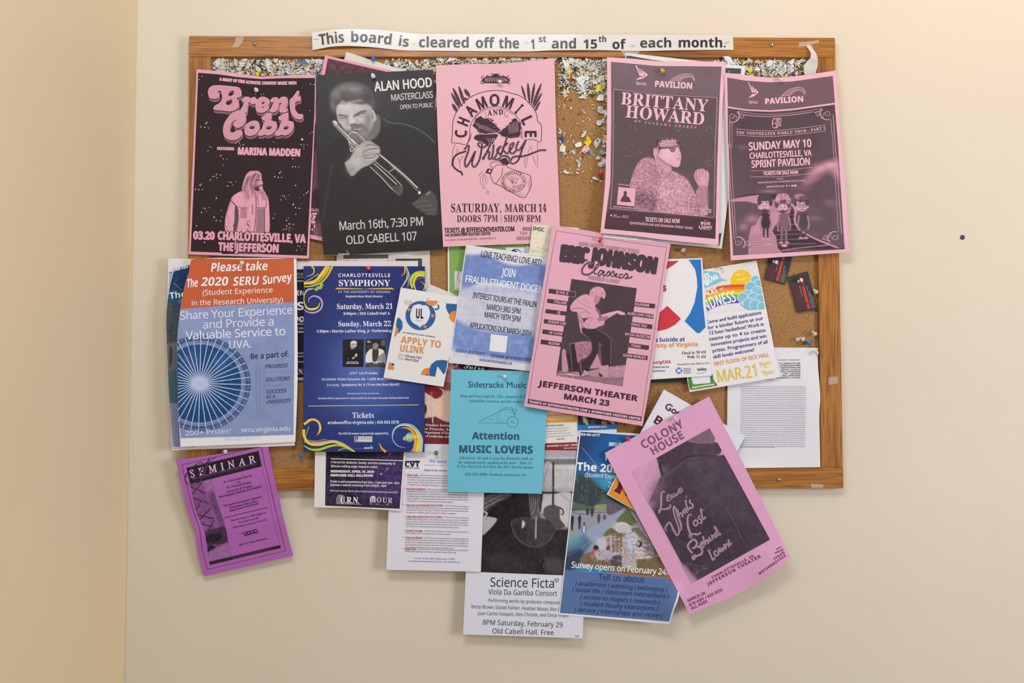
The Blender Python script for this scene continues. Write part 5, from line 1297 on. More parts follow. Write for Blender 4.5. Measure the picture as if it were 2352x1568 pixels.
p.poly([(360, 740), (480, 600), (700, 700), (1000, 760), (1100, 680), (1350, 660), (1500, 930), (900, 880)], '#7a6a4e', 24).noise(22, .3, 21, 3, poly=[(340, 760), (700, 640), (1400, 640), (1510, 940), (900, 890)], col='#5b5736').noise(14, .25, 31, 2, poly=[(340, 760), (700, 680), (1400, 660), (1510, 940), (900, 890)], col='#a3805a')
p.noise(16, .4, 41, 2, poly=[(640, 380), (1200, 300), (1360, 660), (620, 700)], col='#e0dade').noise(14, .4, 51, 2, poly=[(640, 400), (1200, 320), (1360, 640), (620, 680)], col='#6a5a58')
p.ell(555, 545, 40, 32, '#3a2c30', 6).poly([(490, 580), (530, 560), (560, 600), (520, 670), (490, 650)], '#b0604e', 6).poly([(540, 590), (680, 600), (700, 700), (560, 690)], '#bab0c2', 10).ell(710, 560, 30, 36, '#6a4f4e', 6).poly([(680, 590), (760, 600), (750, 700), (660, 690)], '#b6aac0', 8)
p.poly([(740, 720), (780, 650), (880, 640), (920, 690), (880, 760), (760, 770)], '#57465c', 8).poly([(900, 650), (1000, 640), (1070, 700), (1060, 800), (900, 790)], '#bcb2b8', 10).ell(925, 630, 24, 26, '#c9a890', 5)
p.ell(1110, 500, 36, 46, '#43302e', 5).ell(1098, 490, 18, 26, '#d0a58e', 4).poly([(1080, 550), (1160, 540), (1170, 620), (1100, 660), (1060, 640)], '#cfc5d0', 8).poly([(1100, 650), (1240, 650), (1260, 680), (1090, 690)], '#d3ccd2', 8, .9).poly([(560, 440), (680, 430), (680, 560), (600, 560)], '#c4c2d2', 12)
p.noise(18, .35, 61, 2, poly=[(480, 560), (760, 560), (1260, 480), (1300, 700), (500, 760)], col='#efe6ea').noise(15, .35, 71, 2, poly=[(480, 580), (760, 560), (1260, 520), (1400, 720), (420, 780)], col='#5a4a4c')
p.line([(170, 665), (350, 560), (600, 360), (840, 180)], 3, '#c9d2e0', 2, .7)
p.poly([(130, 838), (900, 880), (1510, 938), (1700, 960), (1650, 1600), (60, 1420)], '#5a76a8', 1.5, 1, False).line([(140, 833), (880, 875)], 6, '#7f8fb0', 2).line([(700, 872), (1510, 935)], 9, '#cf6a48', 3)
p.poly([(1420, 700), (1600, 1000), (1540, 1010), (1480, 930), (1380, 740)], '#c9724a', 6, .9, False)
p.done()
DB = '#2f3c66'
zz('Y')
T('b', 'IRB-SBS #3177', 400, 186, 678, 200, 34, '#dfe6f0', bold=1); T('s', 'seru.virginia.edu', 804, 336, 1240, 360, 66, '#eef1f7', bold=3); L([(412, 350), (640, 630), (800, 830)], 3, '#c9d6ea')
T('b', 'Please take', 748, 545, 1300, 580, 80, '#eef1f7', bold=2); T('b', 'The 2020', 340, 685, 1040, 732, 112, '#eef1f7', bold=2, oc='#4f6ea8', ow=6); T('s', '(Student Experience', 455, 778, 1100, 818, 58, '#dfe6ee', bold=1); T('s', '2020', 786, 930, 1000, 945, 78, '#e6ebf2', bold=1)
zz('Z')
T('s', 'Survey opens on February 24th', 234, 800, 1540, 902, 76, '#f0f0f4', bold=1.8, tr=-.01); T('s', 'Tell us about:', 582, 958, 1190, 1000, 78, DB, bold=.8)
for t_, x, y, x2, y2 in (('| academics | advising | belonging |', 284, 1026, 1470, 1112), ('| social life | classroom interactions |', 244, 1106, 1490, 1196), ('| access to majors | research |', 346, 1200, 1372, 1276), ('| student-faculty interactions |', 352, 1288, 1346, 1356), ('| service | internships and more! |', 272, 1362, 1408, 1448)):
    T('s', t_, x, y, x2, y2, 54, DB, sh=.16, bold=.8, tr=-.02)
s.finish()
zz('O')


# ---- white letter with an orange foot, turned 30 degrees
s = Sheet('paper_flyer', 'white flyer turned askew behind the polaroid-style pink poster, orange block at its lower corner', 'flyer',
          [(1525, 894), (1712, 1001), (1581, 1242), (1393.5, 1135)], '#dfdfea', hh=(22, 26, 32, 28))
zz('W')
T('p', 'Good', 270, 476, 500, 606, 74, '#57303a', bold=3, res=4); T('b', 'B', 138, 630, 226, 680, 96, '#5c2a34', bold=1); 
zz('Y')
F([(915, 790), (1300, 1010), (1230, 1290), (800, 1035)], '#e39038'); F([(950, 850), (1030, 900), (1010, 930), (965, 1035), (875, 985), (925, 935)], '#5f2530', layer=2); F([(1040, 960), (1110, 1000), (1070, 1060), (1040, 1045)], '#5f2530', layer=2)
s.finish()
zz('O')


# ---- symphony poster
s = Sheet('symphony_poster', 'deep blue glossy poster with yellow and lilac swirls in its corners', 'poster',
          [(697.5, 611), (976, 611.5), (975, 1038), (696.5, 1037)], '#26337a', hh=(20, 21, 30, 30), bumps=[(844, 616, -3, 50)], mat=M_SATIN)
zz('M')
p = Pic([(182, 204), (1998, 206), (1992, 2994), (177, 2986)], '#26306f', 2.2, name='printed_background')
p.glow(1090, 1800, 560, 760, '#5c76be', .95).glow(1090, 2150, 800, 300, '#445aa8', .5).glow(1500, 2560, 500, 260, '#1d4b94', .6).glow(600, 260, 500, 160, '#2f346e', .5).noise(120, .015, 2)
p.done()
p = Pic([(765, 1300), (1082, 1300), (1078, 1716), (765, 1714)], '#262427', 1.0, name='printed_portrait', layer=1)
p.ell(930, 1375, 48, 56, '#c9c5c3', 3).poly([(885, 1360), (900, 1330), (960, 1325), (975, 1360)], '#dedad7', 3).line([(905, 1378), (965, 1372)], 8, '#2a282a', 3).poly([(880, 1400), (900, 1450), (930, 1435), (950, 1410)], '#a9a5a3', 4).poly([(840, 1460), (900, 1470), (1000, 1450), (1050, 1500), (1060, 1700), (790, 1700), (800, 1520)], '#1d1b1e', 4)
p.ell(965, 1540, 18, 26, '#d5d1ce', 3, 1, 30).ell(925, 1580, 22, 12, '#d5d1ce', 3, 1, -30).ell(845, 1590, 6, 14, '#8b8786', 2, 1, -20).done()
p = Pic([(1108, 1296), (1416, 1296), (1402, 1716), (1108, 1716)], '#2c2a29', 1.0, name='printed_portrait', layer=1)
p.poly([(1115, 1530), (1180, 1450), (1240, 1440), (1300, 1440), (1370, 1460), (1400, 1530), (1395, 1690), (1120, 1700)], '#e4e1de', 4).poly([(1215, 1450), (1300, 1445), (1290, 1600), (1220, 1640)], '#3f3b3a', 3)
p.ell(1258, 1395, 44, 60, '#8b8380', 3).poly([(1212, 1370), (1230, 1330), (1290, 1325), (1306, 1370), (1260, 1350)], '#2c2826', 3).line([(1240, 1420), (1275, 1420)], 5, '#e8e4e0', 2).line([(1150, 1690), (1290, 1580), (1400, 1500)], 14, '#4a4644', 3).poly([(1280, 1600), (1330, 1540), (1390, 1530), (1395, 1640), (1320, 1690)], '#8b8785', 6, .8)
p.poly([(1130, 1330), (1160, 1320), (1190, 1345), (1150, 1350)], '#bdb9b6', 4).poly([(1350, 1320), (1400, 1310), (1400, 1400), (1340, 1380)], '#6e6a67', 10, .8)
for k in range(5): p.line([(1140 + 15 * k, 1390), (1145 + 15 * k, 1450)], 5, '#7b7774', 3, .8)
p.poly([(1110, 1650), (1400, 1650), (1402, 1716), (1108, 1716)], '#343231', 8, .85, False).done()
YE, LI, OR, LG, LB = '#e6d23c', '#b9cf2c', '#e9a83a', '#b7a6da', '#a9c0ec'
def swoosh(pts, ws, c_, ly=1): L(pts, ws, c_, True, layer=ly)
swoosh([(560, 205), (500, 310), (400, 420), (280, 460), (183, 440)], [46, 50, 44, 34, 20], OR); swoosh([(520, 205), (440, 330), (360, 420), (250, 455), (183, 470)], [26, 40, 40, 34, 26], YE, 1.4)
swoosh([(610, 205), (540, 340), (440, 450), (300, 500), (183, 512)], [30, 26, 24, 20, 14], LI, 1.4); swoosh([(480, 330), (420, 400), (320, 470)], [4, 10, 4], '#4a3a40', 1.8)
swoosh([(300, 205), (335, 250), (320, 320), (225, 357)], [26, 18, 12, 5], YE); 
for k in range(14): O(400 - 14 * k, 325 + 6.2 * k + .25 * k * k - (k > 9) * (k - 9) * 4, 6, 6, '#f0eedc', 2, 6)
O(380, 540, 42, 22, '#a9c94e', 2, 16, -50); O(440, 505, 54, 24, '#a9c94e', 2, 16, -65); L([(362, 562), (410, 500)], 3, '#26306f', layer=3); L([(428, 545), (455, 470)], 3, '#26306f', layer=3)
swoosh([(330, 530), (230, 560), (190, 640), (187, 740), (230, 830), (310, 850), (390, 820), (430, 740)], [6, 14, 12, 14, 26, 34, 22, 5], YE); swoosh([(400, 545 - 10), (250, 560), (205, 620)], [4, 12, 4], LG, 1.4)
swoosh([(255, 750), (262, 690), (330, 650), (420, 680), (460, 760), (430, 850), (340, 900), (240, 890), (183, 850)], [4, 14, 20, 26, 24, 26, 24, 18, 8], LG, 1.2)
swoosh([(1640, 355), (1690, 310), (1702, 250), (1690, 206)], [5, 16, 22, 20], OR); swoosh([(1712, 206), (1745, 290), (1735, 390), (1650, 520)], [14, 16, 18, 14], LB, 1.2); swoosh([(1722, 206), (1765, 330), (1755, 430), (1740, 520)], [6, 10, 12, 8], '#c9a6c4', 1.4)
swoosh([(1720, 250), (1725, 380), (1690, 450), (1648, 520)], [4, 8, 10, 8], YE, 1.4)
swoosh([(1996, 310), (1900, 305), (1820, 350), (1790, 440), (1810, 530)], [60, 56, 50, 40, 30], LI); swoosh([(1996, 350), (1900, 345), (1845, 400), (1835, 480), (1860, 560)], [26, 30, 30, 24, 14], YE, 1.4)
swoosh([(1935, 430), (1985, 470), (2000, 510), (1975, 565)], [3, 10, 16, 12], YE, 1.4)
for k in range(14):
    a = math.radians(-75 - 10 * k); O(1960 + 150 * math.cos(a) , 530 + 150 * math.sin(a), 5, 5, '#f0eedc', 2, 6)
WH = '#e9eaf4'
T('s', 'CHARLOTTESVILLE', 698, 364, 1480, 364, 50, WH, bold=2, tr=.16); T('r', 'SYMPHONY', 698, 500, 1476, 500, 90, WH); F([(650, 550), (680, 526), (1080, 540), (1500, 526), (1545, 552), (1080, 548)], '#e4b23c'); F([(1060, 541), (1160, 540), (1160, 547), (1060, 547)], '#4a5a90', layer=2)
T('s', 'AT THE UNIVERSITY OF VIRGINIA', 700, 604, 1480, 604, 30, '#ccd0e6', bold=.8, tr=.12); T('b', 'Benjamin Rous, Music Director', 808, 670, 1366, 670, 30, WH)
T('r', 'Saturday, March 21', 672, 848, 1520, 842, 80, WH); T('b', '8:00pm | Old Cabell Hall &', 775, 934, 1475, 930, 40, WH)
T('r', 'Sunday, March 22', 694, 1106, 1495, 1102, 76, WH); T('b', '3:30pm | Martin Luther King, Jr. Performing', 372, 1200, 1500, 1192, 42, WH)
zz('N')
T('b', 'Paul Ghun Kim', 765, 194, 925, 194, 16, WH); T('b', 'Guest Conductor', 750, 214, 932, 214, 16, WH); T('b', 'Brendon Elliott', 1080, 194, 1250, 194, 16, WH); T('b', 'Violin', 1128, 212, 1198, 212, 14, WH)
T('p', 'LISZT', 798, 356, 910, 356, 30, '#d3d7ec', bold=1); T('b', 'Les Préludes', 932, 356, 1192, 356, 32, WH); T('p', 'PAGANINI', 416, 442, 612, 442, 30, '#d3d7ec', bold=1); T('b', 'Violin Concerto No. 1 with Brendon Elliott', 632, 442, 1500, 436, 32, WH)
T('p', 'DVORÁK', 488, 524, 660, 524, 30, '#d3d7ec', bold=1); T('b', 'Symphony No. 9 ("From the New World")', 688, 520, 1502, 514, 32, WH)
T('b', 'Sponsored by Vesta Lee Gordon', 768, 634, 1212, 632, 22, '#d3d7ec', sh=.2); T('b', "Brendon Elliott's appearance is made possible by the Angus Macaulay Visiting Artists Fund.", 362, 702, 1626, 694, 24, '#dfe2f2', sh=.2)
L([(232, 797), (1000, 790), (1758, 780)], 9, '#d6d84a'); T('r', 'Tickets', 838, 964, 1142, 960, 76, WH)
T('b', 'artsboxoffice.virginia.edu | 434.924.3376', 495, 1048, 1488, 1040, 42, WH); T('s', 'The 2019-20 season is generously supported by', 645, 1192, 1338, 1188, 28, '#dfe2f2', bold=1)
F([(870, 1215), (1116, 1216), (1116, 1296), (870, 1294)], '#c9cbd0'); F([(882, 1222), (918, 1222), (914, 1288), (880, 1288)], '#2c3040', layer=2); F([(888, 1284), (900, 1230), (910, 1284)], '#e6e6e6', layer=3)
for k in range(3): L([(930, 1236 + 18 * k), (1104, 1236 + 18 * k)], 5 if k < 2 else 12, '#8b8e96' if k < 2 else '#dcdce0', layer=2)
T('r', 'music', 1004, 1392, 1130, 1388, 38, WH); L([(860, 1384), (995, 1386)], 2.5, '#9aa6cf'); L([(1100, 1335), (1106, 1352)], 5, WH)
swoosh([(350, 1205), (395, 1120), (370, 1020), (280, 985), (170, 1050)], [6, 30, 30, 28, 34], YE); swoosh([(400, 1110), (370, 1005), (280, 972), (200, 1000)], [4, 10, 12, 4], '#d39ac4', 1.6)
swoosh([(165, 1120), (175, 1220), (240, 1310), (380, 1330), (560, 1290), (700, 1330), (870, 1430)], [40, 34, 40, 40, 34, 30, 12], YE); swoosh([(240, 1265), (320, 1300), (450, 1290), (590, 1275), (720, 1320), (880, 1425)], [4, 14, 18, 14, 12, 6], '#c9a0d0', 1.6)
swoosh([(165, 1345), (260, 1395), (380, 1400), (540, 1350), (680, 1345), (850, 1425)], [10, 24, 34, 30, 20, 8], LI, 1.4)
for k in range(18): O(235 - 4 * k if k < 16 else 180, 1080 + 13 * k, 7, 5, '#e0cfa0', 2, 6)
for k in range(16): O(240 + 16 * k, 1272 + 10 * math.sin(k / 3), 6, 5, '#e6c8a0', 2, 6)
for k in range(16): L([(645 + 13 * k, 1420 - 28 * math.sin(k / 5)), (652 + 13 * k, 1400 - 28 * math.sin(k / 5))], 6, '#b4d04a', layer=2)
swoosh([(1215, 1310), (1245, 1380), (1305, 1432)], [8, 24, 34], OR)
swoosh([(1570, 1376), (1460, 1340), (1395, 1240), (1420, 1120), (1520, 1055), (1650, 1060), (1740, 1130), (1800, 1250), (1790, 1432)], [4, 12, 12, 20, 26, 22, 22, 30, 40], LB)
swoosh([(1405, 1200), (1430, 1120), (1510, 1068), (1620, 1075), (1720, 1150), (1765, 1260), (1740, 1432)], [3, 8, 14, 20, 30, 50, 60], YE, 1.4)
swoosh([(1520, 1095), (1620, 1110), (1690, 1180), (1715, 1280), (1690, 1432)], [6, 24, 34, 40, 34], OR, 1.6); swoosh([(1710, 1290), (1690, 1370), (1650, 1432)], [4, 8, 10], '#d49ac0', 1.8)
O(1632, 1230, 62, 66, '#6aa6dc', 2, 20); O(1620, 1215, 30, 26, '#b9dcf2', 2.5); T('b', 'cville', 1545, 1272, 1740, 1238, 56, '#e8e04a', 4, bold=3, oc='#3a4a8c', ow=5)
s.finish()
zz('O')

# ---- half-letter orange and blue flyer
s = Sheet('paper_flyer', 'small white flyer with blue ring and orange lettering, aslant over the symphony poster', 'flyer',
          [(920.6, 660), (1060, 683), (1018.4, 888), (880.8, 867)], '#e2e0e0', hh=(30, 27, 30, 34), bumps=[(985, 672, -2, 30)])
zz('R')
BL_, OG = '#2f6199', '#dc8a45'
O(578, 510, 208, 202, BL_, 1, 40); F([(480, 375), (560, 350), (600, 365), (660, 370), (690, 400), (712, 470), (690, 560), (650, 620), (590, 650), (575, 675), (545, 650), (490, 620), (450, 580), (435, 520), (445, 450)], '#dfdfe6', True, 2)
p = Pic([(440, 350), (715, 350), (700, 670), (440, 665)], '#dfdfe6', 1.6, layer=2.2, name='printed_emblem')
p.poly([(400, 300), (800, 300), (800, 720), (400, 720)], '#dfdfe6', 1).glow(640, 460, 60, 60, '#8e9ad0', .8).glow(500, 470, 50, 90, '#c3c8e4', .8).glow(610, 560, 40, 30, '#b3bce0', .8)
T('b', 'UL', 508, 548, 618, 552, 134, '#2a2a34', 4, bold=2); L([(586, 440), (590, 545), (618, 550)], 8, '#2a2a34', layer=4); T('s', 'UNIVERSITY LINK', 508, 582, 602, 592, 14, '#4a4a56', 4)
O(418, 425, 24, 22, OG, 3); O(745, 512, 22, 22, OG, 3); O(640, 662, 24, 20, OG, 3); A_(800, 390, 30, 34, -60, 140, 20, BL_, 3)
F([(652, 300), (820, 305), (800, 350), (760, 372), (700, 368), (660, 340)], OG, layer=3); O(676, 276, 14, 14, '#d9b3b4', 1); 
rr = random.Random(1)
for k in range(26): A_(410 + rr.uniform(-50, 50), 335 + rr.uniform(-36, 36), 10, 8, 0, 360, 2, '#d9b894' if k % 2 else '#c9c3cc', 1, 8)
F([(935, 340), (1082, 352), (1070, 560), (1010, 530), (960, 470), (930, 400)], BL_, layer=1); F([(1064, 445), (1060, 610), (1010, 590), (975, 540), (985, 480), (1020, 450)], OG, layer=2)
F([(262, 540), (300, 560), (328, 610), (325, 680), (295, 730), (262, 752), (240, 650)], BL_, True, 1); F([(238, 655), (268, 690), (272, 740), (240, 790), (214, 805)], OG, layer=2); O(316, 634, 5, 6, '#e2e0e0', 3)
F([(705, 1345), (695, 1260), (730, 1180), (800, 1130), (880, 1122), (955, 1135), (925, 1290), (900, 1325), (812, 1205), (780, 1355)], BL_, layer=1); F([(585, 1330), (600, 1275), (640, 1240), (700, 1230), (702, 1338)], OG, layer=1); O(668, 1330, 22, 10, '#3a5a8a', 2)
F([(146, 1155), (172, 1162), (178, 1210), (215, 1222), (208, 1262), (122, 1252)], OG, layer=1); O(195, 1186, 20, 20, BL_, 2)
T('s', "BE A PEER MENTOR & MAKE A DIFFERENCE", 330, 748, 785, 814, 14, '#6a6a78', bold=1); T('b', 'APPLY TO', 302, 884, 862, 958, 92, OG); T('b', 'ULINK', 284, 1004, 622, 1040, 96, OG)
T('s', 'Opens', 262, 1068, 350, 1076, 36, '#a9a6ac'); T('b', 'February 23rd', 362, 1080, 588, 1112, 34, '#6a6a72'); T('s', 'Closes', 256, 1112, 350, 1124, 36, '#a9a6ac'); T('b', 'March 22nd', 362, 1126, 550, 1154, 34, '#6a6a72')
s.finish()
zz('O')


# ---- docent flyer
s = Sheet('docent_flyer', 'white flyer with cloudy blue watercolour and condensed capitals, left of the guitarist poster', 'flyer',
          [(1070.5, 562), (1263, 589), (1217, 852), (1031, 833)], '#e3e1e6', hh=(24, 24, 27, 24))
zz('R')
p = Pic([(1218, -440), (2350, -300), (2092, 1270), (985, 1155)], '#d9d8e0', 2.2, name='printed_watercolour')
p.poly([(1180, -290), (1300, -330), (1500, -330), (1700, -230), (1900, -180), (2200, -200), (2400, -130), (2380, 150), (2100, 140), (1900, 120), (1700, 60), (1400, 60), (1150, 130)], '#6f86c2', 40, .95)
p.poly([(1150, 120), (2300, 120), (2250, 330), (1130, 300)], '#aab2d6', 60, .6)
p.poly([(1100, 250), (2250, 250), (2180, 760), (1040, 740)], '#cbcbdc', 60, .9)
p.poly([(1010, 560), (1200, 640), (1500, 730), (1900, 760), (2200, 800), (2150, 1150), (1800, 1130), (1500, 1080), (1200, 1010), (1010, 950)], '#6d88c6', 70, .95)
p.noise(70, .30, 3, 4, col='#b9c0de').noise(40, .16, 12, 3, col='#5d78ba').noise(22, .3, 30, 3, poly=[(1000, 520), (2200, 700), (2150, 1200), (1000, 1000)], col='#a9b6dc')
p.poly([(1010, 1080), (1500, 1120), (2100, 1190), (2090, 1280), (980, 1170)], '#d9d8e2', 30, .9).poly([(1230, -440), (2350, -300), (2330, -240), (1900, -250), (1500, -370), (1220, -370)], '#dddde4', 30, .95, False).done()
DT = '#2c3040'
zz('F')
T('s', 'LOVE TEACHING? LOVE ART?', 542, 1250, 1268, 1362, 74, DT, bold=1, tr=-.03)
zz('T')
zz('F'); T('s', 'JOIN', 798, 1480, 962, 1500, 96, '#eef0f8', bold=1.5, tr=-.03)
zz('R'); T('s', 'FRALIN STUDENT DOCENT', 1188, 40, 2330, 204, 92, '#eef0f8', bold=1.5, tr=-.04)
T('s', 'INTEREST TOURS AT THE FRALIN', 1298, 262, 2184, 396, 78, DT, bold=1, tr=-.04); T('s', 'MARCH 3RD 5PM', 1488, 424, 1962, 490, 78, DT, bold=1, tr=-.04); T('s', 'MARCH 18TH 5PM', 1456, 532, 1962, 600, 78, DT, bold=1, tr=-.04)
T('s', 'APPLICATIONS DUE MARCH 20TH', 1256, 676, 2106, 796, 76, DT, bold=1, tr=-.04)
F([(1552, 765), (1786, 795), (1760, 1026), (1532, 998)], '#e6e5ec', layer=1.5)
T('s', 'FACEBOOK: @UVASTUDENTS', 1060, 1010, 1470, 1060, 40, '#4b5684', bold=.8, tr=-.03); T('s', 'INSTAGRAM: @THEFRALINSTUDENTS', 1545, 1080, 2125, 1146, 40, '#3d4878', bold=.8, tr=-.03); T('s', 'UVAFRALINARTMUSEUM@GMAIL.COM', 1388, 1136, 1845, 1194, 36, '#5a6594', bold=.8, tr=-.03)
s.finish()
zz('O')
s = Sheet('paper_flyer', 'cream marbled sheet lettered IHGC at the foot of the plain pink poster', 'flyer',
          [(1223, 515.5), (1330, 523), (1322, 602), (1214.5, 584)], '#e3dac9', hh=(24, 24, 24, 24))
zz('F')
p = Pic([(1165, 865), (1500, 880), (1480, 1270), (1140, 1200)], '#e2dac8', 1.4, layer=.3, name='printed_marble')
rr = random.Random(12)
def vein(x, y, dx, dy, n, w_):
    pts = [(x, y)]
    for _ in range(n):
        x += dx + rr.uniform(-14, 14); y += dy + rr.uniform(-14, 14); pts.append((x, y))
    p.line(pts, w_, '#8a8472', 1.6, .7)
for k in range(4): vein(1390 + 6 * k, 880 + 20 * k, -3, 16, 18, 2.5)
for k in range(4): vein(1140, 1160 + 14 * k, 14, 0, 16, 2.5)
vein(1210, 1130, 8, 6, 10, 2)
p.noise(40, .04, 3).noise(12, .22, 5, 3, poly=[(1360, 880), (1460, 890), (1440, 1260), (1330, 1260)], col='#b0a894').done()
T('s', 'IHGC', 1170, 930, 1306, 950, 44, '#2f2f31', bold=2)
s.finish()
zz('O')


# ---- turquoise flyer
s = Sheet('music_flyer', 'turquoise blue flyer for music lovers, pinned below the docent flyer', 'flyer',
          [(1036.5, 848.4), (1262, 853), (1244.7, 1133.5), (1027.3, 1129.6)], '#6fbdd6', hh=(28, 20, 29, 30), bumps=[(1159, 870, -4, 40)])
HGsave = None
IB = '#2f5a70'
zz('S')
T('p', 'Sidetracks Music', 562, 290, 1222, 296, 66, IB, bold=.6, res=4); T('p', 'New and Used vinyl LPs, CDs, cassettes, DVDs,', 478, 402, 1250, 412, 32, '#4f8ca4', bold=.8); T('p', 'turntables, stereos, special orders', 574, 456, 1182, 464, 32, '#4f8ca4', bold=.8)
L([(700, 690), (700, 670), (880, 580), (960, 530), (1020, 510), (1060, 525), (1075, 570), (1090, 620)], 2.6, IB, True); L([(700, 690), (1010, 692)], 2.6, IB); A_(985, 615, 82, 78, 100, 330, 2.4, '#4a8098', n=24); A_(1068, 680, 62, 60, 0, 360, 3, IB, n=26); A_(1066, 680, 16, 16, 0, 300, 3, IB, n=10)
L([(1058, 530), (1085, 590)], 3, IB); L([(1100, 515), (1105, 560), (1085, 600), (1092, 540)], 2.4, IB, True); L([(980, 545), (1020, 530), (1060, 545)], 2, IB, True); L([(800, 652), (830, 640), (840, 655)], 2.4, IB); L([(880, 590), (895, 690)], 1.8, '#4a8098'); O(990, 615, 3, 3, IB)
T('b', 'Attention', 610, 872, 1146, 880, 78, IB, bold=1.5); T('b', 'MUSIC LOVERS', 456, 1024, 1294, 1034, 82, IB, bold=2)
for t_, x, y, x2, y2 in (('310 2nd St. SE unit A, near the downtown mall, on', 464, 1098, 1298, 1104), ('the railroad tracks, parking at the door!   Mon 12-', 452, 1146, 1288, 1154), ('6, Tue-Thu 11-6, Fri 10-6, Sat 10-5, Sun by chance', 442, 1192, 1298, 1202), ('434-295-3080  facebook, instagram, etc', 530, 1280, 1220, 1288)):
    T('r', t_, x, y, x2, y2, 27, '#4d86a0')
s.finish()
zz('O')


# ---- guitarist poster
PE = '#dfa8bb'; IE = '#4b3a44'
s = Sheet('concert_poster', 'pink poster of a guitarist bending over his guitar, pinned aslant near the middle', 'poster',
          [(1269.6, 516.6), (1540.7, 557), (1476, 978), (1204, 933)], PE, top=[(1378, 534), (1460, 547)], right=[(1517, 700), (1498, 850)], left=[(1248, 650), (1225, 800)], hh=(34, 30, 34, 36), bumps=[(1378, 552, -5, 60)])
zz('T')
T('s', '2020 NORTH AMERICAN TOUR', 842, 376, 1672, 490, 44, PE, bold=1.5, oc=IE, ow=4.5, layer=3)
L([(530, 180), (1130, 275), (1560, 340), (2058, 410)], 3.5, IE); L([(530, 180), (400, 900), (300, 1568)], 3.5, IE); L([(2058, 410), (1975, 950), (1890, 1568)], 3.5, IE)
T('b', 'ERIC', 575, 588, 960, 636, 206, IE, bold=22, layer=2); T('b', 'JOHNSON', 1010, 625, 1910, 770, 206, IE, bold=20, layer=2)
L([(1030, 640), (975, 610), (920, 640), (880, 700), (890, 760), (960, 780), (1040, 740), (1080, 640), (1080, 600)], 38, PE, True, layer=2.5); L([(1000, 660), (1020, 625), (970, 620), (920, 660), (885, 720), (900, 775), (970, 785), (1050, 740)], 26, IE, True, layer=3); L([(1000, 660), (1020, 625), (970, 620), (920, 660), (885, 720), (900, 775), (970, 785), (1050, 740)], 8, '#8d6a7c', True, layer=4)
cl = [([(1050, 740), (1110, 670), (1100, 640), (1060, 700), (1050, 760), (1090, 780)], 0), ([(1180, 740), (1140, 730), (1110, 780), (1130, 800), (1190, 740), (1180, 800), (1210, 800)], 0), ([(1210, 800), (1260, 740), (1270, 790), (1230, 810)], 0), ([(1270, 800), (1320, 740), (1330, 800), (1290, 815)], 0), ([(1340, 800), (1370, 770), (1350, 815), (1380, 820)], 0), ([(1450, 780), (1410, 790), (1400, 830), (1450, 830)], 0), ([(1450, 830), (1500, 770), (1520, 820), (1480, 840), (1560, 830), (1580, 805)], 0)]
for pts, _ in cl: L(pts, 30, PE, True, layer=2.6)
for pts, _ in cl: L(pts, 18, IE, True, layer=3)
T('s', 'PRESENT & PAST', 968, 848, 1402, 908, 46, PE, bold=1.5, oc=IE, ow=4.5, layer=3)
p = Pic([(740, 845), (1645, 975), (1448, 2335), (528, 2185)], '#4c3e45', 1.35, name='printed_photo')
p.noise(120, .02, 2)
LP, MP_ = '#d9a0b3', '#b98294'
p.poly([(905, 1065), (960, 1062), (1000, 1085), (1050, 1150), (1070, 1230), (1120, 1320), (1110, 1400), (1010, 1380), (900, 1390), (830, 1350), (820, 1310), (740, 1290), (722, 1240), (750, 1180), (820, 1110)], LP, 3)
p.poly([(990, 1070), (1000, 1010), (1050, 965), (1120, 955), (1180, 980), (1210, 1040), (1205, 1100), (1180, 1120), (1150, 1090), (1120, 1160), (1080, 1200), (1050, 1190), (1030, 1130)], LP, 3).poly([(1060, 1100), (1110, 1080), (1140, 1110), (1110, 1160), (1080, 1190), (1050, 1170)], MP_, 5)
rr = random.Random(6)
for k in range(36):
    x, y = rr.uniform(1000, 1190), rr.uniform(975, 1090); p.line([(x, y), (x + rr.uniform(8, 24), y + rr.uniform(-8, 16))], 5, '#8d6070', 3, .7)
p.line([(820, 1130), (900, 1200), (980, 1240), (1020, 1260)], 5, '#8d6070', 3, .8).line([(740, 1260), (860, 1250), (960, 1290)], 7, '#7d5463', 3, .8).line([(830, 1350), (920, 1300), (1010, 1330)], 7, '#7d5463', 3, .8).line([(900, 1120), (990, 1180)], 6, '#8d6070', 4, .6)
p.poly([(820, 1320), (880, 1380), (910, 1460), (880, 1560), (850, 1470)], '#c08c9e', 4).line([(850, 1460), (870, 1568), (890, 1600)], 9, '#e9bccb', 3)
p.poly([(900, 1480), (960, 1400), (1060, 1370), (1130, 1380), (1200, 1330), (1360, 1290), (1400, 1300), (1250, 1390), (1200, 1430), (1190, 1480), (1110, 1510), (1040, 1540), (940, 1530)], LP, 3)
p.line([(1140, 1350), (1260, 1330), (1380, 1300), (1470, 1330)], 12, '#e6b6c6', 3).poly([(1360, 1290), (1410, 1290), (1480, 1320), (1470, 1345), (1400, 1335)], '#e3b0c0', 3).poly([(1100, 1390), (1220, 1360), (1250, 1390), (1160, 1430), (1110, 1420)], '#a87487', 4)
for k in range(60):
    x, y = rr.uniform(920, 1220), rr.uniform(1380, 1530); p.line([(x, y), (x + rr.uniform(-14, 14), y + rr.uniform(4, 16))], 4, rr.choice(['#6d4756', '#f0c4d2', '#8d6070']), 2, .7)
p.poly([(1075, 1230), (1110, 1260), (1140, 1310), (1120, 1330), (1080, 1280)], '#8d6072', 4)
zz('U')
p.poly([(880, 80), (940, 90), (1080, 90), (1130, 120), (1240, 190), (1285, 260), (1280, 590), (1170, 590), (1140, 280), (1100, 450), (970, 680), (880, 640), (920, 540), (1010, 400), (1020, 300), (980, 240), (890, 150)], '#3e3139', 4, 1, False)
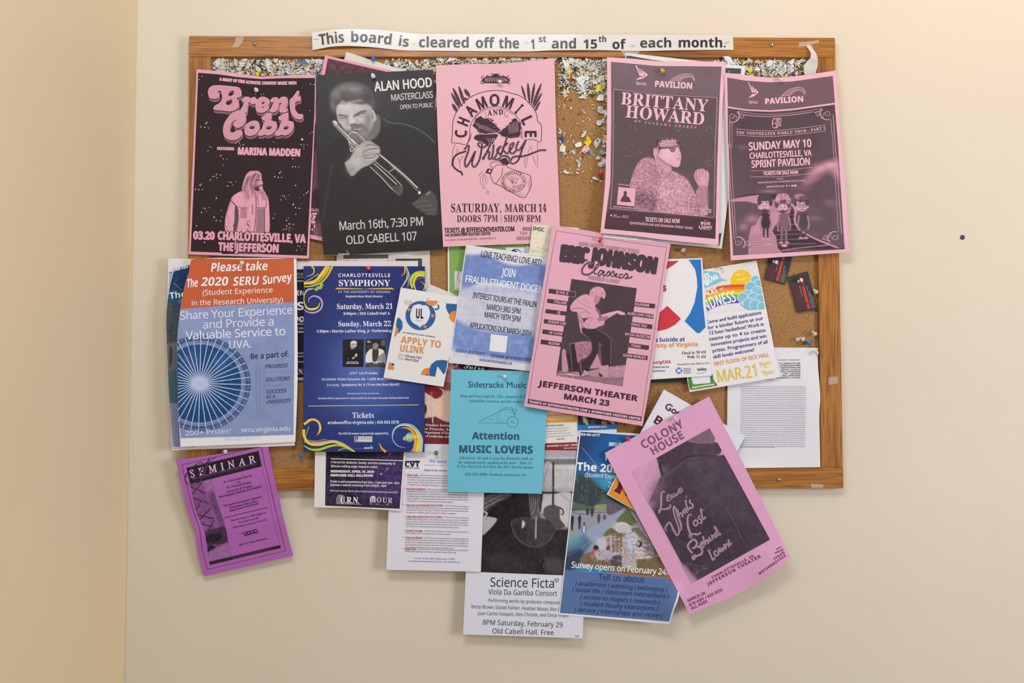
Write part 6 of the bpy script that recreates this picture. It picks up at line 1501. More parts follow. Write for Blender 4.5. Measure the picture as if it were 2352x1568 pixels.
p.line([(870, 90), (900, 150), (985, 230), (1020, 300)], 5, '#b98294', 3).line([(1100, 110), (1200, 150), (1260, 210), (1285, 260), (1280, 590)], 5, '#a87888', 3).line([(1130, 280), (1120, 420), (1150, 600)], 5, '#b98294', 3).line([(1150, 600), (1140, 330), (1175, 310)], 4, '#b98294', 3)
p.poly([(780, 290), (990, 265), (1020, 380), (960, 480), (880, 510), (850, 550), (820, 540), (800, 400)], '#a67486', 5).noise(10, .14, 5, 2, poly=[(780, 290), (1000, 265), (1020, 400), (830, 550)])
p.line([(710, 300), (930, 270)], 7, '#c48fa0', 3).line([(710, 300), (755, 600)], 5, '#8d6070', 3).poly([(735, 300), (780, 295), (830, 640), (760, 680)], '#362a31', 3, 1, False).poly([(610, 400), (660, 395), (700, 650), (640, 695), (610, 680)], '#c28fa0', 6).poly([(660, 420), (720, 430), (750, 670), (700, 660)], '#3a2d34', 3, 1, False).line([(670, 430), (720, 430), (745, 660)], 4, '#8d6070', 2)
p.poly([(990, 640), (1100, 430), (1150, 600), (1150, 640)], '#c28fa2', 5, 1, False).poly([(560, 680), (700, 690), (900, 700), (1150, 630), (1490, 590), (1480, 720), (1448, 890), (528, 740)], '#b88a9a', 6, 1, False)
p.poly([(700, 690), (880, 700), (900, 740), (700, 730)], '#e0a8ba', 6).line([(560, 700), (720, 700), (980, 740)], 10, '#4a3740', 5).line([(1000, 650), (1150, 630)], 8, '#54404a', 4).poly([(560, 730), (900, 740), (1480, 760), (1448, 890), (528, 740)], '#8b6878', 20, .8, False).noise(8, .12, 7, 2, poly=[(560, 650), (1490, 590), (1450, 890), (528, 740)])
p.poly([(880, 650), (930, 670), (970, 700), (940, 730), (880, 735), (860, 690)], '#cfa0b0', 4).poly([(830, 600), (900, 540), (930, 600), (880, 730), (850, 720)], '#40323a', 5).line([(880, 660), (930, 720)], 5, '#40323a', 3).poly([(1150, 600), (1250, 600), (1240, 740), (1200, 765), (1130, 750), (1120, 700)], '#c294a5', 5).poly([(1120, 690), (1150, 720), (1180, 750), (1130, 750)], '#3a2d34', 3).line([(1160, 590), (1270, 590)], 16, '#3a2d34', 4)
p.line([(860, 560), (880, 700)], 5, '#d9a8b8', 3).ell(1240, 600, 10, 8, '#e9c0cc', 2).done()
zz('T')
def bar(x0, y0, x1, y1, h_, t_, tx0, tx1, cap=34):
    F([(x0, y0), (x1, y1), (x1 - 8, y1 + h_), (x0 - 8, y0 + h_)], IE, layer=1)
    k_ = (y1 - y0) / (x1 - x0)
    T('s', t_, tx0, y0 + (tx0 - x0) * k_ + h_ * .78, tx1, y0 + (tx1 - x0) * k_ + h_ * .78, cap, '#e3b3c3', bold=1.5, layer=3)
bar(430, 980, 798, 1030, 62, 'EJ VOL II', 524, 692); L([(690, 1012), (790, 1024), (800, 1034), (792, 1102), (700, 1088)], 4, '#e3b3c3', layer=3)
bar(408, 1120, 690, 1158, 56, 'COLLAGE', 494, 672); bar(385, 1262, 680, 1300, 56, 'EJ', 542, 584); bar(362, 1402, 665, 1440, 58, 'EUROPE LIVE', 414, 662)
bar(1610, 1160, 1900, 1194, 62, 'SOUVENIR', 1610, 1816); bar(1590, 1300, 1880, 1338, 60, 'ALIEN LOVE CHILD', 1512, 1872); bar(1565, 1440, 1862, 1480, 62, 'VENUS ISLE', 1562, 1784)
zz('U')
bar(342, 95, 625, 134, 62, 'UP CLOSE', 424, 612); bar(318, 236, 602, 278, 62, 'BLOOM', 420, 572); bar(1560, 140, 1840, 180, 60, 'AH VIA MUSICOM', 1476, 1832); bar(1540, 284, 1815, 322, 62, 'TONES', 1562, 1698); bar(1510, 430, 1796, 464, 60, 'SEVEN WORLDS', 1450, 1766)
L([(300, 130), (230, 500), (148, 1060)], 3.5, IE); L([(1900, 60), (1800, 700), (1715, 1310)], 3.5, IE)
L([(320, 0), (300, 130)], 3.5, IE)
T('b', 'JEFFERSON THEATER', 285, 882, 1648, 1092, 78, '#4a2a40', bold=3); T('b', 'MARCH 23', 624, 1060, 1262, 1160, 76, '#4a2a40', bold=3)
F([(138, 1060), (1712, 1306), (1706, 1368), (130, 1122)], '#4a2f40', layer=1); T('b', 'TICKETS AT JEFFERSONTHEATER.COM & DOWNTOWN VISITORS CENTER', 150, 1112, 1694, 1354, 32, '#edc3d0', bold=1.5, tr=.05)
s.finish()
zz('O')


# ---- black and white sheet under the singer poster
s = Sheet('paper_sheet', 'white-bordered black sheet tilted behind the pink singer poster', 'paper',
          [(1437, 121), (1712, 152), (1658, 571), (1385, 545)], '#dcdcdc', hh=(20, 20, 22, 20))
zz('G')
F([(385, 372), (420, 380), (735, 436), (1000, 465), (1000, 2700), (150, 2600)], '#4a4c4a')
zz('I')
F([(100, 535), (350, 545), (345, 612), (100, 606)], '#4c4f4c'); L([(185, 600), (195, 575)], 6, '#d5d5d2'); 
zz('H')
F([(1578, 1150), (1608, 1150), (1582, 1310), (1560, 1305)], '#4a4c4a')
s.finish()
zz('O')


# ---- Brittany
PB = '#e6b5c4'
s = Sheet('concert_poster', 'pink singer poster: person with glasses in a sparkling top looking over the shoulder', 'poster',
          [(1394, 131.4), (1667.5, 142), (1650.4, 562), (1379, 535)], PB, top=[(1450, 134.5), (1507, 140), (1560, 141), (1620, 141)], left=[(1394.5, 230), (1393, 330), (1389, 430)], right=[(1659, 260), (1654, 400)],
          bottom=[(1450, 541), (1513, 549), (1580, 556)], hh=(26, 24, 40, 36), bumps=[(1520, 165, -5, 45), (1652, 280, -3, 14, 90)])
zz('G')
F([(187, 458), (760, 512), (1610, 520), (1580, 900), (1560, 1568 + 40), (1555, 1700), (1530, 2735), (800, 2670), (100, 2600), (180, 2000), (190, 1200)], '#5f4851', layer=0)
p = Pic([(187, 458), (1610, 520), (1530, 2735), (102, 2605)], '#6f5a63', 1.5, edges=dict(top=[(480, 490), (760, 510), (1100, 518)], left=[(190, 1200), (178, 2000), (130, 2380)], right=[(1585, 900), (1555, 1700)]), name='printed_photo')
p.grad(800, 400, 800, 2400, '#76626b', '#65505a').noise(160, .025, 3)
zz('H')
p.poly([(150, 850), (1540, 960), (1530, 1260), (60, 1120)], '#4d3640', 4, 1, False).glow(400, 1000, 400, 100, '#55404a', .6)
zz('G')
p.poly([(222, 815), (1548, 915), (1510, 2480), (190, 2340)], '#5b4c50', 3, .85, False)
rr = random.Random(21)
for k in range(130):
    x, y = rr.uniform(240, 1530), rr.uniform(1280, 2200)
    a, r = rr.uniform(-1, 1), rr.uniform(6, 18)
    p.line([(x, y), (x + r * a, y + r)], rr.uniform(3, 7), rr.choice(['#8d7880', '#a8909a', '#453639', '#7a666e', '#cfb4bf']), 3, .7)
p.poly([(800, 1530), (830, 1480), (880, 1465), (960, 1470), (1020, 1460), (1040, 1500), (1040, 1568), (820, 1568)], '#c899aa', 10).noise(14, .18, 3, 2, poly=[(780, 1440), (1060, 1440), (1060, 1570), (780, 1570)])
p.poly([(800, 1540), (870, 1545), (960, 1550), (1050, 1560), (1060, 1600), (820, 1600)], '#4a3a40', 10, .8)
zz('H')
p.poly([(790, 20), (900, 10), (1040, 0), (1060, 60), (1090, 140), (1085, 200), (1070, 280), (1040, 300), (980, 290), (900, 240), (830, 200), (800, 130)], '#dfa9b9', 5)
p.glow(920, 130, 70, 70, '#e9b9c8', .9).poly([(790, -20), (1050, -30), (1060, 10), (900, 20), (800, 40)], '#4f3f45', 10, .9).poly([(735, 70), (770, 60), (810, 90), (810, 170), (780, 200), (740, 160)], '#d39eae', 5).line([(765, 85), (790, 110), (780, 160)], 7, '#9d7080', 4)
p.line([(800, 58), (940, 48), (960, 40), (1050, 25)], 10, '#3c2d33', 3).poly([(945, 48), (1015, 40), (1010, 85), (985, 105), (950, 90)], '#6d5560', 4).line([(945, 50), (955, 95), (990, 103), (1012, 80), (1014, 40)], 5, '#3c2d33', 2).line([(1035, 50), (1050, 30)], 7, '#3c2d33', 3)
p.line([(1090, 130), (1060, 145), (1085, 158)], 5, '#a87888', 3).line([(1035, 195), (1070, 185)], 8, '#8d5a6c', 4).line([(1040, 215), (1065, 212)], 5, '#a87888', 3).line([(1040, 120), (1060, 90)], 5, '#b98898', 4)
p.poly([(760, 150), (850, 200), (950, 280), (960, 340), (850, 300), (760, 230)], '#c893a5', 8).line([(780, 170), (880, 250), (960, 290)], 12, '#86606e', 8, .7)
body = [(600, 190), (680, 175), (740, 200), (800, 260), (960, 340), (1100, 410), (1190, 490), (1260, 620), (1330, 740), (1400, 840), (1380, 930), (800, 880), (520, 850), (480, 700), (430, 560), (440, 480), (480, 360), (540, 240)]
p.poly(body, '#b98898', 6)
p.glow(900, 620, 140, 220, '#d09cae', .8, -30).glow(1080, 560, 100, 120, '#c995a6', .7).glow(560, 720, 120, 120, '#6f505c', .8).glow(720, 760, 60, 110, '#6a4c58', .8).glow(760, 420, 60, 120, '#8d6272', .5).glow(1280, 830, 100, 60, '#8d6676', .6)
sm = smooth_pts(q(body), True, 3)
p.noise(2.6, .5, 1, 2, poly=None, col=None) if False else None
n_ = (vnoise(p.X, p.Y, 2.0, 3) - .5) * .32 * in_poly(p.X, p.Y, sm)
p.C = p.C + n_[..., None]
p.poly([(1255, 400), (1275, 350), (1300, 330), (1330, 325), (1370, 320), (1410, 345), (1445, 375), (1450, 420), (1440, 500), (1430, 560), (1420, 700), (1440, 840), (1400, 830), (1330, 740), (1280, 620), (1320, 560), (1270, 470)], '#c9909f', 6)
for x in (1290, 1325, 1365, 1405): p.line([(x, 345), (x + 2, 430)], 6, '#8d6070', 4, .8)
for x in (1305, 1345, 1385, 1425): p.line([(x, 350), (x, 410)], 12, '#e3adbd', 6, .7)
p.line([(1275, 400), (1300, 460), (1330, 480)], 8, '#8d6070', 5, .7).glow(1370, 480, 50, 70, '#deaabb', .7).poly([(1300, 560), (1430, 560), (1440, 800), (1340, 760)], '#a17584', 16, .6)
zz('G')
p.poly([(805, 1535), (800, 1500), (840, 1495), (830, 1465), (880, 1475), (910, 1450), (940, 1470), (985, 1448), (990, 1472), (1030, 1470), (1020, 1500), (1045, 1520), (1035, 1562), (980, 1548), (930, 1556), (880, 1545), (850, 1560)], '#c899aa', 6, 1, False).noise(12, .5, 3, 2, poly=[(790, 1440), (1060, 1440), (1050, 1560), (800, 1560)], col='#7d6470')
p.poly([(795, 1545), (850, 1556), (930, 1556), (1000, 1560), (940, 1572), (860, 1576), (815, 1600), (798, 1630)], '#5a4850', 14, .8)
zz('H'); p.line([(800, 58), (940, 48), (960, 40), (1050, 25)], 8, '#3c2d33', 2).poly([(945, 50), (1013, 42), (1008, 82), (985, 100), (952, 88)], '#9a7685', 4, .9).line([(945, 50), (955, 92), (988, 102), (1012, 80), (1014, 40)], 5, '#3c2d33', 2).ell(985, 66, 9, 7, '#4a3840', 2, .9)
zz('G')
for _ in range(90):
    x, y = rr.uniform(240, 1530), rr.uniform(1280, 2250)
    if not (700 < x < 1300 and y > 1450): p.ell(x, y, rr.uniform(3, 8), rr.uniform(2, 5), rr.choice(['#a8909a', '#c7aeb8', '#8d7880']), 1, .75)
zz('H')
p.done()
T('b', 'AVAILABLE NOW', 276, 528, 530, 554, 16, PB, sh=0)
F([(284, 555), (502, 576), (486, 806), (262, 782)], '#e5a9bc', layer=1)
F([(352, 615), (385, 612), (392, 640), (385, 670), (420, 690), (440, 735), (442, 750), (312, 742), (328, 690), (350, 660)], '#54414a', True, layer=2)
T('b', 'BRITTANYHOWARD.COM', 218, 818, 516, 842, 18, PB)
zz('G')
L([(222, 812), (760, 872), (1552, 920)], 4, PB, True); L([(222, 812), (216, 1568), (205, 2000), (178, 2340)], 4, PB, True); L([(1552, 920), (1525, 1568), (1520, 2000), (1508, 2460)], 4, PB, True)
zz('H')
L([(178, 830), (800, 880), (1508, 948)], 4, PB, True)
T('r', 'APRIL 17, 2020', 1012, 862, 1476, 894, 52, PB)
T('s', 'TICKETS ON SALE NOW', 625, 998, 1070, 1022, 54, PB, bold=2); T('b', 'SprintPavilion.com and Downtown Visitor Center', 426, 1032, 1242, 1102, 38, '#e5adbf')
T('c', 'Starr Hill', 210, 944, 415, 958, 40, '#d9a3b5'); O(190, 920, 14, 12, '#d9a3b5')
T('b', 'BUD', 1338, 1038, 1468, 1046, 36, PB, bold=1.5); T('b', 'LIGHT', 1314, 1088, 1488, 1096, 36, PB, bold=1.5); L([(1330, 1100), (1465, 1108)], 4, PB); L([(1385, 985), (1420, 988)], 4, PB)
zz('G')
def sprint(dx, dy, k=1.0, r=0):
    f = lambda pts: [(500 + dx + (x - 500) * k + (y - 500) * r, 500 + dy + (y - 500) * k - (x - 500) * r) for x, y in pts]
    F(f([(498, 503), (520, 510), (568, 640), (560, 650)]), PB, layer=2); F(f([(545, 530), (556, 545), (580, 640), (566, 640)]), PB, layer=2); F(f([(570, 548), (588, 565), (595, 640), (580, 640)]), PB, layer=2)
    F(f([(600, 575), (625, 590), (605, 650), (590, 648)]), PB, layer=2); F(f([(632, 592), (662, 628), (612, 658)]), PB, layer=2); F(f([(500, 695), (560, 655), (612, 655), (660, 632), (600, 672), (550, 685)]), PB, layer=2)
sprint(0, 0)
T('b', 'Sprint', 506, 750, 640, 764, 38, PB)
T('b', 'PAVILION', 744, 778, 1236, 806, 76, PB, bold=3)
def arch(pts, pts2):
    L(pts, 5, PB, True); L(pts2, 4, PB, True)
    a = resample(smooth_pts(pts), 15); b = resample(smooth_pts(pts2), 15)
    for k in range(1, 14): L([a[k], b[k]], 3, PB); L([a[k], b[k - 1]], 2, PB)
arch([(940, 710), (1010, 655), (1100, 620), (1190, 612), (1245, 640), (1265, 700)], [(1075, 705), (1110, 675), (1170, 655), (1220, 660), (1250, 690), (1255, 720)])
L([(950, 695), (1060, 700)], 4, PB)
T('r', 'BRITTANY', 308, 1002, 1426, 1100, 154, PB, bold=1, tr=.02); T('r', 'HOWARD', 368, 1170, 1386, 1272, 154, PB, bold=1, tr=.02)
T('r', 'OF ALABAMA SHAKES', 0, 0, 0, 0, 30, '#d9a3b5', path=[(486, 1232), (750, 1265), (1000, 1292), (1285, 1316)], tr=.45)
s.finish()
zz('O')


# ---- business cards
for k, (quad, lab) in enumerate((([(1769, 586), (1820, 590), (1803, 653), (1755.7, 640.5)], 'dark business card with red lettering, its top tucked under the scrolled pink poster'),
                                 ([(1809, 636), (1855.6, 622.6), (1877.7, 710), (1831.4, 718)], 'dark business card with red lettering pinned beside the right frame stile'))):
    s = Sheet('business_card', lab, 'card', quad, '#3b3c40', hh=(14, 14, 15, 15), clear=1.0, group=None, cell=5)
    A4 = np.array(quad, float)
    mpx = lambda u, v: tuple(((1 - u) * (1 - v)) * A4[0] + u * (1 - v) * A4[1] + u * v * A4[2] + (1 - u) * v * A4[3])
    # lettering reads up the card
    a, b = (mpx(.74, 1.0), mpx(.78, .06)) if k == 0 else (mpx(.62, .98), mpx(.66, .10))
    a, b = mpx(.66, .95), mpx(.66, .12 if k else -.1)
    T('b', 'AN JOHNSON LAW', *a, *b, 6.0, '#e0483c', bold=.5)
    for j, u in enumerate((.78, .86, .93)):
        T('b', ('Attorney at law office', 'Charlottesville Virginia', 'call or write')[j], *mpx(u, .95), *mpx(u, .35 + .15 * j), 1.9, '#b9b6b6')
    for j, u in enumerate((.1, .17, .24, .31, .38)): L([mpx(u, .95), mpx(u, .18)], 1.5, '#7a3c40', layer=1.5)
    T('b', 'Criminal Defense', *mpx(.46, .6), *mpx(.46, .3), 1.9, '#b9b6b6')
    s.finish()


# ---- second pavilion poster with three cartoon-like figures (built as plain generic figures)
PB = '#e6b1c1'
s = Sheet('concert_poster', 'pink poster with scrolled frame and three small big-headed figures on stairs, top right', 'poster',
          [(1663, 167), (1920, 161.8), (1951.6, 579), (1678.4, 598)], PB, top=[(1700, 170.5), (1735, 175), (1768, 178), (1800, 177.5), (1860, 170.5)], left=[(1668, 300), (1672, 430)], right=[(1930, 300), (1944, 450)], hh=(26, 28, 30, 26), bumps=[(1790, 185, -4, 40)])
zz('I')
F([(170, 660), (400, 700), (720, 722), (1000, 712), (1528, 640), (1556, 985), (1000, 1062), (720, 1082), (420, 1070), (178, 1032)], '#725861', layer=0)
F([(175, 1052), (420, 1088), (720, 1102), (1000, 1082), (1552, 1008), (1592, 1480), (1680, 2865), (248, 2945), (200, 2200)], '#5f4c56', layer=0)
p = Pic([(178, 1056), (1554, 1010), (1682, 2868), (246, 2948)], '#5d4a54', 1.5, edges=dict(top=[(420, 1088), (720, 1100), (1000, 1084)], left=[(182, 1500), (210, 2200)], right=[(1592, 1600), (1640, 2300)]), name='printed_drawing')
p.grad(900, 1100, 900, 2600, '#54434b', '#66515b').noise(220, .03, 5)
p.glow(360, 1560, 70, 30, '#79626c', .8)
zz('J')
p.poly([(1250, 330), (1340, 270), (1450, 240), (1560, 210), (1620, 240), (1660, 500), (1560, 420), (1450, 360), (1330, 430), (1180, 520), (1200, 420)], '#b98397', 110, .95).glow(1370, 320, 80, 40, '#d29db0', .8, -15).glow(1500, 270, 80, 40, '#dba6b8', .8).glow(1250, 470, 120, 40, '#9c6e80', .8, -20)
p.glow(1500, 760, 90, 50, '#8d6878', .7).glow(1280, 960, 90, 26, '#96707f', .7).glow(720, 610, 120, 22, '#a87a8b', .7).glow(1150, 570, 120, 40, '#846272', .6)
p.glow(490, 970, 90, 60, '#b58396', .8).glow(380, 1070, 60, 50, '#b07f92', .8).glow(1600, 900, 60, 200, '#6c5560', .5)
p.poly([(215, 725), (350, 690), (560, 660), (700, 700), (840, 760), (1050, 830), (1050, 900), (900, 860), (700, 800), (540, 770), (400, 740), (230, 745)], '#c48da0', 5).poly([(300, 690), (450, 650), (650, 645), (820, 665), (780, 710), (700, 670), (560, 660)], '#3f333a', 4)
p.poly([(740, 740), (830, 720), (1000, 770), (1040, 830), (1010, 880), (900, 900), (780, 900), (700, 850)], '#b98497', 8).poly([(480, 1060), (680, 1000), (840, 900), (840, 1100), (870, 1400), (440, 1430), (445, 1200)], '#bb879a', 8, 1, False)
p.poly([(640, 900), (900, 900), (820, 1000), (770, 1100), (600, 1150), (470, 1160), (520, 1070)], '#c08c9f', 12)
for k in range(9): p.line([(450, 1180 + 32 * k), (800, 1160 + 32 * k)], 4, '#86606f', 3, .8)
p.poly([(1000, 780), (1040, 850), (1060, 1050), (1110, 1110), (1600, 1350), (1420, 1400), (880, 1400), (820, 1340), (800, 1200), (750, 1120), (820, 1000), (960, 960)], '#40343b', 4, 1, False)
for k, (y, x0, x1) in enumerate(((830, 970, 1030), (860, 990, 1035), (910, 960, 1040), (970, 820, 1060), (1040, 790, 1060), (1110, 770, 1100), (1165, 770, 1140), (1230, 800, 1200), (1290, 820, 1300), (1370, 860, 1500))):
    p.line([(x0, y + 6), (x1, y - 2 - k)], 5 + k * .5, '#9c7080', 2)
p.line([(1000, 780), (1045, 860), (1040, 1000), (1110, 1110), (1300, 1220), (1620, 1350)], 22, '#c893a6', 5).line([(880, 1370), (1100, 1340), (1500, 1300)], 12, '#b98497', 4).poly([(900, 1395), (1680, 1330), (1685, 1380), (890, 1408)], '#54434b', 4, .9, False)
rr = random.Random(17)
def figure(cx, hy, hw, hh_, hair, glass=False, dx=0, hr='#54434a'):
    p.ell(cx - hw * .98, hy + hh_ * .35, 16, 20, '#c08ea0', 3).ell(cx + hw * .98, hy + hh_ * .3, 16, 20, '#c08ea0', 3)
    p.ell(cx, hy, hw * 1.02, hh_, '#cf9fb0', 4).glow(cx, hy - 10, hw * .6, hh_ * .5, '#ddb0bf', .9)
    for (x, y, rx, ry) in hair: p.ell(cx + x, hy + y, rx, ry, hr, 6)
    for sg in (-1, 1):
        p.ell(cx + sg * hw * .3 + dx, hy + 2, 13, 16, '#ecc9d4', 3).ell(cx + sg * hw * .3 + dx, hy + 4, 8, 11, '#4a3840', 3).line([(cx + sg * hw * .52 + dx, hy - 26), (cx + sg * hw * .2 + dx, hy - 36)], 10, '#54404a', 3)
        if glass: p.line([(cx + sg * hw * .3 + dx - 26, hy - 10), (cx + sg * hw * .3 + dx + 26, hy - 10), (cx + sg * hw * .3 + dx + 24, hy + 24), (cx + sg * hw * .3 + dx - 24, hy + 24), (cx + sg * hw * .3 + dx - 26, hy - 10)], 6, '#54404a', 2, 1, False)
    p.ell(cx + dx, hy + 28, 11, 9, '#b98798', 3).line([(cx - 20 + dx, hy + 58), (cx + dx, hy + 52), (cx + 20 + dx, hy + 58)], 8, '#54404a', 3)
figure(655, 790, 80, 92, ((0, -95, 90, 46), (-70, -60, 28, 60), (74, -50, 26, 70), (-20, -120, 50, 30)), dx=-6)
p.poly([(590, 850), (620, 885), (660, 895), (700, 880), (725, 830), (700, 850), (655, 835), (615, 850)], '#54434a', 5)
figure(885, 810, 80, 84, ((0, -90, 90, 50), (-78, -40, 30, 60), (78, -40, 28, 60), (0, -140, 70, 30)), hr='#6a5059')
p.ell(885, 680, 86, 42, '#b98598', 8).ell(820, 720, 34, 40, '#c08c9e', 8).ell(960, 730, 30, 44, '#b58295', 8).noise(9, .2, 8, 2, poly=[(790, 640), (990, 640), (990, 740), (790, 740)]); p.poly([(810, 850), (850, 885), (900, 892), (950, 865), (960, 830), (925, 862), (885, 850), (845, 862)], '#5a464e', 5)
figure(1125, 790, 82, 80, ((0, -80, 80, 40), (70, -50, 26, 60), (-76, -20, 18, 40)), glass=True, dx=10)
p.ell(1100, 680, 70, 38, '#a97a8b', 10).ell(1150, 700, 60, 30, '#6a525c', 8)
def bod(cx, y0, y1, wd, top, legs):
    p.poly([(cx - wd * .55, y0), (cx + wd * .55, y0), (cx + wd, y0 + 60), (cx + wd * .8, y0 + 150), (cx + wd * .6, y0 + 190), (cx - wd * .6, y0 + 190), (cx - wd * .8, y0 + 150), (cx - wd, y0 + 60)], top, 5)
    p.line([(cx - wd * .8, y0 + 40), (cx - wd * 1.1, y0 + 150), (cx - wd * .9, y0 + 220)], 20, '#a97a8b', 5).line([(cx + wd * .8, y0 + 40), (cx + wd * 1.1, y0 + 140), (cx + wd * .9, y0 + 210)], 20, '#a97a8b', 5)
    for sg in (-1, 1): p.poly([(cx + sg * 6, y0 + 180), (cx + sg * wd * .6, y0 + 180), (cx + sg * wd * .55, y1), (cx + sg * wd * .25, y1)], legs, 5, 1, False).ell(cx + sg * wd * .5, y1 + 12, 30, 14, '#c493a5', 4)
bod(665, 895, 1210, 66, '#3f343b', '#4a3c44'); bod(900, 900, 1260, 76, '#7d5f6c', '#8b6876'); bod(1150, 890, 1200, 66, '#54444c', '#5f4d56')
p.line([(620, 1180), (650, 1290), (600, 1300)], 16, '#c08fa0', 6, .7).ell(710, 1290, 44, 12, '#cc9cac', 4).ell(905, 1310, 40, 18, '#d0a0b0', 4)
p.done()
zz('I')
PB2 = '#e6b5c3'
def sp2():
    f = lambda pts: [(x - 62, y + 213 + (x - 500) * -.03) for x, y in pts]
    for sh_ in ([(498, 503), (512, 510), (560, 640), (552, 650)], [(540, 550), (550, 560), (570, 640), (558, 640)], [(558, 568), (574, 580), (585, 640), (572, 640)], [(590, 592), (608, 604), (592, 650), (580, 650)], [(612, 612), (636, 640), (596, 668)], [(504, 710), (556, 662), (600, 665), (634, 645), (580, 690)]): F(f(sh_), PB2, layer=2)
sp2()
T('b', 'Sprint', 444, 990, 562, 998, 36, PB2); T('b', 'PAVILION', 652, 1004, 1156, 970, 72, PB2, bold=3)
PB = PB2
arch([(858, 910), (930, 840), (1010, 800), (1100, 785), (1155, 810), (1178, 870)], [(975, 895), (1020, 850), (1080, 825), (1130, 835), (1165, 875), (1168, 890)])
L([(870, 895), (960, 890)], 4, PB)
# scrolled frame
L([(300, 1095), (560, 1130), (720, 1136), (1000, 1118), (1390, 1060)], 4, PB, True); L([(390, 1140), (560, 1158), (720, 1162), (1000, 1142), (1270, 1102)], 6, PB, True)
L([(205, 1185), (202, 1568)], 6, PB); L([(232, 1240), (232, 1568)], 4, PB); L([(1532, 1135), (1560, 1568)], 6, PB); L([(1500, 1190), (1536, 1568)], 4, PB)
def corner(cx, cy, sx, sy, w_=7):
    g = lambda pts: [(cx + sx * x, cy + sy * y) for x, y in pts]
    L(g([(0, 0), (18, 20), (22, 60), (10, 105), (-30, 135), (-80, 140), (-95, 128)]), [w_, 8, 9, 10, 9, 7, 3], PB, True)
    L(g([(-95, 100), (-100, 60), (-75, 35), (-45, 45), (-40, 75), (-60, 88), (-72, 75)]), 5, PB, True); L(g([(100, 40), (80, 60), (60, 90), (35, 80), (38, 55), (60, 52)]), 5, PB, True); L(g([(-10, 20), (40, 30), (90, 48)]), 6, PB, True); L(g([(-40, 50), (-10, 70), (-20, 120)]), 4, PB, True)
corner(300, 1095, 1, 1); corner(1390, 1062, -1, 1.0)
zz('J')
L([(185, 0), (208, 500), (262, 1230)], 6, PB, True); L([(212, 0), (238, 500), (285, 1180)], 4, PB, True); L([(1558, 0), (1595, 500), (1640, 1160)], 6, PB, True); L([(1530, 0), (1562, 500), (1600, 1130)], 4, PB, True)
corner(375, 1340, 1, -1.0); corner(1490, 1270, -1, -1.0)
zz('I')
# monogram
L([(750, 1285), (752, 1230), (768, 1190), (800, 1188), (800, 1300)], 10, PB, False, layer=3); L([(750, 1250), (800, 1248)], 7, PB, layer=3); L([(822, 1185), (822, 1290), (805, 1308), (770, 1308), (755, 1295)], 10, PB, layer=3); L([(845, 1290), (840, 1190), (862, 1200), (862, 1235), (842, 1245), (862, 1288)], 8, PB, layer=3); L([(765, 1188), (862, 1186)], 7, PB, layer=3)
for a_ in ([(282, 1322), (620, 1345), (900, 1335), (1440, 1270)], [(278, 1402), (620, 1418), (900, 1408), (1440, 1350)]): L(a_, 4, PB, True)
T('r', 'THE NEOTHEATER WORLD TOUR - PART 2', 0, 0, 0, 0, 36, PB, path=[(284, 1384), (620, 1400), (880, 1392), (1160, 1364), (1436, 1328)], tr=.08)
zz('J')
T('s', 'SUNDAY MAY 10', 446, 84, 1256, 38, 98, PB, bold=4.5); T('s', 'CHARLOTTESVILLE, VA', 458, 192, 1254, 152, 74, PB, bold=3); T('s', 'SPRINT PAVILION', 482, 308, 1240, 270, 90, PB, bold=4)
L([(468, 345), (860, 345), (1264, 302)], 4, PB, True); L([(472, 426), (860, 422), (1264, 380)], 4, PB, True); T('s', 'TICKETS ON SALE NOW', 634, 404, 1082, 386, 42, PB, bold=2.5)
T('b', 'TICKETS:', 804, 462, 902, 458, 20, '#c9a0ae'); T('b', 'SPRINTPAVILION.COM, DOWNTOWN VISITOR CENTER', 560, 514, 1176, 484, 24, '#d4aab8'); T('b', 'AJRBROTHERS.COM', 674, 566, 900, 556, 24, '#dcb2c0')
O(932, 540, 12, 9, PB); O(968, 540, 11, 11, '#b08c98'); F([(995, 530), (1018, 528), (1018, 550), (995, 552)], PB); F([(1028, 528), (1062, 526), (1062, 548), (1028, 550)], PB)
s.finish()
zz('O')


# ---- polaroid-style pink poster
PCo = '#dda3c6'
s = Sheet('concert_poster', 'pink polaroid-style poster with a dark jacket close-up, hanging askew over the lower right frame', 'poster',
          [(1389, 1039.8), (1629, 910), (1816, 1280), (1584.8, 1411.6)], PCo, bottom=[(1630, 1391), (1677.7, 1371), (1756.8, 1329.6), (1790, 1303)], hh=(34, 30, 30, 28), bumps=[(1441, 1010, -6, 50), (1550, 962, -4, 40), (1790, 1300, 12, 40)])
zz('a')
p = Pic([(345, 900), (1225, 405), (1905, 1660), (1018, 2158)], '#d09abc', 1.6, name='printed_photo')
p.noise(200, .02, 2).glow(520, 1000, 120, 180, '#cf9cbc', .6)
DJ = '#4a3c48'
p.poly([(625, 735), (1220, 410), (1250, 430), (1290, 490), (1275, 560), (1340, 580), (1375, 640), (1300, 715), (1420, 705), (1920, 1680), (1071, 2150), (1000, 2060), (930, 1970), (560, 1280), (540, 1240), (590, 1130), (660, 980), (675, 950), (650, 830)], DJ, 5, 1, False)
p.poly([(985, 545), (1230, 415), (1280, 470), (1275, 560), (1200, 578), (1080, 570)], '#7d6474', 8).poly([(1060, 580), (1340, 580), (1370, 640), (1290, 715), (1000, 720), (1050, 640)], '#52434e', 12)
p.line([(985, 545), (1080, 572), (1270, 572)], 6, '#9b7c8e', 4).line([(680, 945), (800, 850), (950, 740), (1100, 715), (1290, 720)], 9, '#2c222c', 5).line([(690, 955), (820, 870), (960, 765), (1120, 735)], 5, '#7d6676', 4, .8)
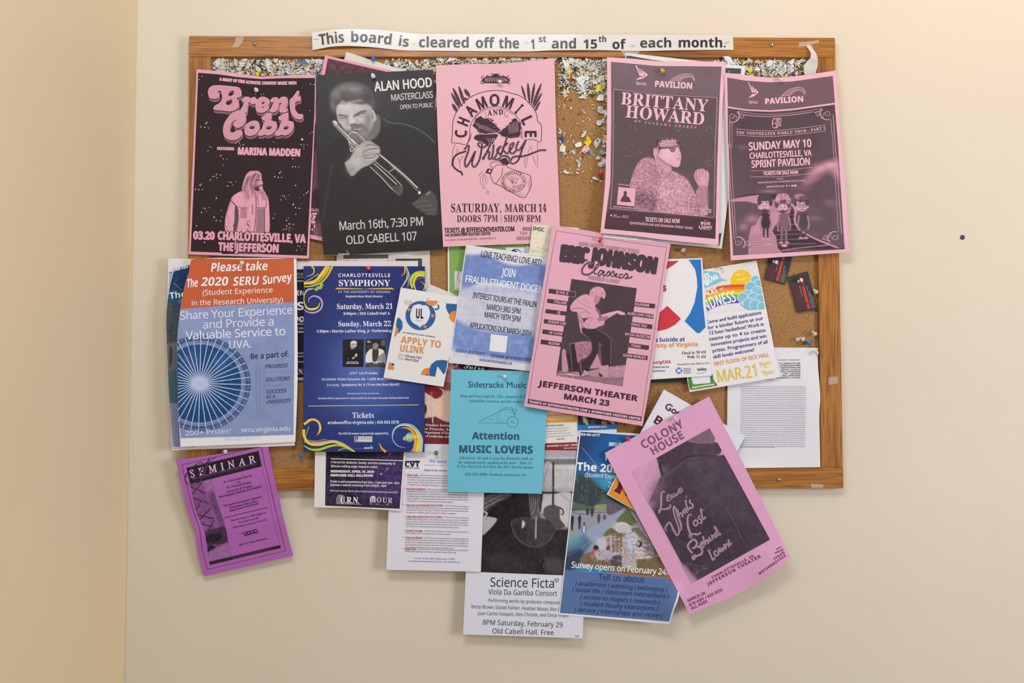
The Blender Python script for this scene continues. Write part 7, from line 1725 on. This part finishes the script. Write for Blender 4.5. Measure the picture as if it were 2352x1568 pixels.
p.glow(720, 880, 60, 40, '#6d5966', .7, 30).glow(1200, 800, 220, 60, '#5f4f5c', .6).glow(640, 1100, 80, 160, '#7d6274', .8, 20).glow(560, 1260, 60, 60, '#9c7590', .8)
p.line([(660, 740), (680, 790), (665, 830), (700, 930)], 14, '#302630', 8).line([(660, 760), (690, 780)], 6, '#7a6a78', 4)
p.poly([(1000, 780), (1400, 740), (1700, 1300), (1400, 1500), (1100, 1100)], '#57485a', 90, .5).poly([(900, 1500), (1400, 1400), (1750, 1660), (1200, 1950), (1000, 1900)], '#41343f', 90, .6)
p.line([(1540, 960), (1478, 1078), (1434, 1223), (1434, 1340), (1488, 1436), (1565, 1601), (1643, 1746)], 4, '#7d6c7c', 4, .8).line([(1550, 970), (1490, 1090), (1446, 1230), (1446, 1340)], 4, '#2f2530', 3, .7)
p.noise(60, .035, 5).noise(9, .04, 8)
p.poly([(900, 1930), (960, 1960), (1010, 2030), (1090, 2120), (1000, 2190), (880, 2000)], '#bd90ae', 40, .9).noise(16, .5, 9, 2, poly=[(900, 1900), (1180, 1960), (1160, 2100), (1030, 2150), (930, 2010)], col='#8d7086')
p.done()
CI = '#7d5570'
T('s', 'COLONY', 478, 640, 936, 388, 88, CI, bold=4, tr=.06); T('s', 'HOUSE', 588, 712, 946, 510, 88, CI, bold=4, tr=.06)
SCc = '#a98aa0'
zz('b')
def script(pts, w_): L(pts, [v * 1.5 for v in w_] if isinstance(w_, list) else w_ * 1.55, SCc, True, layer=3)
script([(440, 30), (400, 20)], 8) if False else None
script([(240, 60), (225, 35), (200, 70), (195, 160), (190, 240), (175, 290), (165, 270), (185, 250), (250, 245), (300, 225), (300, 190)], [6, 8, 14, 16, 14, 10, 8, 10, 14, 14, 8])
script([(265, 130), (290, 100), (285, 75), (268, 95), (268, 140), (290, 150), (315, 120)], [8, 8, 8, 12, 14, 10, 6])
script([(330, 70), (312, 90), (318, 118), (345, 80), (350, 60), (345, 100), (365, 95)], [8, 12, 12, 8, 10, 12, 6]); script([(365, 60), (372, 85), (388, 70), (395, 30), (405, 20)], [8, 12, 12, 10, 6]); script([(405, 45), (430, 20), (425, 0), (405, 15), (410, 50), (430, 50), (452, 15)], [8, 8, 8, 12, 14, 10, 5])
script([(262, 505), (242, 472), (256, 438), (290, 402), (312, 430), (345, 500), (375, 548), (402, 520), (395, 450), (355, 335), (338, 255), (346, 215), (366, 250), (395, 340), (424, 425), (428, 480), (412, 505)], [8, 12, 14, 14, 14, 16, 16, 14, 12, 12, 12, 12, 14, 16, 16, 12, 6])
for ox, oy, pts in ((385, 300, [(0, -50), (10, 20), (25, 60), (20, 10), (45, -5), (65, 40)]), (450, 260, [(25, -20), (0, 10), (15, 35), (35, 0), (25, -25), (40, 20), (55, 15)]), (490, 215, [(-15, -75), (5, 10), (20, 40), (40, 10)]), (520, 180, [(15, -45), (5, -15), (35, 10), (45, 40), (20, 55), (5, 40)])):
    script([(x + ox, y + oy) for x, y in pts], 13)
L([(466, 160), (498, 145)], 9, SCc, layer=3); O(488, 105, 7, 12, SCc, 3)
script([(550, 330), (535, 305), (505, 340), (505, 440), (530, 520), (550, 570), (528, 575), (520, 550), (560, 535), (620, 540), (660, 515)], [6, 8, 14, 18, 16, 10, 8, 8, 14, 16, 8])
for ox, oy, pts in ((580, 400, [(20, -30), (-10, 0), (10, 40), (40, 20), (30, -25), (10, -25)]), (625, 360, [(20, -40), (5, -10), (35, 15), (40, 45), (15, 50)]), (668, 330, [(-15, -95), (5, 10), (20, 35), (45, 5)])):
    script([(x + ox, y + oy) for x, y in pts], 13)
L([(645, 275), (700, 250)], 9, SCc, layer=3)
script([(560, 760), (525, 720), (505, 670), (540, 620), (580, 600), (610, 640), (590, 690), (560, 700), (620, 680), (670, 720), (660, 770), (610, 790), (570, 830), (560, 800), (600, 780)], 16)
for ox, oy, pts in ((655, 660, [(-5, 10), (25, -10), (20, -35), (-5, 0), (15, 40), (40, 15)]), (700, 620, [(-20, -60), (5, 40), (10, 0), (30, -15), (45, 30)]), (750, 590, [(0, -20), (10, 25), (30, 10)]), (780, 570, [(0, -25), (15, 30), (20, -10), (40, -25), (55, 15)]), (835, 530, [(15, -25), (-10, 0), (10, 25), (25, -5), (-25, -90), (30, 15), (50, -5)])):
    script([(x + ox, y + oy) for x, y in pts], 14)
for ox, oy, pts in ((770, 790, [(-30, -75), (10, 10), (25, 50), (50, 20)]), (820, 760, [(15, -35), (-10, -10), (10, 30), (40, 10), (30, -30)]), (870, 720, [(-10, -25), (10, 25), (25, -20), (40, 15), (55, -35)]), (935, 680, [(-15, -25), (10, 30), (10, -15), (30, -30), (50, 10)]), (975, 640, [(0, -40), (15, 20), (40, 0)])):
    script([(x + ox, y + oy) for x, y in pts], 14)
L([(735, 735), (775, 715)], 9, SCc, layer=3)
CT = '#7a3f6a'
T('s', 'CHARLOTTESVILLE, VA', 790, 1055, 1276, 798, 28, CT, bold=2, tr=.12); T('s', 'JEFFERSON THEATER', 746, 1136, 1356, 806, 34, CT, bold=2.5, tr=.16)
T('s', 'MARCH 24', 508, 1326, 712, 1232, 32, CT, bold=1.5); T('s', '$18 ADV / $20 DOS', 528, 1376, 914, 1194, 32, CT, bold=1.5, tr=.04); T('s', 'ALL AGES', 552, 1416, 738, 1326, 32, CT, bold=1.5)
T('s', 'WITH', 1538, 724, 1598, 692, 18, CT, bold=1, tr=.08); T('s', 'SPECIAL GUEST', 1520, 765, 1620, 722, 18, CT, bold=1, tr=.04)
T('s', 'TYSON', 1514, 842, 1634, 754, 26, CT, bold=2, tr=.12); T('s', 'MOTSENBOCKER', 1338, 1010, 1650, 792, 26, CT, bold=2, tr=.2)
s.finish()
zz('O')


# ---- the strip sign along the top rail, two taped pieces
s = Sheet('paper_sign', 'long white paper strip with bold black words taped along the top frame rail', 'sign',
          [(716.5, 74.5), (1683, 80.5), (1685, 114.5), (718, 115)], '#dcd7d2',
          top=[(740, 71), (762, 68), (803, 66.5), (862, 68), (905, 72), (937, 76), (980, 78), (1100, 78), (1200, 79), (1400, 79), (1550, 80)],
          bottom=[(740, 111), (762, 107), (805, 105.5), (856, 108.5), (900, 113.2), (937, 116), (1000, 116.5), (1200, 118.2), (1270, 115.6), (1370, 115), (1470, 117), (1560, 115.2)],
          hh=(22, 22, 22, 22), bumps=[(790, 90, 8, 40, 80), (1330, 90, 5, 60, 80), (1560, 90, 4, 50, 80)], mat=M_LAMIN, clear=1.0, kink=[('u', .228, -3, .03)])
zz('C')
SG = '#2f2a2c'
def wavetext(words_, cap):
    for t_, x, y, x2, y2 in words_: T('b', t_, x, y, x2, y2, cap, SG, bold=0, res=6)
T('b', 'This', 0, 0, 0, 0, 142, SG, path=[(140, 252), (240, 240), (360, 224), (472, 216)], res=6, bold=1); T('b', 'board', 0, 0, 0, 0, 140, SG, path=[(548, 212), (700, 212), (900, 226), (1104, 250)], res=6, bold=1); T('b', 'is', 0, 0, 0, 0, 136, SG, path=[(1180, 258), (1240, 266), (1328, 276)], res=6, bold=1)
for k in range(6): L([(60 + 12 * k, 180 - 6 * (k % 2)), (72 + 12 * k, 172)], 4, '#6a6260'); L([(1370 + 12 * k, 225), (1376 + 12 * k, 240)], 3, '#a9a09c')
zz('E')
T('b', 'cleared', -204, 252, 412, 258, 122, SG, res=6, bold=1); T('b', 'off', 480, 260, 702, 262, 122, SG, res=6, bold=1); T('b', 'the', 760, 264, 1010, 266, 122, SG, res=6, bold=1); T('b', '1', 1142, 274, 1206, 272, 116, SG, res=6, bold=1); T('b', 'st', 1236, 190, 1334, 190, 74, SG, res=6)
T('b', 'and', 1392, 266, 1700, 268, 118, SG, res=6, bold=1); T('b', '15', 1770, 268, 1948, 268, 108, SG, res=6, bold=1); T('b', 'th', 1958, 190, 2056, 192, 74, SG, res=6)
for k in range(5): L([(1062 + 14 * k, 190 - 8 * (k % 2)), (1070 + 14 * k, 215)], 3, '#b9b2ac')
zz('G')
T('b', 'of', 200, 294, 370, 292, 120, SG, res=6, bold=1); T('b', 'each', 556, 276, 974, 272, 120, SG, res=6, bold=1); T('b', 'month.', 1046, 272, 1668, 272, 122, SG, res=6, bold=1)
for k in range(4): L([(430 + 18 * k, 272), (444 + 18 * k, 240)], 4, '#9a948e'); L([(1645 + 17 * k, 230 - 4 * k), (1662 + 17 * k, 205 - 3 * k)], 4, '#9a948e')
s.finish()
zz('O')

# ================================================================== small things
_to.hide_render = True
bpy.data.objects.remove(_to)
bpy.data.curves.remove(_tc)

def lathe(prof, seg=14):
    """prof [(r, z)] -> verts, quads"""
    v = []; f = []
    for r, z in prof:
        for k in range(seg):
            a = 2 * math.pi * k / seg; v.append((r * math.cos(a), r * math.sin(a), z))
    for i in range(len(prof) - 1):
        for k in range(seg):
            a, b = i * seg + k, i * seg + (k + 1) % seg
            f.append((a, b, b + seg, a + seg))
    return np.array(v), np.array(f)
def plastic(name, c, clear=False):
    m, nt, b = new_mat(name)
    b.inputs['Base Color'].default_value = (*lin(c), 1); b.inputs['Roughness'].default_value = 0.12 if clear else 0.22
    b.inputs['Specular IOR Level'].default_value = 0.6
    if clear: b.inputs['Transmission Weight'].default_value = 0.35
    lw = nt.nodes.new('ShaderNodeTexNoise'); lw.inputs['Scale'].default_value = 400
    bp = nt.nodes.new('ShaderNodeBump'); bp.inputs['Strength'].default_value = 0.03; bp.inputs['Distance'].default_value = 0.0002
    nt.links.new(lw.outputs[0], bp.inputs['Height']); nt.links.new(bp.outputs[0], b.inputs['Normal'])
    return m
PIN = dict(red=plastic('red_plastic', '#d0202c'), yellow=plastic('yellow_plastic', '#d9b019'), blue=plastic('blue_plastic', '#2a72c8'), green=plastic('green_plastic', '#1d8254'),
           white=plastic('white_plastic', '#e4e2e0'), clear=plastic('clear_plastic', '#f1eeea', True))
STEEL = plain_mat('steel', '#b9b8b6', 0.28, 1.0)
hv, hf = lathe([(0.0001, 0.0), (.0032, .0), (.0037, .0008), (.0035, .0018), (.0024, .0026), (.0020, .005), (.0022, .0085), (.0033, .0098), (.0047, .0106), (.0049, .0114), (.0044, .0121), (.002, .0124), (.0001, .0124)], 16)
nv, nf = lathe([(.0001, -.009), (.0005, -.007), (.0006, .0005), (.0001, .0005)], 8)
for c_ in PIN: PIN[c_] = make_mesh('pin_head_' + c_, hv, hf, PIN[c_], smooth=True)
ME_N = make_mesh('pin_needle', nv, nf, STEEL)
def pin(x, y, colour, label, tilt=(0, 0), lift=0.0, group=None, sc=1.0):
    """tilt: the way the head leans, in photo directions (right, down)"""
    o = bpy.data.objects.new('pushpin', None); COL.objects.link(o)
    h = float(bil(HG, x, y)) + lift
    d = Vector((tilt[0], -1.0, -tilt[1])).normalized()
    o.rotation_euler = d.to_track_quat('Z', 'Y').to_euler()
    o.location = P(x - tilt[0] * 5, y - tilt[1] * 5, h + .4 + 2.5 * max(abs(tilt[0]), abs(tilt[1])))
    o.scale = (sc,) * 3
    a = link('head', PIN[colour], o); b = link('needle', ME_N, o)
    tag(o, label, 'pushpin', group)
    return o
pin(589, 207, 'clear', 'clear pushpin in the lettering of the pink long-haired man poster', (.5, .6))
pin(857, 175, 'white', 'white pushpin at the top of the black trumpet poster', (.35, .7))
pin(1148, 192, 'clear', 'clear pushpin under the crest of the pink winged-arch poster', (0, -.5))
pin(857, 136, 'blue', 'blue pushpin in the top of the cork above the trumpet poster', (.2, .6), lift=1)
pin(1520, 163, 'yellow', 'yellow pushpin at the top of the pink singer poster', (.1, .6))
pin(1378, 552, 'red', 'red pushpin at the top of the guitarist poster', (.2, -.5))
pin(845, 616, 'red', 'red pushpin at the top edge of the blue symphony poster', (.5, .1))
pin(1159, 865, 'clear', 'small clear pushpin at the top of the turquoise flyer', (0, -.3), sc=.8)
pin(1002.5, 1040, 'green', 'green pushpin at the top of the white letter page below the board', (0, -.3))
pin(1441, 1008, 'red', 'red pushpin at the left corner of the polaroid-style pink poster', (.2, -.3))
pin(517, 1036, 'clear', 'clear pushpin at the top of the purple seminar flyer', (.7, .1))
pin(692, 1045, 'blue', 'pale blue pushpin in the cork beside the foot of the symphony poster', (.1, .4))
pin(1855, 787, 'blue', 'blue pushpin in the cork above the white typed page', (.5, .5), lift=0)
pin(1832, 779, 'clear', 'clear pushpin in the cork left of the blue pushpin', (-.7, .2)); pin(1840, 778, 'clear', 'clear pushpin touching another clear one, just left of the blue pushpin', (.5, .2))
pin(1868, 765, 'clear', 'clear pushpin high on the cork above and right of the blue pushpin', (.3, .5)); pin(1871, 669, 'clear', 'clear pushpin by the right frame stile beside the lower business card', (.2, .5))
pin(1569, 574, 'clear', 'clear pushpin in the bare cork under the pink singer poster', (-.5, .5)); pin(1779, 602, 'clear', 'clear pushpin through the upper business card', (.5, .3)); pin(1836, 645, 'clear', 'clear pushpin through the lower business card', (.5, -.3))
pin(556, 606, 'clear', 'clear pushpin near the top of the orange-topped survey poster', (.4, -.5)); pin(1656, 616, 'clear', 'clear pushpin at the top of the hand-drawn sun flyer', (.1, .5), sc=.8); pin(1550, 962, 'clear', 'clear pushpin at the top middle of the polaroid-style pink poster', (.1, .6), sc=.9)
pin(1790, 184, 'clear', 'clear pushpin at the top edge of the scrolled pink poster', (.2, .7), sc=.9); pin(1873, 809, 'clear', 'clear pushpin at the top right of the white typed page', (.3, .5), sc=.9); pin(1378, 401, 'red', 'red pushpin in the bare cork left of the pink singer poster', (.3, .2))

# screws in the frame and an anchor in the wall
sv, sf = lathe([(.0001, .0), (.0045, .0), (.0046, .0012), (.0040, .0026), (.0026, .0036), (.0001, .0040)], 18)
def slot_mesh():
    import bmesh
    bm = bmesh.new(); bmesh.ops.create_cube(bm, size=1)
    for v in bm.verts: v.co = Vector((v.co.x * .0078, v.co.y * .0009, v.co.z * .0006 + .0038))
    me = bpy.data.meshes.new('slot'); bm.to_mesh(me); bm.free(); me.materials.append(plain_mat('dark_slot', '#2a2826', .7)); return me
SM = make_mesh('screw_head', sv, sf, STEEL, smooth=True); SLM = slot_mesh()
for (x, y, lab) in ((585, 101, 'steel screw in the top frame rail near its left end'), (1772, 103, 'steel screw in the top frame rail near its right end'), (1788, 1101, 'steel screw in the bottom frame rail')):
    o = link('screw', SM); o.location = P(x, y, 20); o.rotation_euler = (math.pi / 2, rnd.uniform(0, 1.5), 0); tag(o, lab, 'screw', 'screws in the board frame')
    c = link('slot', SLM, o)
av, af = lathe([(.0001, .0), (.0062, .0), (.0062, .0012), (.0040, .0018), (.0036, -.004), (.0001, -.004)], 16)
o = link('wall_anchor', make_mesh('wall_anchor', av, af, plain_mat('anchor_plastic', '#39435a', .5), smooth=False)); o.location = P(2210.5, 545, 0.3); o.rotation_euler = (math.pi / 2, 0, 0)
o.scale = (.9, .9, .7)
tag(o, 'dark plastic screw anchor alone in the wall right of the board', 'wall anchor')

# tape
def tape_mat():
    m, nt, b = new_mat('clear_tape')
    b.inputs['Base Color'].default_value = (.9, .88, .84, 1); b.inputs['Alpha'].default_value = .3; b.inputs['Roughness'].default_value = .25
    n = nt.nodes.new('ShaderNodeTexNoise'); n.inputs['Scale'].default_value = 180
    r = nt.nodes.new('ShaderNodeMapRange'); r.inputs[3].default_value = .12; r.inputs[4].default_value = .5
    nt.links.new(n.outputs[0], r.inputs[0]); nt.links.new(r.outputs[0], b.inputs['Alpha'])
    return m
TM = tape_mat()
def tape(pts_l, pts_r, hs, label, mat=None, name='tape_strip'):
    """a ribbon between two edges; hs heights (mm) along it"""
    a, b = smooth_pts(pts_l), smooth_pts(pts_r); n = min(len(a), len(b)); hs = np.interp(np.linspace(0, 1, n), np.linspace(0, 1, len(hs)), hs)
    v = []
    for i in range(n):
        for u in (0, .5, 1):
            x, y = a[i] * (1 - u) + b[i] * u; v.append(P(x, y, hs[i] + 0.5 * u))
    org = v[0].copy()
    me = make_mesh(name, [tuple(p - org) for p in v], grid_faces(3, n), mat or TM, smooth=True)
    o = link(name, me); o.location = org; tag(o, label, 'tape'); return o
tape([(541, 86), (539, 100), (530, 108)], [(560, 84), (556, 98), (546, 108)], [20.3, 20.3, 20.3], 'clear tape scrap on the top frame rail left of the screw')
tape([(1835, 97), (1858, 95), (1881, 92)], [(1834, 108), (1858, 103), (1881, 98)], [20.4, 20.8, 20.4], 'clear tape strip near the right end of the top frame rail')
WT = plain_mat('frosted_tape', '#dcd9d5', .45, alpha=.82)
tape([(1850, 104), (1857, 113), (1862, 122), (1861, 133), (1852, 143), (1846, 158), (1848, 172)], [(1862, 103), (1870, 116), (1876, 126), (1878, 138), (1878, 150), (1875, 162), (1874, 172)], [20.5, 24, 27, 28, 25, 24, 22], 'twisted piece of frosted tape hanging over the right end of the top frame rail', WT)
tape([(1903, 866), (1903, 884)], [(1924, 864), (1925, 880)], [19.8, 19.8], 'pale tape residue on the right frame stile')
tape([(1863, 1110), (1890, 1112)], [(1864, 1120), (1892, 1120)], [20.3, 20.3], 'pale tape residue on the right end of the bottom frame rail')
tape([(1424, 116), (1470, 118)], [(1436, 130), (1462, 126)], [22.6, 22.3], 'clear tape tab hanging from the middle of the long paper strip')

# staples left in the cork
import bmesh
bm = bmesh.new()
for (a, b) in (((-.006, 0, 0), (.006, 0, 0)), ((-.006, 0, 0), (-.006, 0, -.003)), ((.006, 0, 0), (.006, 0, -.003))):
    a, b = Vector(a), Vector(b); c = (a + b) / 2; L_ = (b - a)
    r = bmesh.ops.create_cube(bm, size=1)
    for v in r['verts']:
        v.co = Vector((v.co.x * max(abs(L_.x), .0006), v.co.y * .0006, v.co.z * max(abs(L_.z), .0006))) + c
SMe = bpy.data.meshes.new('staple'); bm.to_mesh(SMe); bm.free(); SMe.materials.append(STEEL)
def cork_free(x, y): return True
regs = [(1282, 1392, 225, 520, 46), (1640, 1870, 604, 790, 26), (1484, 1650, 560, 600, 5), (630, 700, 1030, 1074, 5), (1520, 1660, 880, 1000, 9), (1010, 1030, 560, 640, 5), (746, 1000, 590, 600, 3)]
n_st = 0
for (x0, x1, y0, y1, n) in regs:
    for k in range(n):
        x, y = rnd.uniform(x0, x1), rnd.uniform(y0, y1)
        o = link('staple', SMe); o.location = P(x, y, 11.8); o.rotation_euler = (math.pi / 2, rnd.gauss(0, .5), 0); o.scale = (rnd.uniform(.6, 1),) * 3
        grp = {1282: 'staples in the bare cork strip between the two columns of posters', 1640: 'staples in the bare cork at the right above the typed page'}.get(x0, 'stray staples in the small gaps of bare cork')
        tag(o, {1282: 'thin bright staple left in the bare cork left of the pink singer poster', 1640: 'thin bright staple left in the bare cork near the business cards'}.get(x0, 'thin bright staple left in a small gap of bare cork between posters'), 'staple', grp)

# torn scraps of old posters left under staples
def scrap_mesh(seed, w_, h_, base, marks):
    r = random.Random(seed)
    n = 11
    ang = sorted(r.uniform(0, 2 * math.pi) for _ in range(n))
    out = [(w_ / 2 * math.cos(a) * r.uniform(.55, 1.15), h_ / 2 * math.sin(a) * r.uniform(.5, 1.2)) for a in ang]
    v = [(0, 0, r.uniform(.5, 2))] + [(x, y, r.uniform(0, 3.5)) for x, y in out]
    f = [(0, i + 1, (i + 1) % n + 1) for i in range(n)]
    c = [lin(base)] * (n + 1)
    V = [list(map(np.array, v))]; vv = [tuple(a) for a in v]; ff = list(f); cc = list(c)
    for k in range(marks):      # remains of print: bars that follow the facets
        i = r.randrange(n); a, b, o = np.array(v[i + 1]), np.array(v[(i + 1) % n + 1]), np.array(v[0])
        t0 = r.uniform(.25, .75); t1 = t0 + r.uniform(.08, .2); col = r.choice(['#3a3a40', '#3a3a40', '#5a5a60', '#2f4c8c', '#a8343c', '#1d1d22'])
        q_ = [o + (a - o) * t0, o + (b - o) * t0, o + (b - o) * min(t1, .97), o + (a - o) * min(t1, .97)]
        b0 = len(vv)
        for p_ in q_: vv.append((p_[0], p_[1], p_[2] + .12)); cc.append(lin(col))
        ff += [(b0, b0 + 1, b0 + 2), (b0, b0 + 2, b0 + 3)]
    vv = np.array([(x / 1000, y / 1000, z / 1000) for x, y, z in vv])
    return make_mesh('paper_scrap', vv, ff, M_PAPER, np.array(cc))
WHS = ['#dedacf', '#e3e0d8', '#d3d2c8', '#cfd6d4', '#dfd8c4', '#c9ccc8', '#e6e2da']
CNAME = ['yellow', 'yellow', 'dark blue', 'light blue', 'black', 'black', 'red', 'pink', 'tan', 'light blue', 'dark green', 'mustard']
MARKS = [[0, 2, 3, 5][k % 4] for k in range(26)]
VAR = [scrap_mesh(k, rnd.uniform(13, 25), rnd.uniform(8, 17), WHS[k % 7], MARKS[k]) for k in range(26)]
CVAR = [scrap_mesh(100 + k, rnd.uniform(9, 16), rnd.uniform(8, 13), c_, 1) for k, c_ in enumerate(['#e0c52e', '#e6cf48', '#2f4f94', '#5aa6c4', '#34363c', '#26262b', '#b8323c', '#e0a8ba', '#d9b8a0', '#8fbfd0', '#3d4a2e', '#c9a63a'])]
def scrap(x, y, me, label, group, h=None, rot=None, sc=1.0):
    o = link('paper_scrap', me)
    hh_ = h if h is not None else rnd.uniform(11.3, 13.2)
    o.location = P(x, y, hh_)
    o.rotation_euler = Matrix.Rotation(math.pi / 2, 3, 'X').to_euler()
    m_ = Matrix.Rotation(math.pi / 2, 4, 'X') @ Matrix.Rotation(rot if rot is not None else rnd.uniform(-3.1, 3.1), 4, 'Z') @ Matrix.Rotation(rnd.uniform(-.22, .22), 4, 'X') @ Matrix.Rotation(rnd.uniform(-.22, .22), 4, 'Y')
    o.rotation_euler = m_.to_euler(); o.scale = (sc, sc, 1)
    tag(o, label, 'paper scrap', group)
    return o
SR = [((490, 742), (138, 172), 66, 'torn scrap in the dense row above the long-haired man poster', 'torn scraps along the top left of the cork', .22),
      ((885, 1004), (140, 172), 26, 'torn scrap stapled above the right half of the trumpet poster', 'torn scraps above the trumpet poster', .3),
      ((1008, 1275), (131, 146), 32, 'torn paper scrap sticking up above the plain pink arch poster', 'torn scraps above the arch poster', .2),
      ((1282, 1394), (136, 232), 62, 'torn scrap in the dense clump right of the plain pink arch poster', 'torn scraps at the top of the bare cork strip', .2),
      ((1284, 1392), (300, 385), 18, 'torn paper scrap low in the bare cork strip', 'torn scraps lower in the bare cork strip', .3),
      ((1372, 1394), (230, 350), 10, 'torn scrap along the left edge of the pink singer poster', 'torn scraps beside the singer poster', .35),
      ((1640, 1850), (136, 176), 58, 'torn scrap above the pink scrolled-frame poster', 'torn scraps along the top right of the cork', .13)]
for (xa, xb), (ya, yb), n, lab, grp, pc in SR:
    for k in range(n):
        x, y = rnd.uniform(xa, xb), rnd.uniform(ya, yb)
        if xa == 1282 and y > 190 and rnd.random() < .5: y = rnd.uniform(136, 190)
        if rnd.random() < pc:
            j = rnd.randrange(len(CVAR)); cn = CNAME[j]; me = CVAR[j]
        else:
            j = rnd.randrange(len(VAR)); me = VAR[j]; cn = 'plain white' if MARKS[j] == 0 else 'white printed'
        scrap(x, y, me, cn + ' ' + lab, cn + ' ' + grp, sc=rnd.uniform(.85, 1.3))
def big(x, y, w_, h_, c_, marks, label, rot=0, seed=0, h=14.5):
    scrap(x, y, scrap_mesh(900 + seed, w_, h_, c_, marks), label, None, h, math.radians(rot))
big(1352, 323, 26, 24, '#e4cb2c', 0, 'bright yellow torn scrap low in the bare cork strip', 0, 1)
big(1345, 344, 26, 20, '#e2b0bd', 3, 'pink torn scrap just under the bright yellow one', 30, 2)
big(1378, 203, 44, 16, '#e0c24a', 0, 'large yellow torn scrap at the right foot of the scrap clump', 12, 3)
big(1339, 185, 40, 34, '#d3dcda', 5, 'large pale blue-white torn scrap in the middle of the scrap clump', 20, 4)
big(1301, 150, 16, 60, '#dfe2e2', 2, 'long white torn strip standing diagonally in the scrap clump', 18, 5, 16)
big(1307, 165, 9, 30, '#e4c62a', 0, 'thin yellow torn strip lying on the long white one', 14, 6, 17.5); big(1312, 184, 8, 14, '#c4303a', 0, 'small red torn scrap at the foot of the yellow strip', 12, 7, 17.5)
big(1033, 134, 50, 16, '#d9dce2', 3, 'white and black torn corner left of the arch poster crest', 24, 8, 16); big(592, 169, 12, 20, '#e4cf1c', 0, 'yellow torn scrap above the middle of the long-haired man poster', 0, 9)
big(586, 146, 20, 24, '#3c3d42', 0, 'black torn scrap above the middle of the long-haired man poster', 0, 10); big(693, 143, 34, 12, '#4f78b0', 0, 'blue torn scrap near the right end of the dense top left row', 0, 11)
big(1674, 140, 34, 22, '#e0e2e2', 2, 'white torn corner between the two pavilion posters', -35, 12, 17); big(1722, 163, 16, 16, '#e6cc28', 0, 'yellow torn scrap above the left half of the scrolled pink poster', 0, 13, 15)
big(1765, 146, 34, 18, '#dcdcdb', 4, 'white torn scrap with a black mark above the scrolled pink poster', 14, 14, 15); big(1740, 144, 18, 12, '#dfa68c', 0, 'salmon torn scrap above the scrolled pink poster', 8, 15, 14.5)
big(1815, 138, 24, 20, '#d9dade', 0, 'pale grey torn flap right of the white scrap with black mark', 20, 16, 16); big(1301, 396, 22, 8, '#e8e8e8', 1, 'small white torn strip with a black streak alone on bare cork', -18, 17, 13)
big(1378, 282, 22, 14, '#e2e2e8', 3, 'white and navy torn scrap halfway down the bare cork strip', -20, 18, 13); big(1383, 352, 16, 18, '#8da3b4', 1, 'grey-blue torn scrap beside the left edge of the singer poster', 0, 19, 13)
big(1292, 342, 20, 26, '#e2ddd2', 0, 'cream torn scrap at the left of the bare cork strip', 0, 20, 13); big(1367, 410, 20, 8, '#dcdcda', 0, 'narrow white torn scrap below the small red pushpin', -30, 21, 12.5)

# countless shreds too small to tell apart
v = []; f = []; c = []
for (xa, xb), (ya, yb), n in (((490, 745), (138, 174), 700), ((885, 1004), (136, 172), 220), ((1006, 1276), (137, 147), 260), ((1283, 1393), (138, 215), 500), ((1281, 1395), (215, 420), 90), ((1642, 1866), (139, 176), 560), ((1380, 1396), (140, 400), 60)):
    for k in range(n):
        x, y = rnd.uniform(xa, xb), rnd.uniform(ya, yb); a = rnd.uniform(0, 6.3); l_, w_ = rnd.uniform(3, 9), rnd.uniform(1, 4); h0 = rnd.uniform(12.8, 15)
        b0 = len(v)
        for (dx, dy) in ((-l_, -w_), (l_, -w_ * .4), (l_ * .8, w_), (-l_ * .7, w_ * .6)):
            v.append(tuple(P(x + (dx * math.cos(a) - dy * math.sin(a)) / 2, y + (dx * math.sin(a) + dy * math.cos(a)) / 2, h0 + rnd.uniform(-1.5, 3))))
            c.append(None)
        col = lin(rnd.choice(WHS * 3 + ['#3a3a40', '#55585c', '#e0c52e', '#2f4f94', '#8fbfd0', '#1f1f24']))
        for j in range(4): c[b0 + j] = col
        f.append((b0, b0 + 1, b0 + 2, b0 + 3))
o = link('paper_shreds', make_mesh('paper_shreds', v, f, M_PAPER, np.array(c)))
tag(o, 'tiny shreds of torn paper under the staples all along the top of the cork', 'paper shreds', kind='stuff')
